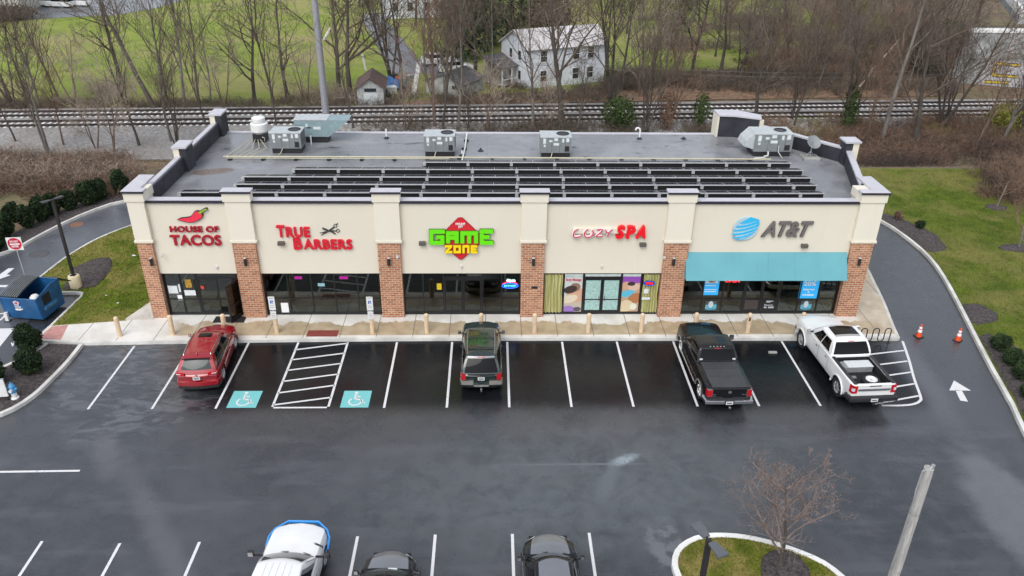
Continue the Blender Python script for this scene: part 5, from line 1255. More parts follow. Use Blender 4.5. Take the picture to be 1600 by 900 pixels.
c.t.location = (-13.3, 31.98, 0); c.t.rotation_euler.z = math.radians(4.5); RED = c

# --- dark green SUV with roof bars
c = Car('parked_car', 'dark green SUV with roof bars and silver bumper corners, parked before the game shop', 'SUV', (0, 0), 0, L=4.85, W=1.88, rw=.37, wb=2.87, ro=.98, paintm='p_green', bow_f=.16, bow_r=.05, plan=.13)
c.top = [(c.y0, .98), (c.y0+.1, 1.02), (c.y0+.3, 1.05), (.8, 1.07), (1.2, 1.09), (1.7, 1.06), (2.2, 1.0), (c.y1-.05, .93), (c.y1, .86)]; c.sh = [(c.y0, .88), (c.y0+.3, .96), (0, .95), (1.2, .95), (c.y1, .80)]; c.crown = [(c.y0, 0), (1.2, .03), (1.6, .05), (c.y1-.1, .03), (c.y1, 0)]
c.cab = (c.y0+.02, c.y0+.50, .60, 1.18, 1.03, 1.68, .86, .665, .12, .05); c.body(); c.cabin(.04); c.wheels(5)
c.pane('windshield', 'F', .06, .94, .05, .93, M['car_glass']); c.pane('rear_window', 'B', .06, .94, .06, .86, M['car_glass'], taper=(.015, .015))
c.pane('roof_edge_strip', 'B', .06, .94, .90, .985, M['p_grey'], .012); c.pane('brake_light', 'B', .38, .62, .915, .96, M['red_lens'], .02)
for sd_ in 'LR':
    for a, b, tp in ((.12, .40, (.03, 0)), (.42, .67, (0, 0)), (.70, .95, (0, .02))): c.pane('side_window', sd_, a, b, .10, .88, M['car_glass'], .010, taper=tp)
    sx = 1 if sd_ == 'R' else -1; MB().tube([c.roofp(.5+sx*.45, .05, 0)]+[c.roofp(.5+sx*.45, v, .05) for v in (.09, .4, .7, .9)]+[c.roofp(.5+sx*.45, .95, 0)], .022, 6).build('roof_rail', M['p_grey'], c.t)
for v in (.22, .60): MB().tube([c.roofp(.06, v, .055), c.roofp(.5, v, .075), c.roofp(.94, v, .055)], .026, 6).build('roof_bar', M['black_plastic'], c.t)
c.roofpatch('roof_panel', .16, .84, .24, .56, M['p_green'], .014); c.doors(((-.95, .05), (.08, 1.15)))
for sx in (-1, 1):
    c.hexb('tail_light', *(sorted((sx*.74, sx*.95))), c.y0-.014, c.y0+.2, .72, 1.0, M['red_lens']); c.hexb('bumper_corner', *(sorted((sx*.38, sx*.965))), c.y0-.075, c.y0+.30, .50, .66, M['p_silver'])
    c.hexb('headlight', *(sorted((sx*.55, sx*.92))), c.y1-.3, c.y1+.005, .74, .86, M['white_lens'])
c.wrap('rear_bumper', -1, .36, .55, M['p_green'], .055, .35); c.hexb('step_pad', -.36, .36, c.y0-.08, c.y0, .42, .50, M['p_silver']); c.wrap('front_bumper', 1, .30, .58, M['p_silver'], .03, .4)
c.hexb('tow_hitch', -.035, .035, c.y0-.32, c.y0+.1, .30, .37, M['chrome']); c.hexb('tailgate_lip', -.66, .66, c.y0-.02, c.y0+.02, .98, 1.0, M['dark']); c.plate(.80); c.hexb('badge', -.05, .05, c.y0-.02, c.y0, .90, .95, M['chrome']); c.hexb('model_badge', -.60, -.36, c.y0-.016, c.y0, .70, .725, M['chrome']); c.hexb('badge_strip', .34, .5, c.y0-.016, c.y0, .70, .725, M['chrome']) if 0 else None
c.mirror(1.02, 1.14, M['p_green'], (.15, .09, .085)); c.wipers()
c.t.location = (-.52, 31.98, 0); c.t.rotation_euler.z = math.radians(.5); GREEN = c

# --- pickups
def pickup(label, L, W, zroof, wbase, ro, rw, pm, cabm, pos, rz, bedfloor, zrail, hood, yc0, ycab, cat='pickup truck'):
    c = Car('pickup_truck', label, cat, (0, 0), 0, L=L, W=W, rw=rw, wb=wbase, ro=ro, paintm=pm, bow_f=.16, bow_r=.02, plan=.10, zb=.42 if pm == 'p_black' else .52, round_=.25, tumble=.95, tw=.28, arch=1.16)
    b0, b1 = c.y0+.10, yc0-.07
    c.bed = (b0, b1, bedfloor)
    c.top = [(c.y0, zrail), (b1, zrail), (b1+.004, zrail), (ycab, hood), (c.y1-.5, hood-.03), (c.y1-.1, hood-.10), (c.y1, hood-.18)]; c.sh = [(c.y0, zrail-.10), (b1, zrail-.10), (ycab, hood-.12), (c.y1, hood-.30)]; c.crown = [(c.y0, 0), (ycab-.2, .0), (ycab, .05), (c.y1-.3, .06), (c.y1, 0)]
    c.cab = (yc0, yc0+.32, ycab-.72, ycab+.02, zrail-.02, zroof, W/2-.065, W/2-.235, .14, .03); c.body(); c.cabin(.05)
    c.pane('windshield', 'F', .06, .94, .06, .94, M['car_glass']); c.pane('rear_window', 'B', .05, .95, .10, .90, M['car_glass'], taper=(.012, .012)); c.pane('brake_light', 'B', .41, .59, .925, .965, M['red_lens'], .02)
    for sd_ in 'LR':
        for a, b, tp in ((.13, .50, (.05, 0)), (.53, .90, (0, .0))): c.pane('side_window', sd_, a, b, .12, .88, M['car_glass'], .010, taper=tp)
    m_ = (yc0+ycab)/2; c.doors(((yc0+.12, m_-.10), (m_-.07, ycab-.02)), handle=M['black_plastic'] if pm == 'p_white' else None)
    return c
# black pickup with a soft bed cover
c = pickup('black crew cab pickup truck with a grey cover over its bed', 5.98, 2.02, 1.86, 3.75, 1.20, .40, 'p_black', None, (0, 0), 0, .80, 1.30, 1.24, -.90, 1.38)
c.wheels(5, .66, M['chrome']); c.hexb('bed_cover', -.80, .80, c.y0+.06, c.bed[1]+.02, 1.305, 1.335, M['tonneau'])
for y in (-.5, .5): 
    yy_ = c.y0+.9+(y+.5)*.62; c.hexb('cover_seam', -.78, .78, yy_-.005, yy_+.005, 1.3352, 1.338, M['dark'])
for sx in (-1, 1):
    c.hexb('tail_light', *(sorted((sx*.80, sx*1.015))), c.y0-.02, c.y0+.16, .90, 1.22, M['red_lens']); c.hexb('lens_rim', *(sorted((sx*.785, sx*1.012))), c.y0-.012, c.y0+.10, .88, 1.24, M['chrome'])
    MB().tube([(sx*(c.W/2+.04), c.yr+.55, .46), (sx*(c.W/2+.05), c.yf-.55, .46)], .045, 8).build('running_board', M['chrome'], c.t)
    for yw in (c.yr, c.yf):
        a_ = c.rw*c.arch; MB().tube([(sx*(c.W/2+.012), yw-a_*1.05*math.cos(k*math.pi/12), c.rw+a_*1.05*math.sin(k*math.pi/12)) for k in range(13)], .028, 6).build('wheel_arch_trim', M['p_silver'] if 1 else 0, c.t)
    c.hexb('headlight', *(sorted((sx*.62, sx*.98))), c.y1-.25, c.y1+.01, .84, 1.02, M['white_lens'])
c.wrap('rear_bumper', -1, .56, .74, M['chrome'], .15, .35, top=.05); c.hexb('plate_recess', -.22, .22, c.y0-.158, c.y0-.12, .56, .75, M['black_plastic']); c.plate(.66, c.y0-.17); c.hexb('tow_hitch', -.05, .05, c.y0-.32, c.y0, .46, .52, M['chrome']); c.wrap('front_bumper', 1, .45, .68, M['chrome'], .06, .35)
c.hexb('tailgate_emblem', -.07, .07, c.y0-.018, c.y0, 1.06, 1.18, M['chrome']); c.hexb('tailgate_lip', -.78, .78, c.y0-.03, c.y0+.02, 1.27, 1.30, M['black_plastic']); c.hexb('tailgate_badge', .56, .76, c.y0-.014, c.y0, .98, 1.005, M['chrome']); c.hexb('tailgate_badge', -.76, -.64, c.y0-.014, c.y0, .98, 1.005, M['chrome']); c.hexb('tailgate_badge', -.76, -.60, c.y0-.014, c.y0, .90, .918, M['chrome'])
st_ = [c.cs('B', .91, .2, .018), c.cs('B', .10, .2, .018)]
for i, q in enumerate(st_): MB().box(q[0]-.07, q[0]+.07, q[1]-.004, q[1]+.004, q[2]-.04, q[2]+.05).build('window_sticker', M['paper'], c.t)
for k in range(5): q = c.roofp(.3+.1*k, .03, .01); MB().lathe([(0, .02), (.03, .015), (.04, 0)], 8, q).build('cab_lamp', M['p_silver'], c.t)
c.mirror(1.0, 1.42, M['p_black'], (.20, .12, .12), .06); c.wipers(); BLACK = c
c.t.location = (10.18, 31.0, 0); c.t.rotation_euler.z = math.radians(.8)
# white pickup, tall
c = pickup('tall white crew cab pickup truck with an open bed and dark glass roof', 6.35, 2.04, 2.04, 4.06, 1.25, .47, 'p_white', None, (0, 0), 0, .92, 1.42, 1.38, -.86, 1.55)
c.wheels(6, .6); c.roofpatch('glass_roof', .14, .86, .22, .90, M['car_glass']); c.roofpatch('glass_roof_blind', .15, .85, .225, .32, plain('roof_blind', (.35, .35, .34), .3, var=0), .012)
c.hexb('bed_liner', -.795, .795, c.bed[0]+.01, c.bed[1]-.01, .922, .94, M['tonneau'] if 0 else M['black_plastic'])
lb_ = MB()
for sx in (-1, 1): lb_.box(sx*.80-(.012 if sx > 0 else 0), sx*.80+(.012 if sx < 0 else 0), c.bed[0]+.01, c.bed[1]-.01, .93, 1.38)
lb_.box(-.79, .79, c.bed[0]+.005, c.bed[0]+.02, .93, 1.38); lb_.box(-.79, .79, c.bed[1]-.02, c.bed[1]-.005, .93, 1.38); lb_.build('bed_inner_wall', M['black_plastic'], c.t)
for sx in (-1, 1):
    c.hexb('bed_rail_cap', *(sorted((sx*.80, sx*.955))), c.y0+.05, c.bed[1]+.02, 1.41, 1.432, M['steel_dark'])
    c.hexb('tail_light', *(sorted((sx*.80, sx*1.03))), c.y0-.02, c.y0+.2, .98, 1.36, M['red_lens']); c.hexb('tail_light_clear', *(sorted((sx*.92, sx*1.035))), c.y0-.028, c.y0+.05, 1.10, 1.24, M['white_lens'])
    for yw in (c.yr, c.yf):
        a_ = c.rw*c.arch; MB().tube([(sx*(c.W/2+.01), yw-a_*1.05*math.cos(k*math.pi/12), c.rw+a_*1.05*math.sin(k*math.pi/12)) for k in range(13)], .04, 6).build('wheel_arch_trim', M['p_white'], c.t)
    c.hexb('headlight', *(sorted((sx*.62, sx*1.0))), c.y1-.25, c.y1+.01, .94, 1.14, M['white_lens'])
c.hexb('tailgate_cap', -.80, .80, c.y0-.01, c.y0+.10, 1.41, 1.432, M['black_plastic']) if 0 else None
c.hexb('tailgate_band', -.76, .76, c.y0-.022, c.y0, 1.10, 1.20, M['chrome']); c.hexb('tailgate_handle', -.26, .30, c.y0-.016, c.y0, 1.33, 1.37, M['black_plastic'])
c.wrap('rear_bumper', -1, .62, .84, M['black_plastic'], .20, .30, top=.1); c.plate(.74, c.y0-.21); c.hexb('bumper_step', .34, .44, c.y0-.22, c.y0-.18, .60, .64, M['chrome']); c.wrap('front_bumper', 1, .5, .78, M['chrome'], .06, .35); c.hexb('tow_hitch', -.06, .06, c.y0-.24, c.y0, .50, .58, M['steel_dark'])
c.mirror(1.2, 1.58, M['p_white'], (.20, .12, .14), .12); c.wipers()
c.t.location = (16.36, 31.27, 0); c.t.rotation_euler.z = math.radians(3.2); WHITE = c
mw = Matrix.Translation(c.t.location) @ Matrix.Rotation(math.radians(3.2), 4, 'Z')
q = mw @ Vector((-.02, c.bed[1]-.42, .94)); t = thing('tool_box', 'silver metal tool box across the bed of the white pickup', 'tool box', q, math.radians(3.2))
MB().box(-.60, .72, -.26, .26, 0, .32).build('case', M['galv'], t, bevel=.01); MB().box(-.44, .74, -.27, .27, .32, .355).build('lid', plain('bright_lid', (.62, .64, .64), .35, var=.05), t, bevel=.008); MB().box(-.76, -.62, -.2, .2, .0, .34).build('side_tray', M['galv'], t)
q = mw @ Vector((.18, c.y0+.66, .99)); t = thing('spare_wheel', 'spare wheel with a white rim lying flat in the white pickup bed', 'wheel', q)
MB().lathe([(.22, 0), (.36, .0), (.40, .05), (.40, .2), (.36, .25), (.22, .25), (.22, 0)], 32).build('tyre', M['tyre'], t, smooth=50); r = MB(); r.lathe([(.25, .04), (.25, .265), (.23, .27), (.20, .2), (.06, .22), (.06, .13)], 28); r.build('rim', M['white_paint'], t, smooth=40)
h_ = MB()
for k in range(5): h_.cyl(.12*math.cos(k*1.2566), .12*math.sin(k*1.2566), .172, .192, .022, n=8)
h_.cyl(0, 0, .1, .135, .06); h_.build('hub_hole', M['dark'], t)
q = mw @ Vector((-.35, c.y0+1.15, .945)); tag(MB().box(-.10, .10, -.08, .08, 0, .12).build('small_can', M['grey_metal'], bevel=.02, loc=q), 'small dark container on the floor of the white pickup bed', 'container')

# --- bottom row: white off-roader with a blue tube bar
c = Car('parked_car', 'white off-road wagon with a bright blue tube bar round its nose', 'off-road vehicle', (0, 0), 0, L=4.75, W=1.92, rw=.40, wb=2.8, ro=1.0, paintm='p_white', bow_f=.26, bow_r=.05, zb=.40, tw=.27, plan=.16, arch=1.18)
c.top = [(c.y0, 1.12), (.6, 1.20), (1.0, 1.20), (1.7, 1.17), (2.2, 1.10), (c.y1-.05, 1.02), (c.y1, .94)]; c.sh = [(c.y0, 1.02), (1.2, 1.05), (c.y1, .84)]; c.crown = [(c.y0, 0), (1.2, .03), (1.5, .06), (c.y1-.2, .05), (c.y1, 0)]
c.cab = (c.y0+.1, c.y0+.4, -.0, .92, 1.14, 1.80, .88, .70, .20, .05); c.body(); c.cabin(.05); c.wheels(6)
c.pane('cowl', 'F', .04, .96, .0, .10, M['black_plastic'], .012); c.pane('windshield', 'F', .06, .94, .10, .90, M['car_glass_light']); c.wipers()
for sd_ in 'LR':
    c.pane('window_surround', sd_, .06, .95, .10, .90, M['p_grey'], .008, taper=(.08, 0))
    for a, b, tp in ((.15, .40, (.10, 0)), (.42, .65, (0, 0)), (.67, .93, (0, 0))): c.pane('side_window', sd_, a, b, .14, .86, M['car_glass'], .013, taper=tp)
for k in range(5): MB().grid(lambda u, v: c.roofp(.20+k*.14+.035*u, .10+.82*v, .008+.012*math.sin(math.pi*u)), 3, 8).build('roof_ridge', M['p_white'], c.t)
c.doors(((-1.1, -.1), (-.07, .85)), handle=M['p_grey']); c.mirror(.66, 1.30, M['black_plastic'], (.20, .12, .11), .20)
tb = MB(); zt_ = .98; Y1 = c.y1
path = [(-1.04, Y1-.95, .80), (-1.03, Y1-.60, .92), (-.90, Y1-.30, zt_), (-.52, Y1+.06, zt_+.02), (.52, Y1+.06, zt_+.02), (.90, Y1-.30, zt_), (1.03, Y1-.60, .92), (1.04, Y1-.95, .80)]; tb.tube(path, .035, 8)
tb.tube([(-.5, Y1+.08, zt_), (-.5, Y1+.10, .5)], .05, 8); tb.tube([(.5, Y1+.08, zt_), (.5, Y1+.10, .5)], .05, 8); tb.tube([(-.5, Y1+.09, zt_-.03), (.5, Y1+.09, zt_-.03)], .05, 8)
for sx in (-1, 1): tb.tube([(sx*1.04, Y1-.95, .80), (sx*.9, Y1-.9, .62)], .035, 8); tb.tube([(sx*.90, Y1-.30, zt_), (sx*.85, Y1-.25, .6)], .03, 8); c.hexb('headlight', *(sorted((sx*.55, sx*.86))), Y1-.15, Y1+.01, .78, .94, M['white_lens'])
tb.build('tube_bar', M['p_bluetube'], c.t, smooth=True); c.wrap('front_bumper', 1, .45, .68, M['black_plastic'], .05, .4); c.wrap('rear_bumper', -1, .45, .66, M['black_plastic'], .05, .4)
MB().tube([(.96, Y1-1.25, 1.15), (1.0, Y1-1.35, 1.30), (.90, Y1-1.75, 1.85)], .035, 8).build('roof_support', M['p_grey'], c.t)
c.t.location = (-6.62, 18.25, 0); c.t.rotation_euler.z = math.radians(-2.5); WAGON = c
# --- small black car
def lowcar(label, pos, rz, hoodm, roofm, L=4.4, W=1.78, zr=1.42, light=False):
    c = Car('parked_car', label, 'car', (0, 0), 0, L=L, W=W, rw=.33, wb=2.62, ro=.9, paintm=roofm, bow_f=.36, bow_r=.12, zb=.18, plan=.22)
    c.top = [(c.y0, .85), (.8, .92), (1.2, .93), (1.7, .86), (c.y1-.1, .72), (c.y1, .62)]; c.sh = [(c.y0, .76), (1.2, .80), (c.y1, .56)]; c.crown = [(c.y0, 0), (1.1, .03), (1.5, .09), (c.y1-.2, .07), (c.y1, 0)]
    c.cab = (c.y0+.35, c.y0+.95, .42, 1.28, .88, zr, .83, .58, .24, .14); c.body(); c.cabin(.06); c.wheels(5)
    c.pane('windshield', 'F', .06, .94, .08, .90, M['car_glass_light']); c.pane('cowl', 'F', .02, .98, .0, .09, M['black_plastic'], .012); c.pane('rear_window', 'B', .08, .92, .1, .9, M['car_glass']); c.wipers()
    for sd_ in 'LR':
        for a, b, tp in ((.10, .46, (.08, 0)), (.49, .86, (0, .07))): c.pane('side_window', sd_, a, b, .12, .86, M['car_glass'], .010, taper=tp)
    c.doors(((-.85, .05), (.08, 1.1))); c.mirror(.95, .98, M['p_black'], (.16, .09, .075), .05)
    # hood panel, the sky's reflection painted in as a paler grey
    def hp(u, v):
        y = 1.15+(c.y1-.16-1.15)*v; w = (.66-.10*v); x = w*(2*u-1); q = (x/(c.W/2))
        zt = lerp(c.top, y)+lerp(c.crown, y)*max(0, 1-(abs(q)/.8)**2)+.012; return c.D((x, y, zt))
    MB().grid(hp, 14, 12).build('hood', hoodm, c.t, smooth=True)
    for sx in (-1, 1): c.hexb('headlight', *(sorted((sx*.55, sx*.86))), c.y1-.55, c.y1-.02, .60, .70, M['white_lens'])
    c.wrap('front_bumper', 1, .22, .50, M['p_black'], .03, .5); c.t.location = pos; c.t.rotation_euler.z = rz; return c
c = lowcar('small black car, sky reflection painted on its hood, front end just in the frame', (-3.42, 17.45, 0), math.radians(-2), M['p_grey'], 'p_black')
q = c.cs('F', .62, .2, .03); MB().box(q[0]-.17, q[0]+.12, q[1]-.10, q[1]-.04, q[2]+.0, q[2]+.035).build('dashboard_sheet', M['paper'], c.t)
c = lowcar('black car with painted hood reflection and both mirrors out, right of the small black car', (1.92, 18.0, 0), math.radians(.5), M['p_grey'], 'p_black', L=4.7, W=1.86, zr=1.62)
c.t['category'] = 'SUV'; c.roofpatch('roof_panel', .10, .90, .06, .94, M['p_grey'], .006)
# ------------------------------------------------------------------ street furniture
bp = MB().lathe([(.115, 0), (.115, 1.0), (.105, 1.055), (.07, 1.09), (0, 1.105)], 20)
b0 = bp.build('bollard', M['bollard'], smooth=50); bme = b0.data; bpy.data.objects.remove(b0)
bl = ['cream bollard standing alone on the pavement beside the left lawn, leftmost', 'cream bollard before the leftmost brick pier', 'cream bollard right behind the red SUV by the open door',
      None, None, 'cream bollard before the left window of the game shop', 'cream bollard straight ahead of the dark green SUV', 'cream bollard before the pier between game shop and spa', 'cream bollard before the spa doors', 'cream bollard before the right curtain of the spa',
      'cream bollard half hidden ahead of the black pickup', 'cream bollard with a black scrape before the phone shop door', 'cream bollard half hidden ahead of the white pickup']
bx = [(-18.5, 34.35), (-15.95, 34.5), (-13.38, 34.6), (-10.82, 34.62), (-6.03, 34.58), (-3.3, 34.6), (-.56, 34.62), (2.13, 34.6), (4.85, 34.6), (7.55, 34.6), (10.3, 34.65), (13.0, 34.6), (15.75, 34.65)]
for i, (x, y) in enumerate(bx):
    lb = bl[i] or ('cream bollard carrying the left parking sign' if i == 3 else 'cream bollard carrying the right parking sign')
    o = bpy.data.objects.new('bollard', bme); C.objects.link(o); o.location = (x, y, .15); tag(o, lb, 'bollard', 'cream bollards along the pavement')
    o.rotation_euler.z = random.Random(i).uniform(0, 6)
    if i == 11: MB().box(-.07, .01, -.118, -.112, .70, .92).build('scrape', M['black_letter'], o); o.rotation_euler.z = 0
for i, lb in ((3, 'white and blue accessible parking sign on the left bollard, before the barber shop'), (4, 'white and blue accessible parking sign on the right bollard, before the barber shop')):
    x, y = bx[i]; t = thing('parking_sign', lb, 'parking sign', (x, y-.135, .98), 0, 'accessible parking signs')
    MB().box(-.025, .025, .0, .03, .05, 1.32).build('post', M['galv'], t); MB().box(-.155, .155, -.012, .0, .56, 1.32).build('upper_plate', M['white_paint'], t); MB().box(-.14, .14, -.012, 0, .05, .50).build('lower_plate', M['white_paint'], t)
    MB().box(-.075, .075, -.016, -.012, .93, 1.10).build('blue_symbol', M['ada_blue'], t)
    w = MB().tube([(.045*math.cos(a), -.019, .985+.045*math.sin(a)) for a in [k*.5-2.2 for k in range(8)]], .009, 5); w.tube([(-.01, -.019, 1.07), (-.01, -.019, 1.01), (.035, -.019, 1.005), (.055, -.019, .955)], .010, 5); w.build('wheelchair_mark', M['white_letter'], t)
    for z, h in ((1.2, .05), (.80, .04), (.70, .04), (.36, .04), (.26, .04), (.16, .04)): MB().box(-.10, .10, -.0155, -.012, z, z+h*.45).build('text_line', M['grey_letter'], t)
    for z in (1.29,): MB().box(-.13, .13, -.0155, -.012, z, z+.01).build('border_line', M['green_edge'], t)
# cones
def cone(px, py, lb, tilt=0):
    p = at(px, py); t = thing('traffic_cone', lb, 'traffic cone', (p.x, p.y, .004), .3+tilt, 'orange traffic cones in the lane')
    MB().box(-.19, .19, -.19, .19, 0, .035).build('base', M['black_plastic'], t, bevel=.01); MB().lathe([(.145, .03), (.115, .22), (.035, .72), (.0, .73)], 20).build('cone_body', M['cone_orange'], t, smooth=60)
    MB().lathe([(.108, .29), (.085, .44)], 20).build('white_band', M['white_letter'], t, smooth=True); MB().lathe([(.078, .49), (.063, .60)], 20).build('white_band', M['white_letter'], t, smooth=True)
cone(1435, 526, 'orange traffic cone in the right lane, the one nearer the pavement corner'); cone(1496, 532, 'orange traffic cone in the right lane, the one nearer the outer kerb', .4)
# bike rack: one wavy bent tube
p0, p1 = at(1340, 533), at(1384, 533); t = thing('bike_rack', 'black wavy tube bike rack at the pavement corner', 'bike rack', ((p0.x+p1.x)/2, 33.72, 0)); L_ = 1.5; pts = []
def arcp(cx, cz, r, up, n=9): return [(cx-r*math.cos(math.pi*k/n), 0, cz+(r if up else -r)*math.sin(math.pi*k/n)) for k in range(n+1)]
r = L_/10; pts = [(-L_/2, 0, 0)]+arcp(-L_/2+r, .72, r, True)+arcp(-L_/2+3*r, .28, r, False)+arcp(-L_/2+5*r, .72, r, True)+arcp(-L_/2+7*r, .28, r, False)+arcp(-L_/2+9*r, .72, r, True)+[(L_/2, 0, 0)]
MB().tube(pts, .027, 8).build('tube', M['steel_dark'], t, smooth=True)
for x in (-L_/2, L_/2): MB().cyl(x, 0, 0, .015, .08).build('foot_plate', M['steel_dark'], t)
# tall pale pole bottom right
q = at(1452, 731, 7.0); t = thing('utility_pole', 'weathered pale grey pole with a cut top and a thin cable, at the bottom right', 'pole', (q.x, q.y, 0))
M['old_pole'] = plain('weathered_pole', (.34, .33, .31), .8, var=.25, sc=2)
t_ = NT('weathered_wood'); n_ = t_.noise(5, 5, .7, vec=t_.map(sc=(3, 3, .25))); t_.base(t_.mix(t_.ramp(n_, .3, .7), (.26, .25, .235), (.46, .45, .43))); t_.rough(.85); t_.bump(n_, .4, .02)
MB().tube([(0, 0, 0), (0, 0, 3.5), (0, 0, 7)], [.17, .15, .128], 16).build('shaft', t_.m, t, smooth=50); MB().tube([(-.05, -.1, 6.9), (.05, -.02, 7.06), (.13, .02, 6.98)], .022, 6).build('insulator_hook', M['galv'], t); MB().cyl(.09, 0, 6.98, 7.1, .05, n=10).build('cap_fitting', M['galv'], t)
MB().tube([(-.05, -.05, 6.98), (-.20, -.06, 6.95), (-.24, -.1, 6.3), (-.16, -.13, 5.2), (-.17, -.14, 2)], .018, 6).build('cable', M['galv'], t)
for z in (3.2, 5.4): MB().lathe([(.155, z), (.157, z+.03)], 16).build('band', M['galv'], t)
# lamp posts
def lamp(x, y, h, lb, rot, zbase, base_r=.30, base_h=.75, headm='steel_dark', base=True, hs=.8):
    t = thing('lamp_post', lb, 'lamp post', (x, y, zbase), 0, 'dark twin-headed lamp posts')
    if base: MB().lathe([(0, 0), (base_r, 0), (base_r, base_h-.04), (base_r-.04, base_h), (0, base_h)], 28).build('concrete_base', plain('yellowed_base', (.62, .55, .36), .75, var=.1, sc=3), t, smooth=50)
    MB().box(-.065, .065, -.065, .065, base_h if base else 0, h).build('pole', M['steel_dark'], t); MB().box(-.13, .13, -.13, .13, (base_h if base else 0), (base_h if base else 0)+.04).build('flange', M['steel_dark'], t)
    for k in (0, 1):
        a = rot+k*math.pi; o = MB().hexa([(.12, -.12, -.02), (.72, -.2, -.02), (.72, .2, -.02), (.12, .12, -.02), (.12, -.12, .05), (.72, -.2, .07), (.72, .2, .07), (.12, .12, .05)]).build('lamp_head', M[headm], t, bevel=.012, loc=(0, 0, h-.02)); o.rotation_euler.z = a; o.scale = (hs,)*3
        MB().box(.4, .68, -.15, .15, -.03, -.02).build('lens', M['white_lens'], o); MB().box(.0, .14, -.03, .03, -.01, .03).build('arm', M['steel_dark'], o)
M['lamp_grey'] = plain('lamp_grey', (.10, .105, .115), .35, var=.05)
lamp(-23.0, 39.55, 5.2, 'dark twin-headed lamp post on a round cream base in the left lawn', math.radians(55), .13)
q = at(1108, 843, 6.0); lamp(q.x, q.y, 6.0-.13, 'dark lamp post with two flat heads in the grassed island', math.radians(112), .13, headm='lamp_grey', base=False, hs=.85)
# do-not-enter sign
q = aty(42, 442, 41.0); t = thing('traffic_sign', 'square white sign with a red disc reading DO NOT ENTER by the lane', 'traffic sign', (q.x, 41.0, .0), math.radians(6)); MB().box(-.025, .025, 0, .03, 0, 2.5).build('post', M['galv'], t)
MB().box(-.40, .40, -.012, 0, 1.72, 2.50).build('board', M['white_paint'], t); M['sign_red'] = plain('sign_red', (.52, .015, .04), .4, var=.03)
MB().lathe([(0, 0), (.355, 0), (.355, .006), (0, .006)], 32, axis='y').build('red_disc', M['sign_red'], t, loc=(0, -.019, 2.11)); MB().box(-.26, .26, -.026, -.02, 2.05, 2.13).build('white_bar', M['white_letter'], t)
text('words', 'DO NOT', M['white_letter'], .105, (-.22, -.022, 2.20), t, bold=.05, depth=.004, width=.44); text('words', 'ENTER', M['white_letter'], .105, (-.19, -.022, 1.90), t, bold=.05, depth=.004, width=.38)
# hydrant
q = at(24, 622, .1); t = thing('fire_hydrant', 'blue fire hydrant with a white base in the mulch island', 'fire hydrant', (q.x, q.y, .10)); M['hyd_blue'] = plain('hydrant_blue', (.06, .27, .52), .4, var=.08)
MB().lathe([(0, 0), (.17, 0), (.17, .05), (.12, .07), (.12, .30)], 20).build('base', M['white_paint'], t, smooth=50)
MB().lathe([(.12, .30), (.13, .32), (.115, .36), (.115, .58), (.14, .60), (.14, .64), (.12, .66), (.09, .74), (.03, .78), (.03, .83), (0, .83)], 20).build('barrel', M['hyd_blue'], t, smooth=50)
for sx in (-1, 1): MB().tube([(0, 0, .50), (sx*.2, 0, .50)], .055, 10).build('outlet', M['hyd_blue'], t)
MB().tube([(0, 0, .47), (0, -.2, .47)], .07, 10).build('outlet', M['white_paint'], t)
# white board at the left edge
q = at(16, 626, .1); t = thing('sign_board', 'blank white tilted sign board by the fire hydrant, cut by the left edge', 'sign', (q.x, q.y, .1), math.radians(8)); MB().box(-1.2, .0, -.03, .03, .25, 1.12).build('board', M['white_paint'], t); MB().box(-1.22, .02, -.025, .04, 1.12, 1.15).build('top_rail', M['galv'], t)
for x in (-1.1, -.06): MB().box(x-.03, x+.03, .03, .08, 0, 1.1).build('post', M['steel_dark'], t)
# skip / dumpster
M['skip_blue'] = plain('skip_blue', (.012, .085, .22), .4, var=.22, sc=2); M['skip_blue_in'] = plain('skip_inner', (.012, .03, .06), .6, var=.2)
fl, fr_, br = at(20, 495), at(66, 502), at(101, 478); ang = math.atan2(fr_.y-fl.y, fr_.x-fl.x)
t = thing('dumpster', 'blue metal dumpster with its black lid folded open, on the left lane', 'dumpster', (-23.95, 36.95, .1), math.radians(-8))
W2, D2 = 1.0, .95
def wall(name, pts, th=.04, m='skip_blue'):
    mb = MB(); v = [Vector(p) for p in pts]; n = (v[1]-v[0]).cross(v[2]-v[0]).normalized()*th; k = len(v); mb.v = [tuple(p) for p in v]+[tuple(p+n) for p in v]; mb.f = [tuple(range(k))[::-1], tuple(range(k, 2*k))]+[(i, (i+1) % k, (i+1) % k+k, i+k) for i in range(k)]; return mb.build(name, M[m], t)
wall('front_wall', [(-W2, -D2+.15, .05), (W2, -D2+.15, .05), (W2, -D2, 1.25), (-W2, -D2, 1.25)]); wall('back_wall', [(-W2, D2, .05), (-W2, D2, 1.5), (W2, D2, 1.5), (W2, D2, .05)])
for sx in (-1, 1): wall('side_wall', [(sx*W2, -D2+.15, .05), (sx*W2, D2, .05), (sx*W2, D2, 1.5), (sx*W2, .2, 1.5), (sx*W2, -D2, 1.25)])
MB().box(-W2, W2, -D2+.15, D2, .05, .09).build('floor', M['skip_blue_in'], t); rm = MB(); rm.tube([(-W2, -D2, 1.25), (W2, -D2, 1.25), (W2, .2, 1.5), (W2, D2, 1.5), (-W2, D2, 1.5), (-W2, .2, 1.5), (-W2, -D2, 1.25)], .035, 6); rm.build('rim', M['skip_blue'], t)
MB().box(W2+.03, W2+.05, -.55, .05, .72, 1.25).build('side_opening', M['dark'], t); MB().box(W2, W2+.16, -.62, .35, .48, .62).build('fork_pocket', plain('pocket_worn', (.05, .17, .32), .4, var=.3, sc=5), t); MB().box(-W2-.16, -W2, -.62, .35, .48, .62).build('fork_pocket', M['skip_blue'], t)
ld = MB()
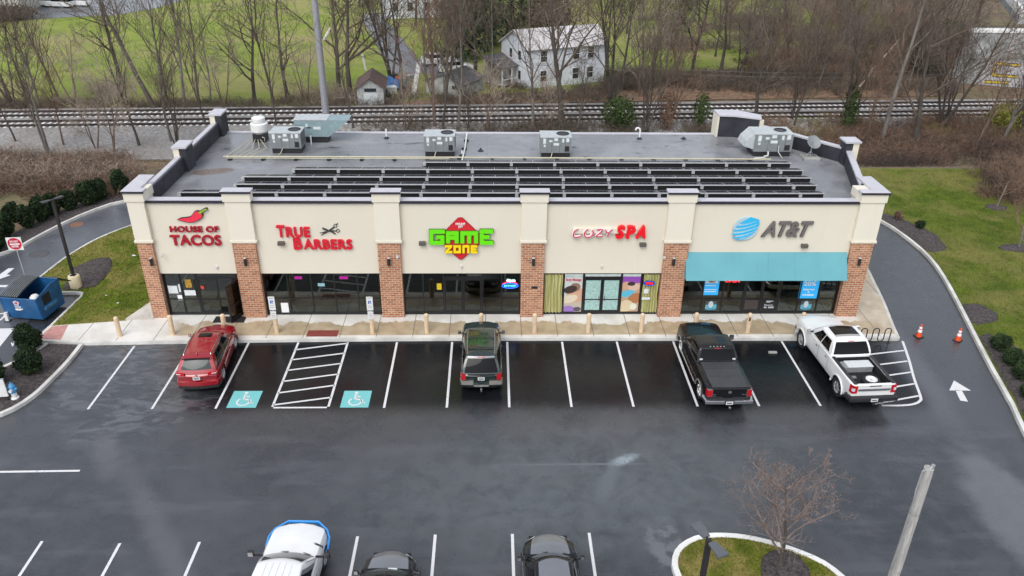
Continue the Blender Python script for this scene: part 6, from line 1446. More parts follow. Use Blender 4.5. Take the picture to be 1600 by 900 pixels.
for k in range(9):
    x = -W2+.04+k*.115; ld.tube([(x, -D2+.02, 1.34), (x, -.4, 1.50), (x, .3, 1.60), (x, D2+.02, 1.60)], .022, 5)
ld.build('lid_rib', M['grey_metal'], t); MB().grid(lambda u, v: (-W2+.02+.98*u, -D2+.03+(2*D2)*v, 1.29+.26*math.sin(v*1.6)), 4, 8).build('lid', M['black_plastic'], t)
MB().hexa([(.05, D2+.03, 1.50), (W2, D2+.03, 1.50), (W2, D2+.95, .85), (.05, D2+.95, .85), (.05, D2+.05, 1.54), (W2, D2+.05, 1.54), (W2, D2+.97, .89), (.05, D2+.97, .89)]).build('lid', M['black_plastic'], t)
MB().box(.62, .82, -D2-.006, -D2+.02, .98, 1.16).build('yellow_sticker', M['yellow_card'], t)
em = MB(); ez, ey = 1.0, -D2+.03-.05
for k in range(5): a = math.pi/2+k*1.2566; em.lathe([(0, -.006), (.075, -.006), (.075, .0), (0, 0)], 12, (-.12+.10*math.cos(a), ey, ez+.09*math.sin(a)), axis='y')
em.build('flower_emblem', plain('emblem_pale', (.50, .50, .60), .5, var=.05), t); MB().lathe([(0, -.01), (.07, -.01), (.07, .0)], 12, (-.12, ey, ez), axis='y').build('emblem_centre', plain('emblem_red', (.55, .06, .08), .5, var=0), t)
for z, w_ in ((.74, .34), (.62, .42), (.57, .30)): MB().box(-.28, -.28+w_, ey+.02, ey+.03+.01, z, z+.05).build('lettering_line', M['white_paint'], t)
q = (-23.55, 36.6, .95); bag = MB().lathe([(0, 0), (.22, .02), (.26, .18), (.15, .3), (0, .32)], 10, q); tag(bag.build('rubbish_bag', M['white_paint'], smooth=True), 'pale bundle of rubbish lying in the blue dumpster', 'rubbish')
q = at(44, 496); t2 = thing('small_post', 'short white striped post beside the left foot of the dumpster', 'post', (-24.95, 36.1, 0)); MB().box(-.08, .08, -.08, .08, 0, .5).build('post_body', M['white_paint'], t2); MB().box(-.13, .13, -.13, .13, 0, .04).build('base', M['black_plastic'], t2)
# litter on the ground: a few pale scraps
for px, py, z, lb in ((209, 400, .14, 'white scrap of paper on the left lawn by the brick pier'), (166, 462, .14, 'tiny white scrap in the middle of the left lawn'), (184, 474, .14, 'tiny pale leaf low on the left lawn')):
    p = at(px, py, z); o = MB().add([(-.11, -.06, 0), (.10, -.09, .02), (.13, .06, .0), (-.07, .10, .03)], [(0, 1, 2, 3)]); q_ = o.build('paper_scrap', M['white_letter'], loc=(p.x, p.y, z+.02)); tag(q_, lb, 'litter'); q_.scale = (1, 1, 1) if px == 209 else (.5, .5, .5)
p = at(1207, 552); tag(MB().box(-.21, .21, -.07, .07, .004, .10).build('wheel_stop_fragment', M['old_concrete'], bevel=.02, loc=(p.x, p.y, 0)), 'small grey concrete chunk on the asphalt between the two pickups', 'debris')
# ------------------------------------------------------------------ plants
def leafball(mb, c, rx, ry, rz, n, size, rnd, lump=.25, shell=.62, drop=0.):
    """many small leaf faces through a lumpy ellipsoid"""
    ph = [rnd.uniform(0, 6.28) for _ in range(8)]
    for _ in range(n):
        th = rnd.uniform(0, 2*math.pi); cz = rnd.uniform(-1, 1); s_ = math.sqrt(1-cz*cz)
        k = 1+lump*(math.sin(3*th+ph[0]+2*cz)*.5+math.sin(5*th+ph[1]-4*cz)*.35+math.sin(7*cz+ph[2]+2*th)*.35)
        r = (shell+(1-shell)*rnd.random()**.5)*k
        if rnd.random() < .12: r *= rnd.uniform(.9, 1.14)
        x, y, z = c[0]+rx*r*s_*math.cos(th), c[1]+ry*r*s_*math.sin(th), c[2]+rz*r*cz
        if z < .02: z = .02+rnd.random()*.1
        a = Vector((rnd.gauss(0, 1), rnd.gauss(0, 1), rnd.gauss(0, 1))).normalized(); b = a.cross(Vector((rnd.gauss(0, 1), rnd.gauss(0, 1), rnd.gauss(0, 1)))).normalized(); s = size*rnd.uniform(.6, 1.4)
        n0 = len(mb.v); p = Vector((x, y, z)); mb.v += [tuple(p-a*s-b*s*.5), tuple(p+a*s-b*s*.4), tuple(p+a*s*.3+b*s*.8)]; mb.f.append((n0, n0+1, n0+2))
def shrub(px, py, w, h, lb, z=.12, m='yew', n=2600, size=.075, name='evergreen_shrub', cat='shrub', group=None, seed=0, pos=None, lobes=3):
    p = pos or at(px, py, z); t = thing(name, lb, cat, (p[0], p[1], z), 0, group); rnd = random.Random(seed+int(px*7+py)); mb = MB()
    leafball(mb, (0, 0, h*.5), w/2, w/2, h*.5, n, size, rnd, .18)
    for k in range(lobes): a = rnd.uniform(0, 6.28); leafball(mb, (math.cos(a)*w*.18, math.sin(a)*w*.18, h*rnd.uniform(.45, .78)), w*.3, w*.3, h*.32, n//5, size, rnd, .3)
    cs_ = 1 if n > 1200 else .5; core = MB().lathe([(0, .05), (w*.3*cs_, h*.15), (w*.36*cs_, h*.45), (w*.26*cs_, h*.75), (0, h*.88)], 10); cv = mb; k0 = len(mb.v); mb.add(core.v, core.f)
    mb.build('foliage', M[m], t, fix=False); MB().tube([(0, 0, -.05), (0, 0, h*.6)], [.05, .02], 6).build('stem', M['bark'], t); return t
gl = 'clipped dark evergreens along the left lane'
for i, (px, py, w, h, lb) in enumerate(((8, 372, 1.25, 1.75, 'dark evergreen shrub at the left frame edge behind the lane, first of the row'), (45, 355, 1.0, 1.45, 'narrow dark evergreen, second from the left along the lane'), (66, 345, 1.1, 1.7, 'tall dark evergreen behind the head of the lamp post'),
        (84, 335, 1.05, 1.45, 'dark evergreen just right of the lamp post head'), (110, 327, 1.0, 1.25, 'smaller dark evergreen between the lamp post and the wide pair'), (139, 319, 1.3, 1.6, 'wide dark evergreen, left half of the pair by the kerb'), (156, 312, 1.1, 1.45, 'dark evergreen, right half of the wide pair'),
        (190, 302, 1.1, 1.75, 'dark evergreen standing alone nearest the store corner'), (22, 346, 1.0, 1.2, 'low evergreen behind the first two of the row'), (-6, 392, 1.2, 1.6, 'evergreen cut by the left frame edge, nearest the camera in the row'))):
    shrub(px, py, w, h, lb, .12, group=gl, seed=i)
gm = 'dark evergreens in the mulch island'
shrub(50, 582, 1.15, 1.25, 'rounded dark evergreen at the front of the mulch island, above the hydrant', .1, group=gm, n=2600, size=.05); shrub(48, 546, 1.15, 1.3, 'rounded dark evergreen at the back of the mulch island, by the dumpster', .1, group=gm, n=3400, size=.055); shrub(-8, 598, 1.0, 1.2, 'dark evergreen cut by the left frame edge behind the white board', .1, group=gm)
gr_ = 'round box shrubs beside the right kerb'
for i, (px, py, w, h, lb) in enumerate(((1561, 546, .95, .8, 'round dark green shrub, farthest up the right kerb'), (1581, 570, .95, .85, 'round dark green shrub, second down the right kerb'), (1596, 592, .95, .9, 'round dark green shrub at the right frame edge, third down the kerb'), (1608, 622, .9, .85, 'round dark green shrub cut by the right frame edge'))): shrub(px, py, w, h, lb, .13, 'box', 2400, .045, group=gr_, seed=i+20)
for px, py, lb in ((1403, 342, 'small reddish dry shrub left in the upper mulch bed'), (1437, 356, 'small dark dry shrub right in the upper mulch bed')): shrub(px, py, .6, .5, lb, .2, 'twig_red' if px < 1410 else 'yew', 500, .05, 'dry_shrub', group='dry shrubs in the upper mulch bed')
# grass tufts on the near lawns
def tufts(name, poly, n, z, mats, seed, hh=.07):
    rnd = random.Random(seed); xs = [p[0] for p in poly]; ys = [p[1] for p in poly]; mb = MB()
    def inside(x, y):
        c = False; j = len(poly)-1
        for i in range(len(poly)):
            a, b = poly[i], poly[j]
            if (a[1] > y) != (b[1] > y) and x < (b[0]-a[0])*(y-a[1])/(b[1]-a[1])+a[0]: c = not c
            j = i
        return c
    while n:
        x, y = rnd.uniform(min(xs), max(xs)), rnd.uniform(min(ys), max(ys))
        if not inside(x, y): continue
        n -= 1; a = rnd.uniform(0, 6.28); h = hh*rnd.uniform(.5, 1.5); w = .02; dx, dy = math.cos(a)*w, math.sin(a)*w; lx, ly = rnd.uniform(-.05, .05), rnd.uniform(-.05, .05)
        k = len(mb.v); mb.v += [(x-dx, y-dy, z), (x+dx, y+dy, z), (x+lx, y+ly, z+h)]; mb.f.append((k, k+1, k+2))
    return tag(mb.build(name, mats, fix=False), name.replace('_', ' ')+' on the lawn', None, kind='stuff')
tufts('grass_blades', [tuple(p) for p in ik2]+[(-22.3, 35.4), (-18.8, 35.9), (-17.6, 35.95), (-17.6, 50)], 22000, .13, M['lawn'], 1)
tufts('grass_blades', [tuple(p) for p in offs(gi, .24)[:-1]], 14000, .125, M['island_grass'], 2)
tufts('grass_blades', [tuple(p) for p in no[iR:] if p.y > 24]+[(27, 24), (34, 34), (40, 59), (24, 59)], 30000, .105, M['lawn_right'], 3, .09)

# ---- bare trees: tapered trunk, limbs, twigs
def bare_tree(seed, H=12., reach=1., stems=1, spread=.55, up=.55, r0=.17, depth=4, twig=.014, lean=(0, 0), first=.28, kids=(5, 5, 4, 4)):
    """returns (trunk MB, branches MB); limbs leave the stem along its upper part, twigs along the limbs"""
    rnd = random.Random(seed); T, B = MB(), MB()
    def path(p, d, L, n, wig, upb):
        pts = [p]; d = d.normalized()
        for i in range(n):
            d = (d+Vector((rnd.gauss(0, wig), rnd.gauss(0, wig), rnd.gauss(0, wig*.6)+upb))).normalized(); pts.append(pts[-1]+d*(L/n))
        return pts
    def grow(pts, ra, rb, lvl, L):
        if lvl > depth: return
        n = kids[min(lvl-1, len(kids)-1)]; m = len(pts)-1
        for k in range(n):
            f = first+(1-first)*(k+rnd.random()*.8)/n if lvl == 1 else .2+.8*(k+rnd.random())/n; f = min(.99, f); i = min(m-1, int(f*m)); p = pts[i].lerp(pts[i+1], f*m-i); d0 = (pts[i+1]-pts[i]).normalized()
            a = rnd.uniform(0, 6.28); o = d0.orthogonal().normalized(); o = (Matrix.Rotation(a, 3, d0) @ o)
            d = (d0*(1-spread)+o*spread*rnd.uniform(.8, 1.5)+Vector((0, 0, up*.3))).normalized(); l2 = L*rnd.uniform(.38, .62)*(1.15-.5*f)*(reach if lvl == 1 else 1); r1 = max(twig, (ra+(rb-ra)*f)*rnd.uniform(.5, .72)); r2 = max(twig*.6, r1*.3)
            q = path(p, d, l2, 5 if lvl == 1 else (4 if lvl == 2 else 3), .13, .07*up); B.tube(q, [r1+(r2-r1)*j/(len(q)-1) for j in range(len(q))], 5 if lvl == 1 else 3, cap=False); grow(q, r1, r2, lvl+1, l2)
    for s_ in range(stems):
        a = rnd.uniform(0, 6.28); sp = 0 if stems == 1 else rnd.uniform(.12, .34); d = Vector((math.cos(a)*sp+lean[0], math.sin(a)*sp+lean[1], 1)); h = H*(1 if s_ == 0 else rnd.uniform(.7, .95))
        pts = path(Vector((math.cos(a)*.12*(stems > 1), math.sin(a)*.12*(stems > 1), -.2)), d, h, 9, .05, .05); r_ = r0*(1 if s_ == 0 else .75); rr = [r_*(1.25 if i == 0 else 1)*(1-i/9.6)+.012 for i in range(10)]
        T.tube(pts, rr, 8); grow(pts, r_, .03, 1, h)
    return T, B
PROTO = {}
def proto_tree(key, tm, bm_, **k):
    T, B = bare_tree(**k); t = T.build('trunk', M[tm], smooth=True, fix=False); b = B.build('branches', M[bm_], fix=False); PROTO[key] = (t.data, b.data); bpy.data.objects.remove(t); bpy.data.objects.remove(b)
proto_tree('slim', 'bark', 'twig', seed=1, H=12, r0=.13, spread=.42, up=.8, kids=(11, 6, 3, 1))
proto_tree('slim2', 'bark_grey', 'twig', seed=2, H=12, r0=.14, spread=.45, up=.7, kids=(11, 6, 3, 1), lean=(.05, 0))
proto_tree('broad', 'bark', 'twig', seed=3, H=12, r0=.22, spread=.62, up=.55, first=.22, kids=(10, 7, 4, 1))
proto_tree('broad2', 'bark', 'twig', seed=4, H=12, r0=.22, spread=.6, up=.5, first=.2, kids=(11, 7, 5, 2))
proto_tree('multi', 'bark', 'twig', seed=5, H=11, stems=4, r0=.14, spread=.42, up=.7, kids=(7, 5, 4, 2))
proto_tree('multi2', 'bark_grey', 'twig', seed=6, H=11, stems=3, r0=.16, spread=.45, up=.6, kids=(8, 5, 4, 2))
proto_tree('red', 'bark_red', 'twig_red', seed=7, H=11, stems=2, r0=.13, spread=.48, up=.6, kids=(9, 6, 4, 2))
proto_tree('violet', 'bark', 'twig_violet', seed=8, H=12, stems=2, r0=.15, spread=.52, up=.55, kids=(10, 7, 5, 2))
proto_tree('lean', 'bark', 'twig', seed=9, H=13, r0=.2, spread=.5, up=.6, lean=(-.55, .1), first=.35, kids=(9, 7, 5, 2))
proto_tree('small', 'bark_red', 'twig_pale', seed=10, H=5, stems=3, r0=.05, spread=.5, up=.5, twig=.008, kids=(7, 5, 4, 2))
LOOK = {'slim': 'slender brown tree', 'slim2': 'slender grey tree', 'broad': 'broad dark tree', 'broad2': 'wide-crowned tree', 'multi': 'many-stemmed dark tree', 'multi2': 'many-stemmed pale tree', 'red': 'reddish twin-stemmed tree', 'violet': 'violet-grey tree', 'lean': 'left-leaning tree', 'small': 'small bushy tree'}
H0 = {'slim': 12, 'slim2': 12, 'broad': 12, 'broad2': 12, 'multi': 11, 'multi2': 11, 'red': 11, 'violet': 12, 'lean': 13, 'small': 5}
adj = {'violet': 'violet-grey', 'red': 'reddish', 'broad2': 'wide-crowned', 'multi2': 'pale three-stemmed', 'broad': 'dark spreading', 'slim2': 'slender grey'}
def tree(px, py, h, key, where, rz=None, group=None, p=None, flip=False):
    p = p or far(px, py); rnd = random.Random(int(px*13+py*7)); t = thing('bare_tree', (LOOK[key] if 'row' not in where and 'group' not in where else adj.get(key, 'bare')+' tree')+' '+where, 'tree', (p.x, p.y, p.z), rnd.uniform(-.5, .5)+(rnd.choice((0, 2.1, 4.2)) if key not in ('lean',) else 0) if rz is None else rz, group or 'bare trees by the railway')
    k = h/H0[key]; t.scale = (k*(-1 if flip else 1), k, k)
    for n, me in zip(('trunk', 'branches'), PROTO[key]):
        o = bpy.data.objects.new(n, me); C.objects.link(o); o.parent = t
    return t
# the grouped rows; place = what it stands beside
A = 'beyond the tracks'
beyond = [(2, 166, 10, 'slim2', 'at the left frame edge'), (22, 166, 11, 'multi', 'second from the left edge'), (45, 167, 12, 'slim', 'third from the left edge'), (63, 168, 12, 'slim2', 'fourth from the left edge'), (96, 166, 12, 'slim', 'fifth from the left edge'), (120, 167, 8, 'small', 'left of the great forked tree'),
    (190, 130, 14, 'broad', 'upright stem of the great fork'), (243, 172, 18, 'lean', 'forming the great fork over the left field'), (263, 165, 13, 'slim', 'just right of the great fork'), (289, 165, 14, 'slim2', 'second right of the great fork'), (312, 168, 13.5, 'slim', 'third right of the great fork'), (350, 166, 7, 'small', 'low one left of the first parapet pier'), (330, 163, 9, 'slim2', 'short one right of the third slender stem'),
    (398, 160, 12, 'broad2', 'at mid field left of the tall pole'), (427, 158, 14, 'slim', 'left neighbour of the tall pole'), (450, 157, 12, 'broad', 'close left of the tall pole'), (478, 161, 7, 'small', 'low one at the foot of the tall pole'), (532, 150, 15, 'broad2', 'right of the tall pole, above the shed'), (547, 152, 16, 'broad', 'right of the tall pole behind the shed'),
    (612, 120, 15, 'multi', 'standing by the junk heap'), (628, 153, 14, 'broad', 'in front of the junk heap'), (668, 140, 14, 'slim2', 'left of the dark garage'), (692, 150, 13, 'multi2', 'in front of the dark garage'), (722, 140, 11, 'slim', 'right side of the dark garage'), (742, 133, 15, 'broad', 'thick trunk between garage and porch'), (765, 140, 11, 'slim2', 'by the porch steps'),
    (957, 165, 18, 'multi', 'large, at the right end of the white house'), (1002, 150, 10, 'small', 'low at the right of the white house'), (1015, 140, 10, 'slim', 'second right of the white house'), (1040, 122, 13, 'slim2', 'at the edge of the small green field'), (1052, 120, 12, 'multi2', 'in the small green field edge'), (1081, 116, 13, 'broad2', 'middle of the small green field edge'), (1127, 108, 12, 'broad', 'right part of the small green field edge'), (1150, 116, 11, 'violet', 'right end of the small green field')]
for a in beyond: tree(a[0], a[1], a[2], a[3], a[4]+', beyond the tracks' if 'house' not in a[4] else a[4])
front = [(25, 222, 8, 'slim', 'at the left frame edge'), (75, 238, 10, 'multi2', 'second from the left'), (100, 228, 7, 'red', 'third from the left'), (175, 238, 8, 'small', 'fourth, low'), (218, 228, 11, 'slim', 'close left of the store corner'), (268, 222, 11, 'slim2', 'left of the parapet'), (277, 232, 8, 'multi', 'low beside the parapet'), (323, 200, 9, 'slim', 'above the parapet wall'), (150, 232, 6, 'small', 'low, between the pale and the dark ones'),
    (432, 200, 9, 'slim', 'behind the leftmost roof unit'), (553, 205, 11, 'slim', 'right of the blue-grey roof unit'), (636, 204, 6, 'small', 'low, left of the second roof unit'), (681, 203, 13, 'red', 'straight behind the second roof unit'), (692, 206, 12, 'slim', 'right behind the second roof unit'), (716, 204, 13, 'slim2', 'by the white conduit'), (757, 207, 7, 'small', 'low, right of the white conduit'), (732, 205, 5, 'multi', 'low and dark by the conduit'),
    (876, 208, 17, 'broad2', 'whose crown crosses the white house'), (832, 208, 13, 'slim2', 'before the left corner of the white house'), (845, 207, 6, 'small', 'low before the house'), (900, 207, 7, 'multi2', 'low, right of the third roof unit'), (1005, 208, 10, 'multi', 'dark, by the gooseneck vent'), (1012, 208, 13, 'slim', 'by the gooseneck vent'), (1042, 205, 9, 'red', 'ivy-grown, reddish'), (1240, 199, 10, 'slim', 'behind the corner block of the roof'), (1238, 190, 7, 'multi', 'low behind the roof corner'),
    (1322, 205, 12, 'multi', 'ivy-grown, beyond the right parapet'), (1376, 228, 19, 'slim2', 'tallest, beyond the right lawn'), (1425, 232, 14, 'broad2', 'at the back of the right lawn'), (1463, 205, 14, 'violet', 'grey stemmed before the bridge'), (1475, 200, 12, 'multi', 'dark, below the bridge wall'), (1560, 228, 10, 'multi2', 'behind the right lawn shrubs'), (1592, 208, 16, 'broad', 'at the right frame edge'), (1180, 190, 12, 'broad', 'dark, above the corner block'), (1350, 225, 8, 'red', 'low, just beyond the parapet pier'), (1520, 235, 9, 'red', 'before the bridge wall')]
for a in front: tree(a[0], a[1], a[2], a[3], a[4]+', near side of the tracks', group='bare trees on the near side of the tracks')
# the wooded bank at the right
rnd = random.Random(4); keys = ['violet', 'red', 'broad2', 'multi2', 'violet', 'broad', 'red', 'slim2']; kk = 0

def ordn(n): return ['first', 'second', 'third', 'fourth', 'fifth', 'sixth', 'seventh', 'eighth', 'ninth', 'tenth', 'eleventh', 'twelfth', 'thirteenth', 'fourteenth', 'fifteenth', 'sixteenth', 'seventeenth', 'eighteenth'][n]
for row, (py, n, x0, x1, h, nm) in enumerate(((136, 10, 1165, 1500, 7.5, 'lowest'), (108, 11, 1150, 1490, 8.5, 'second'), (82, 12, 1100, 1490, 9.5, 'third'), (54, 14, 900, 1520, 11, 'fourth'), (30, 15, 880, 1540, 12.5, 'fifth'))):
    for i in range(n):
        px = x0+(x1-x0)*(i+.5+rnd.uniform(-.3, .3))/n; y_ = py+rnd.uniform(-8, 8)
        key = keys[kk % 8]; kk += 1; tree(px, y_, h*rnd.uniform(.75, 1.2), key, 'on the wooded bank, %s row, %s from the left' % (nm, ordn(i)), group='bare trees of the wooded bank')
for i, (px, py, h) in enumerate(((650, 40, 12), (690, 30, 13), (720, 60, 12), (560, 12, 11), (400, 30, 9), (760, 80, 10), (815, 30, 12), (590, 50, 10))): tree(px, py, h, ('broad2', 'violet')[i % 2], 'behind the driveway, %s of that group' % ordn(i), group='bare trees behind the driveway')

# far wood: one mass
def join_clumps(name, protos, places, m, lb, mi=0):
    vs, fs, n = [], [], 0
    arr = {k: (np.array([v.co[:] for v in PROTO[k][mi].vertices]), [tuple(p.vertices) for p in PROTO[k][mi].polygons]) for k in protos}
    for k, (x, y, z, s, a) in places:
        V, F = arr[k]; c, s_ = math.cos(a), math.sin(a); R_ = np.array([[c, -s_, 0], [s_, c, 0], [0, 0, 1]]); vs.append(V @ R_.T*s+np.array([x, y, z])); fs += [tuple(i+n for i in f) for f in F]; n += len(V)
    me = bpy.data.meshes.new(name); me.from_pydata(np.concatenate(vs).tolist(), [], fs); me.materials.append(m); o = bpy.data.objects.new(name, me); C.objects.link(o); return tag(o, lb, None, kind='stuff')
rnd = random.Random(9); pl = []
for i in range(55): p = far(rnd.uniform(840, 1620), rnd.uniform(-14, 22)); pl.append((rnd.choice(['violet', 'broad2', 'red']), (p.x, p.y, p.z, rnd.uniform(.8, 1.25), rnd.uniform(0, 6.28))))
join_clumps('distant_wood', ['violet', 'broad2', 'red'], pl, M['twig_violet'], 'far bare wood along the top edge, right half', 1)
# ---- undergrowth
def brush_proto(key, seed, n, h, r, spread, wig=.2):
    rnd = random.Random(seed); B = MB()
    for _ in range(n):
        a, q = rnd.uniform(0, 6.28), rnd.random()**.7*spread; p = Vector((math.cos(a)*q, math.sin(a)*q, -.1)); d = Vector((rnd.gauss(0, .5), rnd.gauss(0, .5), 1)).normalized(); L = h*rnd.uniform(.5, 1.2); pts = [p]
        for i in range(4): d = (d+Vector((rnd.gauss(0, wig), rnd.gauss(0, wig), rnd.gauss(0, wig)-.1*i))).normalized(); pts.append(pts[-1]+d*L/4)
        B.tube(pts, [r, r*.8, r*.6, r*.4, r*.25], 3, cap=False)
        for j in range(3):
            i = rnd.randint(1, 3); d2 = Vector((rnd.gauss(0, 1), rnd.gauss(0, 1), rnd.gauss(.3, .6))).normalized(); B.tube([pts[i], pts[i]+d2*L*.22, pts[i]+d2*L*.4+Vector((0, 0, -.05))], [r*.5, r*.35, r*.2], 3, cap=False)
    o = B.build('brush', M['twig'], fix=False); PROTO[key] = (o.data, o.data); bpy.data.objects.remove(o)
brush_proto('brush', 1, 38, 1.5, .022, 1.4); brush_proto('brush2', 2, 38, 1.1, .02, 1.5, .3)
M['twig_dark'] = bark('twig_dark', (.03, .022, .018), (.09, .068, .055))
def brush(name, area, n, m, lb, s=(.7, 1.3), seed=1, keys=('brush', 'brush2')):
    rnd = random.Random(seed); pl = []
    for _ in range(n):
        x0, y0, x1, y1 = area[rnd.randrange(len(area))]; p = far(rnd.uniform(x0, x1), rnd.uniform(y0, y1)); pl.append((rnd.choice(keys), (p.x, p.y, p.z+.02, rnd.uniform(*s), rnd.uniform(0, 6.28))))
    return join_clumps(name, keys, pl, m, lb)
brush('dry_brush', [(-60, 250, 190, 305)], 150, M['twig_red'], 'tangled brown brush between the left evergreens and the ballast', seed=1)
brush('dry_brush', [(-60, 244, 200, 290)], 110, M['twig_pale'], 'pale dry stalks on the left bank', seed=2)
brush('dry_brush', [(-20, 160, 560, 171)], 130, M['twig'], 'low brown growth along the far edge of the tracks, left half', (.5, 1.), seed=3)
brush('dry_brush', [(160, 140, 210, 165), (480, 150, 560, 165)], 22, M['twig_pale'], 'pale thicket at the foot of the great forked tree', (1.2, 2.), seed=4)
brush('dry_brush', [(560, 150, 800, 166), (780, 135, 960, 160)], 90, M['twig'], 'brown growth below the white house', (.6, 1.1), seed=5)
brush('dry_brush', [(950, 118, 1200, 142), (1180, 112, 1480, 150)], 190, M['twig'], 'dark brush strip below the small green field', (.8, 1.5), seed=6)
brush('dry_brush', [(1180, 80, 1500, 118)], 150, M['twig_red'], 'reddish undergrowth on the wooded bank', (.8, 1.6), seed=7)
brush('dry_brush', [(1000, 30, 1500, 80)], 140, M['twig_violet'], 'violet-grey undergrowth high on the wooded bank', (1., 2.), seed=8)
brush('dry_brush', [(1190, 190, 1620, 250)], 210, M['twig_red'], 'brown brush between the right lawn and the tracks', (.8, 1.5), seed=9)
brush('dry_brush', [(1340, 215, 1460, 258), (1540, 230, 1640, 320)], 150, M['twig_red'], 'dense reddish brush at the edge of the right lawn', (.8, 1.4), seed=10)
brush('dry_brush', [(1200, 185, 1380, 225), (1440, 180, 1600, 225)], 70, M['ygreen'], 'yellowish green undergrowth beside the tracks', (.5, .9), seed=11)
brush('dry_brush', [(560, 200, 1130, 212)], 60, M['twig'], 'thin scrub just behind the roof edge', (.8, 1.6), seed=12)
brush('dry_brush', [(-60, 250, 190, 300)], 60, M['twig_dark'], 'dark stems among the brush of the left bank', seed=21)
brush('dry_brush', [(1190, 195, 1620, 255), (1350, 225, 1460, 262), (1540, 235, 1640, 310)], 120, M['twig_dark'], 'dark stems among the brush behind the right lawn', (.8, 1.4), seed=22)
brush('dry_brush', [(950, 115, 1300, 135), (1150, 60, 1500, 105)], 90, M['twig_dark'], 'dark tangle on the lower wooded bank', (.9, 1.7), seed=23)
# evergreen masses behind the roof and conifers
def bush2(px, py, w, h, m, lb, n=1600, size=.16, name='bush', group=None): p = far(px, py); return shrub(px, py, w, h, lb, p.z, m, n, size, name, 'bush', group, pos=p, seed=3)
bush2(965, 204, 3.6, 3.6, 'ivy', 'rounded green bush behind the roof edge right of the third unit', 1100, .13); bush2(1092, 204, 1.8, 4.2, 'ivy', 'upright green bush behind the roof left of the corner block', 500, .12); bush2(1042, 204, 2.2, 4.0, 'twig_red', 'brown leafy column between two green bushes behind the roof', 600, .10); bush2(1322, 208, 1.7, 5.0, 'ivy', 'ivy-covered upright growth beyond the right parapet', 520, .12)
bush2(1365, 62, 3.5, 4, 'ygreen', 'yellow-green bush in the middle of the wooded bank', 500, .12); bush2(1345, 25, 3, 3, 'ygreen', 'yellow-green bush high on the wooded bank', 350, .12); bush2(1475, 85, 4, 5, 'ivy', 'olive green bush beside the bridge wall', 900, .15); bush2(1570, 205, 4, 3, 'ygreen', 'yellowish bush low at the right frame edge', 900, .13); bush2(1440, 118, 4, 4.5, 'yew', 'dark bush under the bank left of the bridge wall', 1100, .14); bush2(858, 62, 8, 7, 'twig', 'large brown bush behind the white house', 2600, .16)
bush2(15, 30, 9, 2.2, 'twig', 'low brown hedge beside the far parking lot', 1500, .15)
def conifer(px, py, h, w, lb, seed):
    p = far(px, py); t = thing('conifer', lb, 'conifer', (p.x, p.y, p.z), 0, 'dark conifers behind the white house'); rnd = random.Random(seed); MB().tube([(0, 0, -.2), (0, 0, h*.9)], [.3, .05], 8).build('trunk', M['bark'], t); mb = MB()
    lv = 15
    for i in range(lv):
        z = h*(.12+.86*i/lv); R_ = w/2*(1-i/lv)**.8*rnd.uniform(.8, 1.1); nb = int(9-4*i/lv)
        for k in range(nb):
            a = 6.28*k/nb+rnd.uniform(-.3, .3); rr = R_*rnd.uniform(.7, 1.15)
            for j in range(46):
                f = rnd.random()**.6; q = Vector((math.cos(a)*rr*f+rnd.gauss(0, .22), math.sin(a)*rr*f+rnd.gauss(0, .22), z-.35*f*rr*.5+rnd.gauss(0, .18))); d = Vector((math.cos(a)+rnd.gauss(0, .4), math.sin(a)+rnd.gauss(0, .4), -.3)).normalized(); e = d.cross(Vector((0, 0, 1))).normalized(); s = rnd.uniform(.22, .5); n0 = len(mb.v); mb.v += [tuple(q-e*s*.35), tuple(q+e*s*.35), tuple(q+d*s*1.6)]; mb.f.append((n0, n0+1, n0+2))
    mb.build('crown', M['pine'], t, fix=False); return t
for i, (px, py, h, w, lb) in enumerate(((712, 95, 14, 6, 'dark conifer left of the group behind the garage'), (742, 88, 17, 7.5, 'largest dark conifer behind the garage'), (770, 70, 15, 7, 'dark conifer left of the white house gable'), (800, 58, 15, 6.5, 'dark conifer right behind the white house gable'), (828, 40, 14, 6, 'dark conifer farthest right behind the white house'), (756, 40, 16, 7, 'dark conifer at the back of the group'))): conifer(px, py, h, w, lb, i)

# ornamental young trees: island and right lawn
M['twig_island'] = bark('twig_island', (.12, .085, .07), (.27, .21, .185)); T, B = bare_tree(seed=33, H=3.5, reach=1.25, r0=.075, spread=.66, up=.75, first=.18, kids=(16, 7, 5, 2), twig=.006); t = thing('young_tree', 'bare young tree with reddish tips in the grassed island', 'tree', (9.72, 19.25, .15)); T.build('trunk', M['bark'], t, smooth=True, fix=False); B.build('branches', M['twig_island'], t, fix=False)
rnd = random.Random(3); lf = MB(); bv = [v for v in B.v if v[2] > 2.5]
for _ in range(170):
    p = Vector(rnd.choice(bv)); a = Vector((rnd.gauss(0, 1), rnd.gauss(0, 1), rnd.gauss(0, 1))).normalized()*.028; b = a.cross(Vector((0, .3, 1))).normalized()*.022; k = len(lf.v); lf.v += [tuple(p-a), tuple(p+b), tuple(p+a)]; lf.f.append((k, k+1, k+2))
lf.build('dead_leaf', M['redleaf'], t, fix=False)['kind'] = 'stuff'
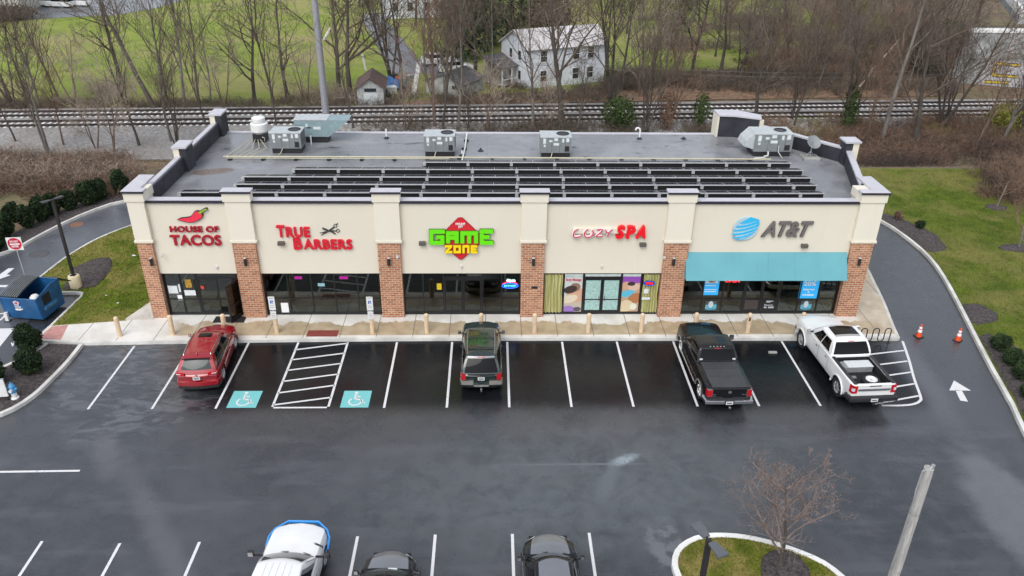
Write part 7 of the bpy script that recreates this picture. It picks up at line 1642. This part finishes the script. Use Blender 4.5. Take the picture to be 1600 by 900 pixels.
for i, (px, py, h, lb) in enumerate(((1591, 388, 4.2, 'young bare tree with a mulch ring at the right frame edge'), (1557, 324, 3.4, 'small young bare tree farther back on the right lawn'))):
    T, B = bare_tree(seed=41+i, H=h, r0=.055, spread=.5, up=.5, first=.3, kids=(13, 7, 4, 2), twig=.007); p = at(px, py, .11); t = thing('young_tree', lb, 'tree', (p.x, p.y, .11)); T.build('trunk', M['bark_grey'], t, smooth=True, fix=False); B.build('branches', M['twig_red'], t, fix=False)
    rough_bed('mulch_ring', [Vector((p.x+1.0*math.cos(a)*(1.3 if i == 0 else .8), p.y+.6*math.sin(a))) for a in (0, 1, 2, 3, 4, 5)], .11, hump=.1, seed=50+i)
# ------------------------------------------------------------------ things beyond the tracks
M['siding'] = plain('white_siding', (.62, .65, .68), .7, var=.05, sc=1); M['old_metal_roof'] = plain('pale_metal_roof', (.50, .48, .47), .55, var=.18, sc=1.2)
def siding():
    t = NT('lap_siding'); x, y, z = t.sep(); l = t.math('LESS_THAN', t.math('FRACT', t.math('MULTIPLY', z, 5)), .12); t.base(t.mix(t.math('MULTIPLY', l, .3), t.mix(t.ramp(t.noise(.8, 4), .3, .7), (.58, .61, .66), (.70, .73, .76)), (.36, .39, .44))); t.rough(.7); return t.m
M['siding'] = siding()
def rib_roof():
    t = NT('ribbed_roof'); x, y, z = t.sep(); l = t.math('LESS_THAN', t.math('FRACT', t.math('MULTIPLY', x, 2.2)), .12); c = t.mix(t.ramp(t.noise(.7, 5, vec=t.map(sc=(2, .4, 1))), .3, .7), (.38, .35, .34), (.62, .60, .60)); t.base(t.mix(t.math('MULTIPLY', l, .35), c, (.25, .24, .24))); t.rough(.5); return t.m
M['rib_roof'] = rib_roof(); M['dark_shingle'] = plain('dark_shingle', (.09, .085, .085), .85, var=.3, sc=3); M['brown_shingle'] = plain('brown_shingle', (.11, .07, .06), .85, var=.3, sc=3); M['pane_dark'] = plain('house_glass', (.03, .035, .04), .1, var=0)
pA, pB = far(825, 139), far(943, 127)
ux = Vector((pB.x-pA.x, pB.y-pA.y, 0)); Lh = ux.length; ang = math.atan2(ux.y, ux.x)
t = thing('farmhouse', 'white two storey house with a pale metal gable roof and small windows', 'house', (pA.x, pA.y, FAR), ang)
Dp, EH, RH = 5.8, 4.75, 6.5
MB().prism([(0, 0), (Lh, 0), (Lh, Dp), (-1.0, Dp)], -1, EH).build('wall', M['siding'], t)
rfm = MB(); rfm.add([(-.35, -.35, EH-.15), (Lh+.3, -.35, EH-.15), (Lh+.3, Dp/2, RH), (-.8, Dp/2, RH), (-1.3, Dp+.35, EH-.15), (Lh+.3, Dp+.35, EH-.15)], [(0, 1, 2, 3), (3, 2, 5, 4)]); o = rfm.build('roof', M['rib_roof'], t); s_ = o.modifiers.new('s', 'SOLIDIFY'); s_.thickness = .14
MB().add([(0, 0, EH), (-1.0, Dp, EH), (-.5, Dp/2, RH-.1)], [(0, 1, 2)]).build('gable', M['siding'], t); MB().add([(Lh, 0, EH), (Lh, Dp, EH), (Lh, Dp/2, RH-.1)], [(0, 2, 1)]).build('gable', M['siding'], t)
for k_ in (.3, .62):
    for z_ in (.75, 3.1):
        x_, y_ = -1.0*k_, Dp*k_; f = MB().box(x_-.05, x_+.02, y_-.4, y_+.4, z_, z_+1.2); o = f.build('window', M['white_paint'], t); o.rotation_euler.z = 0; MB().box(x_-.12, x_-.05, y_-.3, y_+.3, z_+.1, z_+1.1).build('pane', M['pane_dark'], o)
W1 = 0
def hwin(x, z, w=.8, h=1.25, y=None):
    y = -.02
    f = MB(); f.box(x-w/2-.1, x+w/2+.1, y-.06, y+.02, z-.1, z+h+.1); o = f.build('window', M['white_paint'], t); MB().box(x-w/2, x+w/2, y-.075, y-.06, z, z+h/2-.03).build('pane', M['pane_dark'], o); MB().box(x-w/2, x+w/2, y-.07, y-.06, z+h/2+.03, z+h).build('pane', M['pane_dark'], o)
for k in (.19, .61, .80): hwin(Lh*k, .75); hwin(Lh*k, 3.1)
MB().box(W1*.8, W1*.8+1.1, -1.9, -1.1, -.2, .8).build('air_conditioner', M['grey_metal'], t) if 0 else None
# porch on the left
pr_ = thing('porch', 'open porch with a dark shingled roof at the left of the white house', 'porch', far(800, 128), ang+.3); MB().hexa([(-3.2, -1.8, 2.3), (1.5, -1.8, 2.3), (1.5, 1.8, 3.2), (-3.2, 1.8, 3.2), (-3.2, -1.8, 2.42), (1.5, -1.8, 2.42), (1.5, 1.8, 3.35), (-3.2, 1.8, 3.35)]).build('roof', M['dark_shingle'], pr_)
for x in (-3.0, -1.5, 0, 1.3): MB().box(x-.06, x+.06, -1.7, -1.58, 0, 2.35).build('post', M['white_paint'], pr_)
MB().box(-3.0, 1.3, -1.68, -1.62, .9, 1.0).build('railing', M['white_paint'], pr_); MB().box(-3.1, 1.4, -1.7, 1.7, .2, .35).build('deck', M['old_concrete'], pr_); MB().box(-3.1, 1.4, 1.6, 1.75, .3, 2.9).build('back_wall', plain('beige_wall', (.42, .38, .32), .8), pr_)
M['shed_grey'] = plain('worn_white_boards', (.42, .43, .42), .8, var=.2, sc=3)
# shed: pale gabled end, brown roof
p = far(580, 164); t = thing('shed', 'small white gabled shed with a brown roof beside the tracks', 'shed', p, math.radians(4)); w_ = 2.9
MB().prism([(-w_/2, 0), (w_/2, 0), (w_/2, 5), (-w_/2, 5)], 0, 1.9).build('wall', M['shed_grey'], t); MB().add([(-w_/2, 0, 1.9), (w_/2, 0, 1.9), (0, 0, 2.9)], [(0, 1, 2)]).build('gable', M['shed_grey'], t)
o = MB().add([(-w_/2-.3, -.25, 1.78), (0, -.25, 2.98), (w_/2+.3, -.25, 1.78), (-w_/2-.3, 5.2, 1.78), (0, 5.2, 2.98), (w_/2+.3, 5.2, 1.78)], [(0, 1, 4, 3), (1, 2, 5, 4)]).build('roof', M['brown_shingle'], t); o.modifiers.new('s', 'SOLIDIFY').thickness = .1; MB().box(-.65, .65, -.05, .02, 1.5, 1.85).build('window', M['pane_dark'], t); MB().box(-.75, .75, -.04, .01, .0, 1.3).build('door', M['paper'], t)
# low garage with dark roof
p = far(695, 150); t = thing('garage', 'low garage with a long dark gable roof right of the junk heap', 'garage', p, math.radians(-28)); t.scale = (.85, .8, .78); MB().prism([(-3, 0), (3, 0), (3, 6), (-3, 6)], 0, 2.1).build('wall', M['old_concrete'], t)
o = MB().add([(-3.3, -.3, 2.0), (0, -.3, 3.3), (3.3, -.3, 2.0), (-3.3, 6.3, 2.0), (0, 6.3, 3.3), (3.3, 6.3, 2.0)], [(0, 1, 4, 3), (1, 2, 5, 4)]).build('roof', M['dark_shingle'], t); o.modifiers.new('s', 'SOLIDIFY').thickness = .12; MB().add([(-3, 0, 2.1), (3, 0, 2.1), (0, 0, 3.25)], [(0, 1, 2)]).build('gable', M['old_concrete'], t); MB().box(1.2, 1.9, -.03, .02, 1.2, 1.7).build('window', M['pane_dark'], t)
# junk heap: tarp, leaning board, boxes
p = far(607, 138); mb = MB().grid(lambda u, v: (-2.2+4.4*u, -1+2*v, .25+1.1*math.sin(math.pi*u)*math.sin(math.pi*v)**.6+.18*math.sin(u*19+v*7)*math.sin(v*13)), 22, 12); M['tarp'] = plain('blue_tarp', (.03, .16, .42), .45, var=.35, sc=2)
tag(mb.build('tarpaulin', M['tarp'], loc=tuple(p)), 'bright blue crumpled tarp over the junk heap', 'tarpaulin')
p = far(646, 148); t = thing('leaning_board', 'long pale board leaning up beside the junk heap', 'board', p, .3); MB().hexa([(-.25, 0, 0), (.25, 0, 0), (.25, .08, 0), (-.25, .08, 0), (.9, 1.4, 3.4), (1.4, 1.4, 3.4), (1.4, 1.5, 3.4), (.9, 1.5, 3.4)]).build('plank', M['sleeper'], t)
p = far(573, 128); t = thing('leaning_board', 'short white plank standing on the shed roof edge', 'board', (p.x, p.y, p.z)); MB().hexa([(-.12, 0, 1.4), (.12, 0, 1.4), (.12, .08, 1.4), (-.12, .08, 1.4), (-.45, 0, 3.4), (-.2, 0, 3.4), (-.2, .08, 3.4), (-.45, .08, 3.4)]).build('plank', M['white_paint'], t)
rnd = random.Random(8); jm = [M['white_paint'], M['black_plastic'], M['poster_r'], M['old_concrete'], M['brown_shingle'], M['galv']]; jn = [('white', 'box'), ('black', 'drum'), ('red', 'crate'), ('grey', 'drum'), ('brown', 'crate'), ('silver', 'box')]
for i in range(6):
    p = far(612+i*6+rnd.uniform(-2, 2), 136+rnd.uniform(-10, 10)); k = jn[i]; mb = MB()
    if k[1] == 'drum': mb.lathe([(0, 0), (.4, 0), (.42, .05), (.4, .5), (.42, .55), (.4, 1.0), (0, 1.0)], 14)
    else:
        mb.box(-.6, .6, -.5, .5, 0, .7); mb.box(-.65, .65, -.55, .55, .7, .78)
    o = mb.build('junk_'+k[1], jm[i], loc=tuple(p)); o.rotation_euler.z = rnd.uniform(0, 3); tag(o, '%s %s in the junk heap, %s from its left end' % (k[0], k[1], ordn(i)), k[1])
# distant cars by the driveway
def farcar(px, py, lb, col, rz, name='parked_car', van=False, group=None, sc_=1.):
    p = far(px, py); t = thing(name, lb, 'van' if van else 'car', p, rz, group); t.scale = (sc_,)*3
    zr, L_, W_ = (1.9, 4.9, 1.95) if van else (1.45, 4.6, 1.8); m = M[col]
    b = MB().grid(lambda u, v: (0, 0, 0), 1, 1); b = MB(); pr = [(-L_/2, .35), (-L_/2+.02, .8), (-L_/2+.1, 1.0 if not van else 1.1), (L_*.22, 1.0 if not van else 1.1), (L_*.46, .85), (L_/2, .7), (L_/2, .35)]
    n = len(pr); 
    for sx in (-1, -.9, .9, 1):
        for y, z in pr: b.v.append((sx*W_/2, y*(1 if abs(sx) < 1 else .97), z if abs(sx) < 1 else z-.06))
    for j in range(3):
        for i in range(n-1): b.f.append((j*n+i, j*n+i+1, (j+1)*n+i+1, (j+1)*n+i))
    b.f += [tuple(range(n)), tuple(range(3*n, 4*n))[::-1]]; b.build('body', m, t, smooth=40)
    r0, r1, r2, r3 = (-L_/2+.08, -L_/2+.35, L_*.10, L_*.24) if van else (-L_/2+.35, -L_/2+1.0, L_*.05, L_*.22); zb_ = 1.08 if van else .98
    c = MB().hexa([(-W_*.47, r0, zb_-.05), (W_*.47, r0, zb_-.05), (W_*.47, r3, zb_-.05), (-W_*.47, r3, zb_-.05), (-W_*.40, r1, zr), (W_*.40, r1, zr), (W_*.40, r2, zr), (-W_*.40, r2, zr)]).build('cabin', M['car_glass'], t, bevel=.05); MB().hexa([(-W_*.405, r1-.03, zr-.03), (W_*.405, r1-.03, zr-.03), (W_*.405, r2+.03, zr-.03), (-W_*.405, r2+.03, zr-.03), (-W_*.38, r1, zr+.04), (W_*.38, r1, zr+.04), (W_*.38, r2, zr+.04), (-W_*.38, r2, zr+.04)]).build('roof', m, t, bevel=.03)
    for y in (-L_*.3, L_*.31):
        for sx in (-1, 1): MB().lathe([(0, -.1), (.33, -.1), (.33, .1), (.2, .11), (0, .11)], 18, axis='x').build('wheel', M['tyre'], t, loc=(sx*(W_/2-.12), y, .33))
    return t
farcar(686, 100, 'white car parked at the end of the driveway, the one farther from the house', 'p_white', math.radians(-70)); farcar(712, 112, 'white car parked at the end of the driveway, the one nearer the house', 'p_white', math.radians(-75))
for px, py, lb in ((68, 9, 'white van in the far parking lot, leftmost of the three'), (95, 11, 'white van in the far parking lot, middle of the three'), (122, 9, 'white van in the far parking lot, rightmost of the three')): farcar(px, py, lb, 'p_white', math.radians(80), 'parked_van', True, 'white vans in the far parking lot')
# far building corner top-left, grey house at the top centre
p = far(10, 26); t = thing('distant_building', 'pale building corner with a red end wall at the top left', 'building', (p.x-9, p.y+4, p.z)); MB().box(-12, 9.5, 0, 10, 0, 7).build('wall', plain('beige_cladding', (.55, .53, .46), .8, var=.1), t); MB().box(-12.1, 3, -.12, 0, 0, 7).build('end_wall', plain('red_cladding', (.45, .16, .14), .8, var=.1), t); MB().box(-12.2, 9.7, -.2, 10.2, 7, 7.3).build('roof', M['coping'], t)
p = far(655, 28); t = thing('distant_house', 'grey house glimpsed through trees at the top centre', 'house', (p.x, p.y, p.z), .2); MB().box(-6, 6, 0, 8, 0, 4.5).build('wall', M['siding'], t); o = MB().add([(-6.4, -.4, 4.4), (6.4, -.4, 4.4), (6.4, 4, 6.8), (-6.4, 4, 6.8), (-6.4, 8.4, 4.4), (6.4, 8.4, 4.4)], [(0, 1, 2, 3), (3, 2, 5, 4)]).build('roof', M['dark_shingle'], t)
for x in (-4, -1.5, 1.5, 4): MB().box(x-.45, x+.45, -.05, .02, 1.2, 2.6).build('window', M['pane_dark'], t)
# the tall steel pole by the tracks with its arm
pz = far(511, 196); t = thing('transmission_pole', 'very tall pale steel pole with a short arm beside the tracks', 'pole', (pz.x, pz.y, pz.z)); M['steel_pale'] = plain('pale_steel', (.30, .30, .33), .5, metal=.2, var=.08)
MB().tube([(0, 0, 0), (0, 0, 9), (0, 0, 24)], [.36, .32, .24], 14).build('shaft', M['steel_pale'], t, smooth=50)
a0 = aty(506, 62, pz.y); a1 = aty(517, 44, pz.y); MB().tube([(a0.x-pz.x, 0, a0.z-pz.z), (a1.x-pz.x, 0, a1.z-pz.z)], [.13, .16], 8).build('arm', plain('cream_arm', (.60, .58, .48), .6), t)
# overhead wires across the tracks
for i, (py, lb) in enumerate(((86, 'upper thin overhead wire crossing beyond the tracks'), (93, 'lower thin overhead wire crossing beyond the tracks'))):
    a, b = aty(-40, py-6, pz.y), aty(1640, py+14, pz.y); pts = [a.lerp(b, k/24)-Vector((0, 0, 1.2*math.sin(math.pi*(k % 12)/12))) for k in range(25)]; tag(MB().tube(pts, .010, 4).build('overhead_wire', M['grey_metal'], fix=False), lb, 'wire', 'overhead wires')
# fallen pale trunk on the bank
a, b = far(1325, 158), aty(1405, 62, far(1325, 158).y+3); tag(MB().tube([a, a.lerp(b, .5)+Vector((0, 0, .3)), b], [.13, .1, .05], 7).build('fallen_tree', M['twig_pale'], fix=False), 'long pale dead trunk leaning up to the right on the wooded bank', 'dead tree')
# concrete bridge at the right
M['abut'] = concrete_mat('bridge_concrete', (.20, .21, .20), (.36, .37, .36)).m; M['graff_y'] = plain('graffiti_yellow', (.55, .40, .03), .7, var=.2); M['graff_w'] = plain('graffiti_white', (.42, .42, .44), .7, var=.1); M['graff_k'] = plain('graffiti_black', (.03, .03, .03), .7, var=0)
A0, A1 = far(1480, 128), far(1640, 141); t = thing('railway_bridge', 'grey concrete road bridge wall with yellow and white graffiti at the right', 'bridge', (0, 0, 0)); dA = (A1-A0); dA.z = 0; n_ = Vector((-dA.y, dA.x, 0)).normalized()
def bw(u, z, off=0.): p = A0+dA*u-n_*off; return (p.x, p.y, FAR+z)
HT = 7.0
MB().hexa([bw(0, 0), bw(1.3, 0), bw(1.3, 0, -1.5), bw(0, 0, -1.5), bw(.12, HT-.8), bw(1.3, HT), bw(1.3, HT, -1.5), bw(.12, HT-.8, -1.5)]).build('abutment', M['abut'], t)
MB().hexa([bw(.10, HT-.8, .12), bw(1.3, HT, .12), bw(1.3, HT, -1.6), bw(.10, HT-.8, -1.6), bw(.10, HT-.5, .12), bw(1.3, HT+.3, .12), bw(1.3, HT+.3, -1.6), bw(.10, HT-.5, -1.6)]).build('coping', M['white_kerb'], t)
def gbar(u0, z0, u1, z1, m, w=.18, off=.03): a, b = Vector(bw(u0, z0, off)), Vector(bw(u1, z1, off)); d = (b-a).normalized(); s = d.cross(n_).normalized()*w/2; MB().add([a+s, b+s, b-s, a-s], [(0, 1, 2, 3)]).build('graffiti', m, t, fix=False)
gw = MB().add([bw(.32, .0, .02), bw(.98, .0, .02), bw(.98, 3.1, .02), bw(.32, 3.1, .02)], [(0, 1, 2, 3)]); gw.build('graffiti', M['graff_w'], t, fix=False)
for a in ((.42, 1.3, .66, 1.3), (.42, 2.7, .66, 2.7), (.42, 1.2, .42, 2.8), (.36, .4, .60, .5), (.74, 1.3, .95, 1.3), (.74, 1.2, .74, 2.8), (.74, 2.7, .95, 2.7)): gbar(*a, M['graff_k'], .42, .026); gbar(*a, M['graff_y'], .26, .034)
# deck and road behind
e0 = far(1560, 92); dk = MB(); 
q0, q1, q2, q3 = Vector(bw(.55, HT+.2, -2.0)), Vector(bw(1.6, HT+.9, -2.0)), None, None
dr = Vector((.45, 1, 0)).normalized()
MB().hexa([q0, q1, q1+dr*40, q0+dr*40, q0+Vector((0, 0, .9)), q1+Vector((0, 0, .9)), q1+dr*40+Vector((0, 0, .9)), q0+dr*40+Vector((0, 0, .9))]).build('deck', M['abut'], t)
MB().hexa([q0+Vector((-.1, -.1, .9)), q0+Vector((.3, -.1, .9)), q0+dr*40+Vector((.3, 0, .9)), q0+dr*40+Vector((-.1, 0, .9)), q0+Vector((-.1, -.1, 1.9)), q0+Vector((.3, -.1, 1.9)), q0+dr*40+Vector((.3, 0, 1.9)), q0+dr*40+Vector((-.1, 0, 1.9))]).build('parapet', M['white_kerb'], t)
# haze-free; done
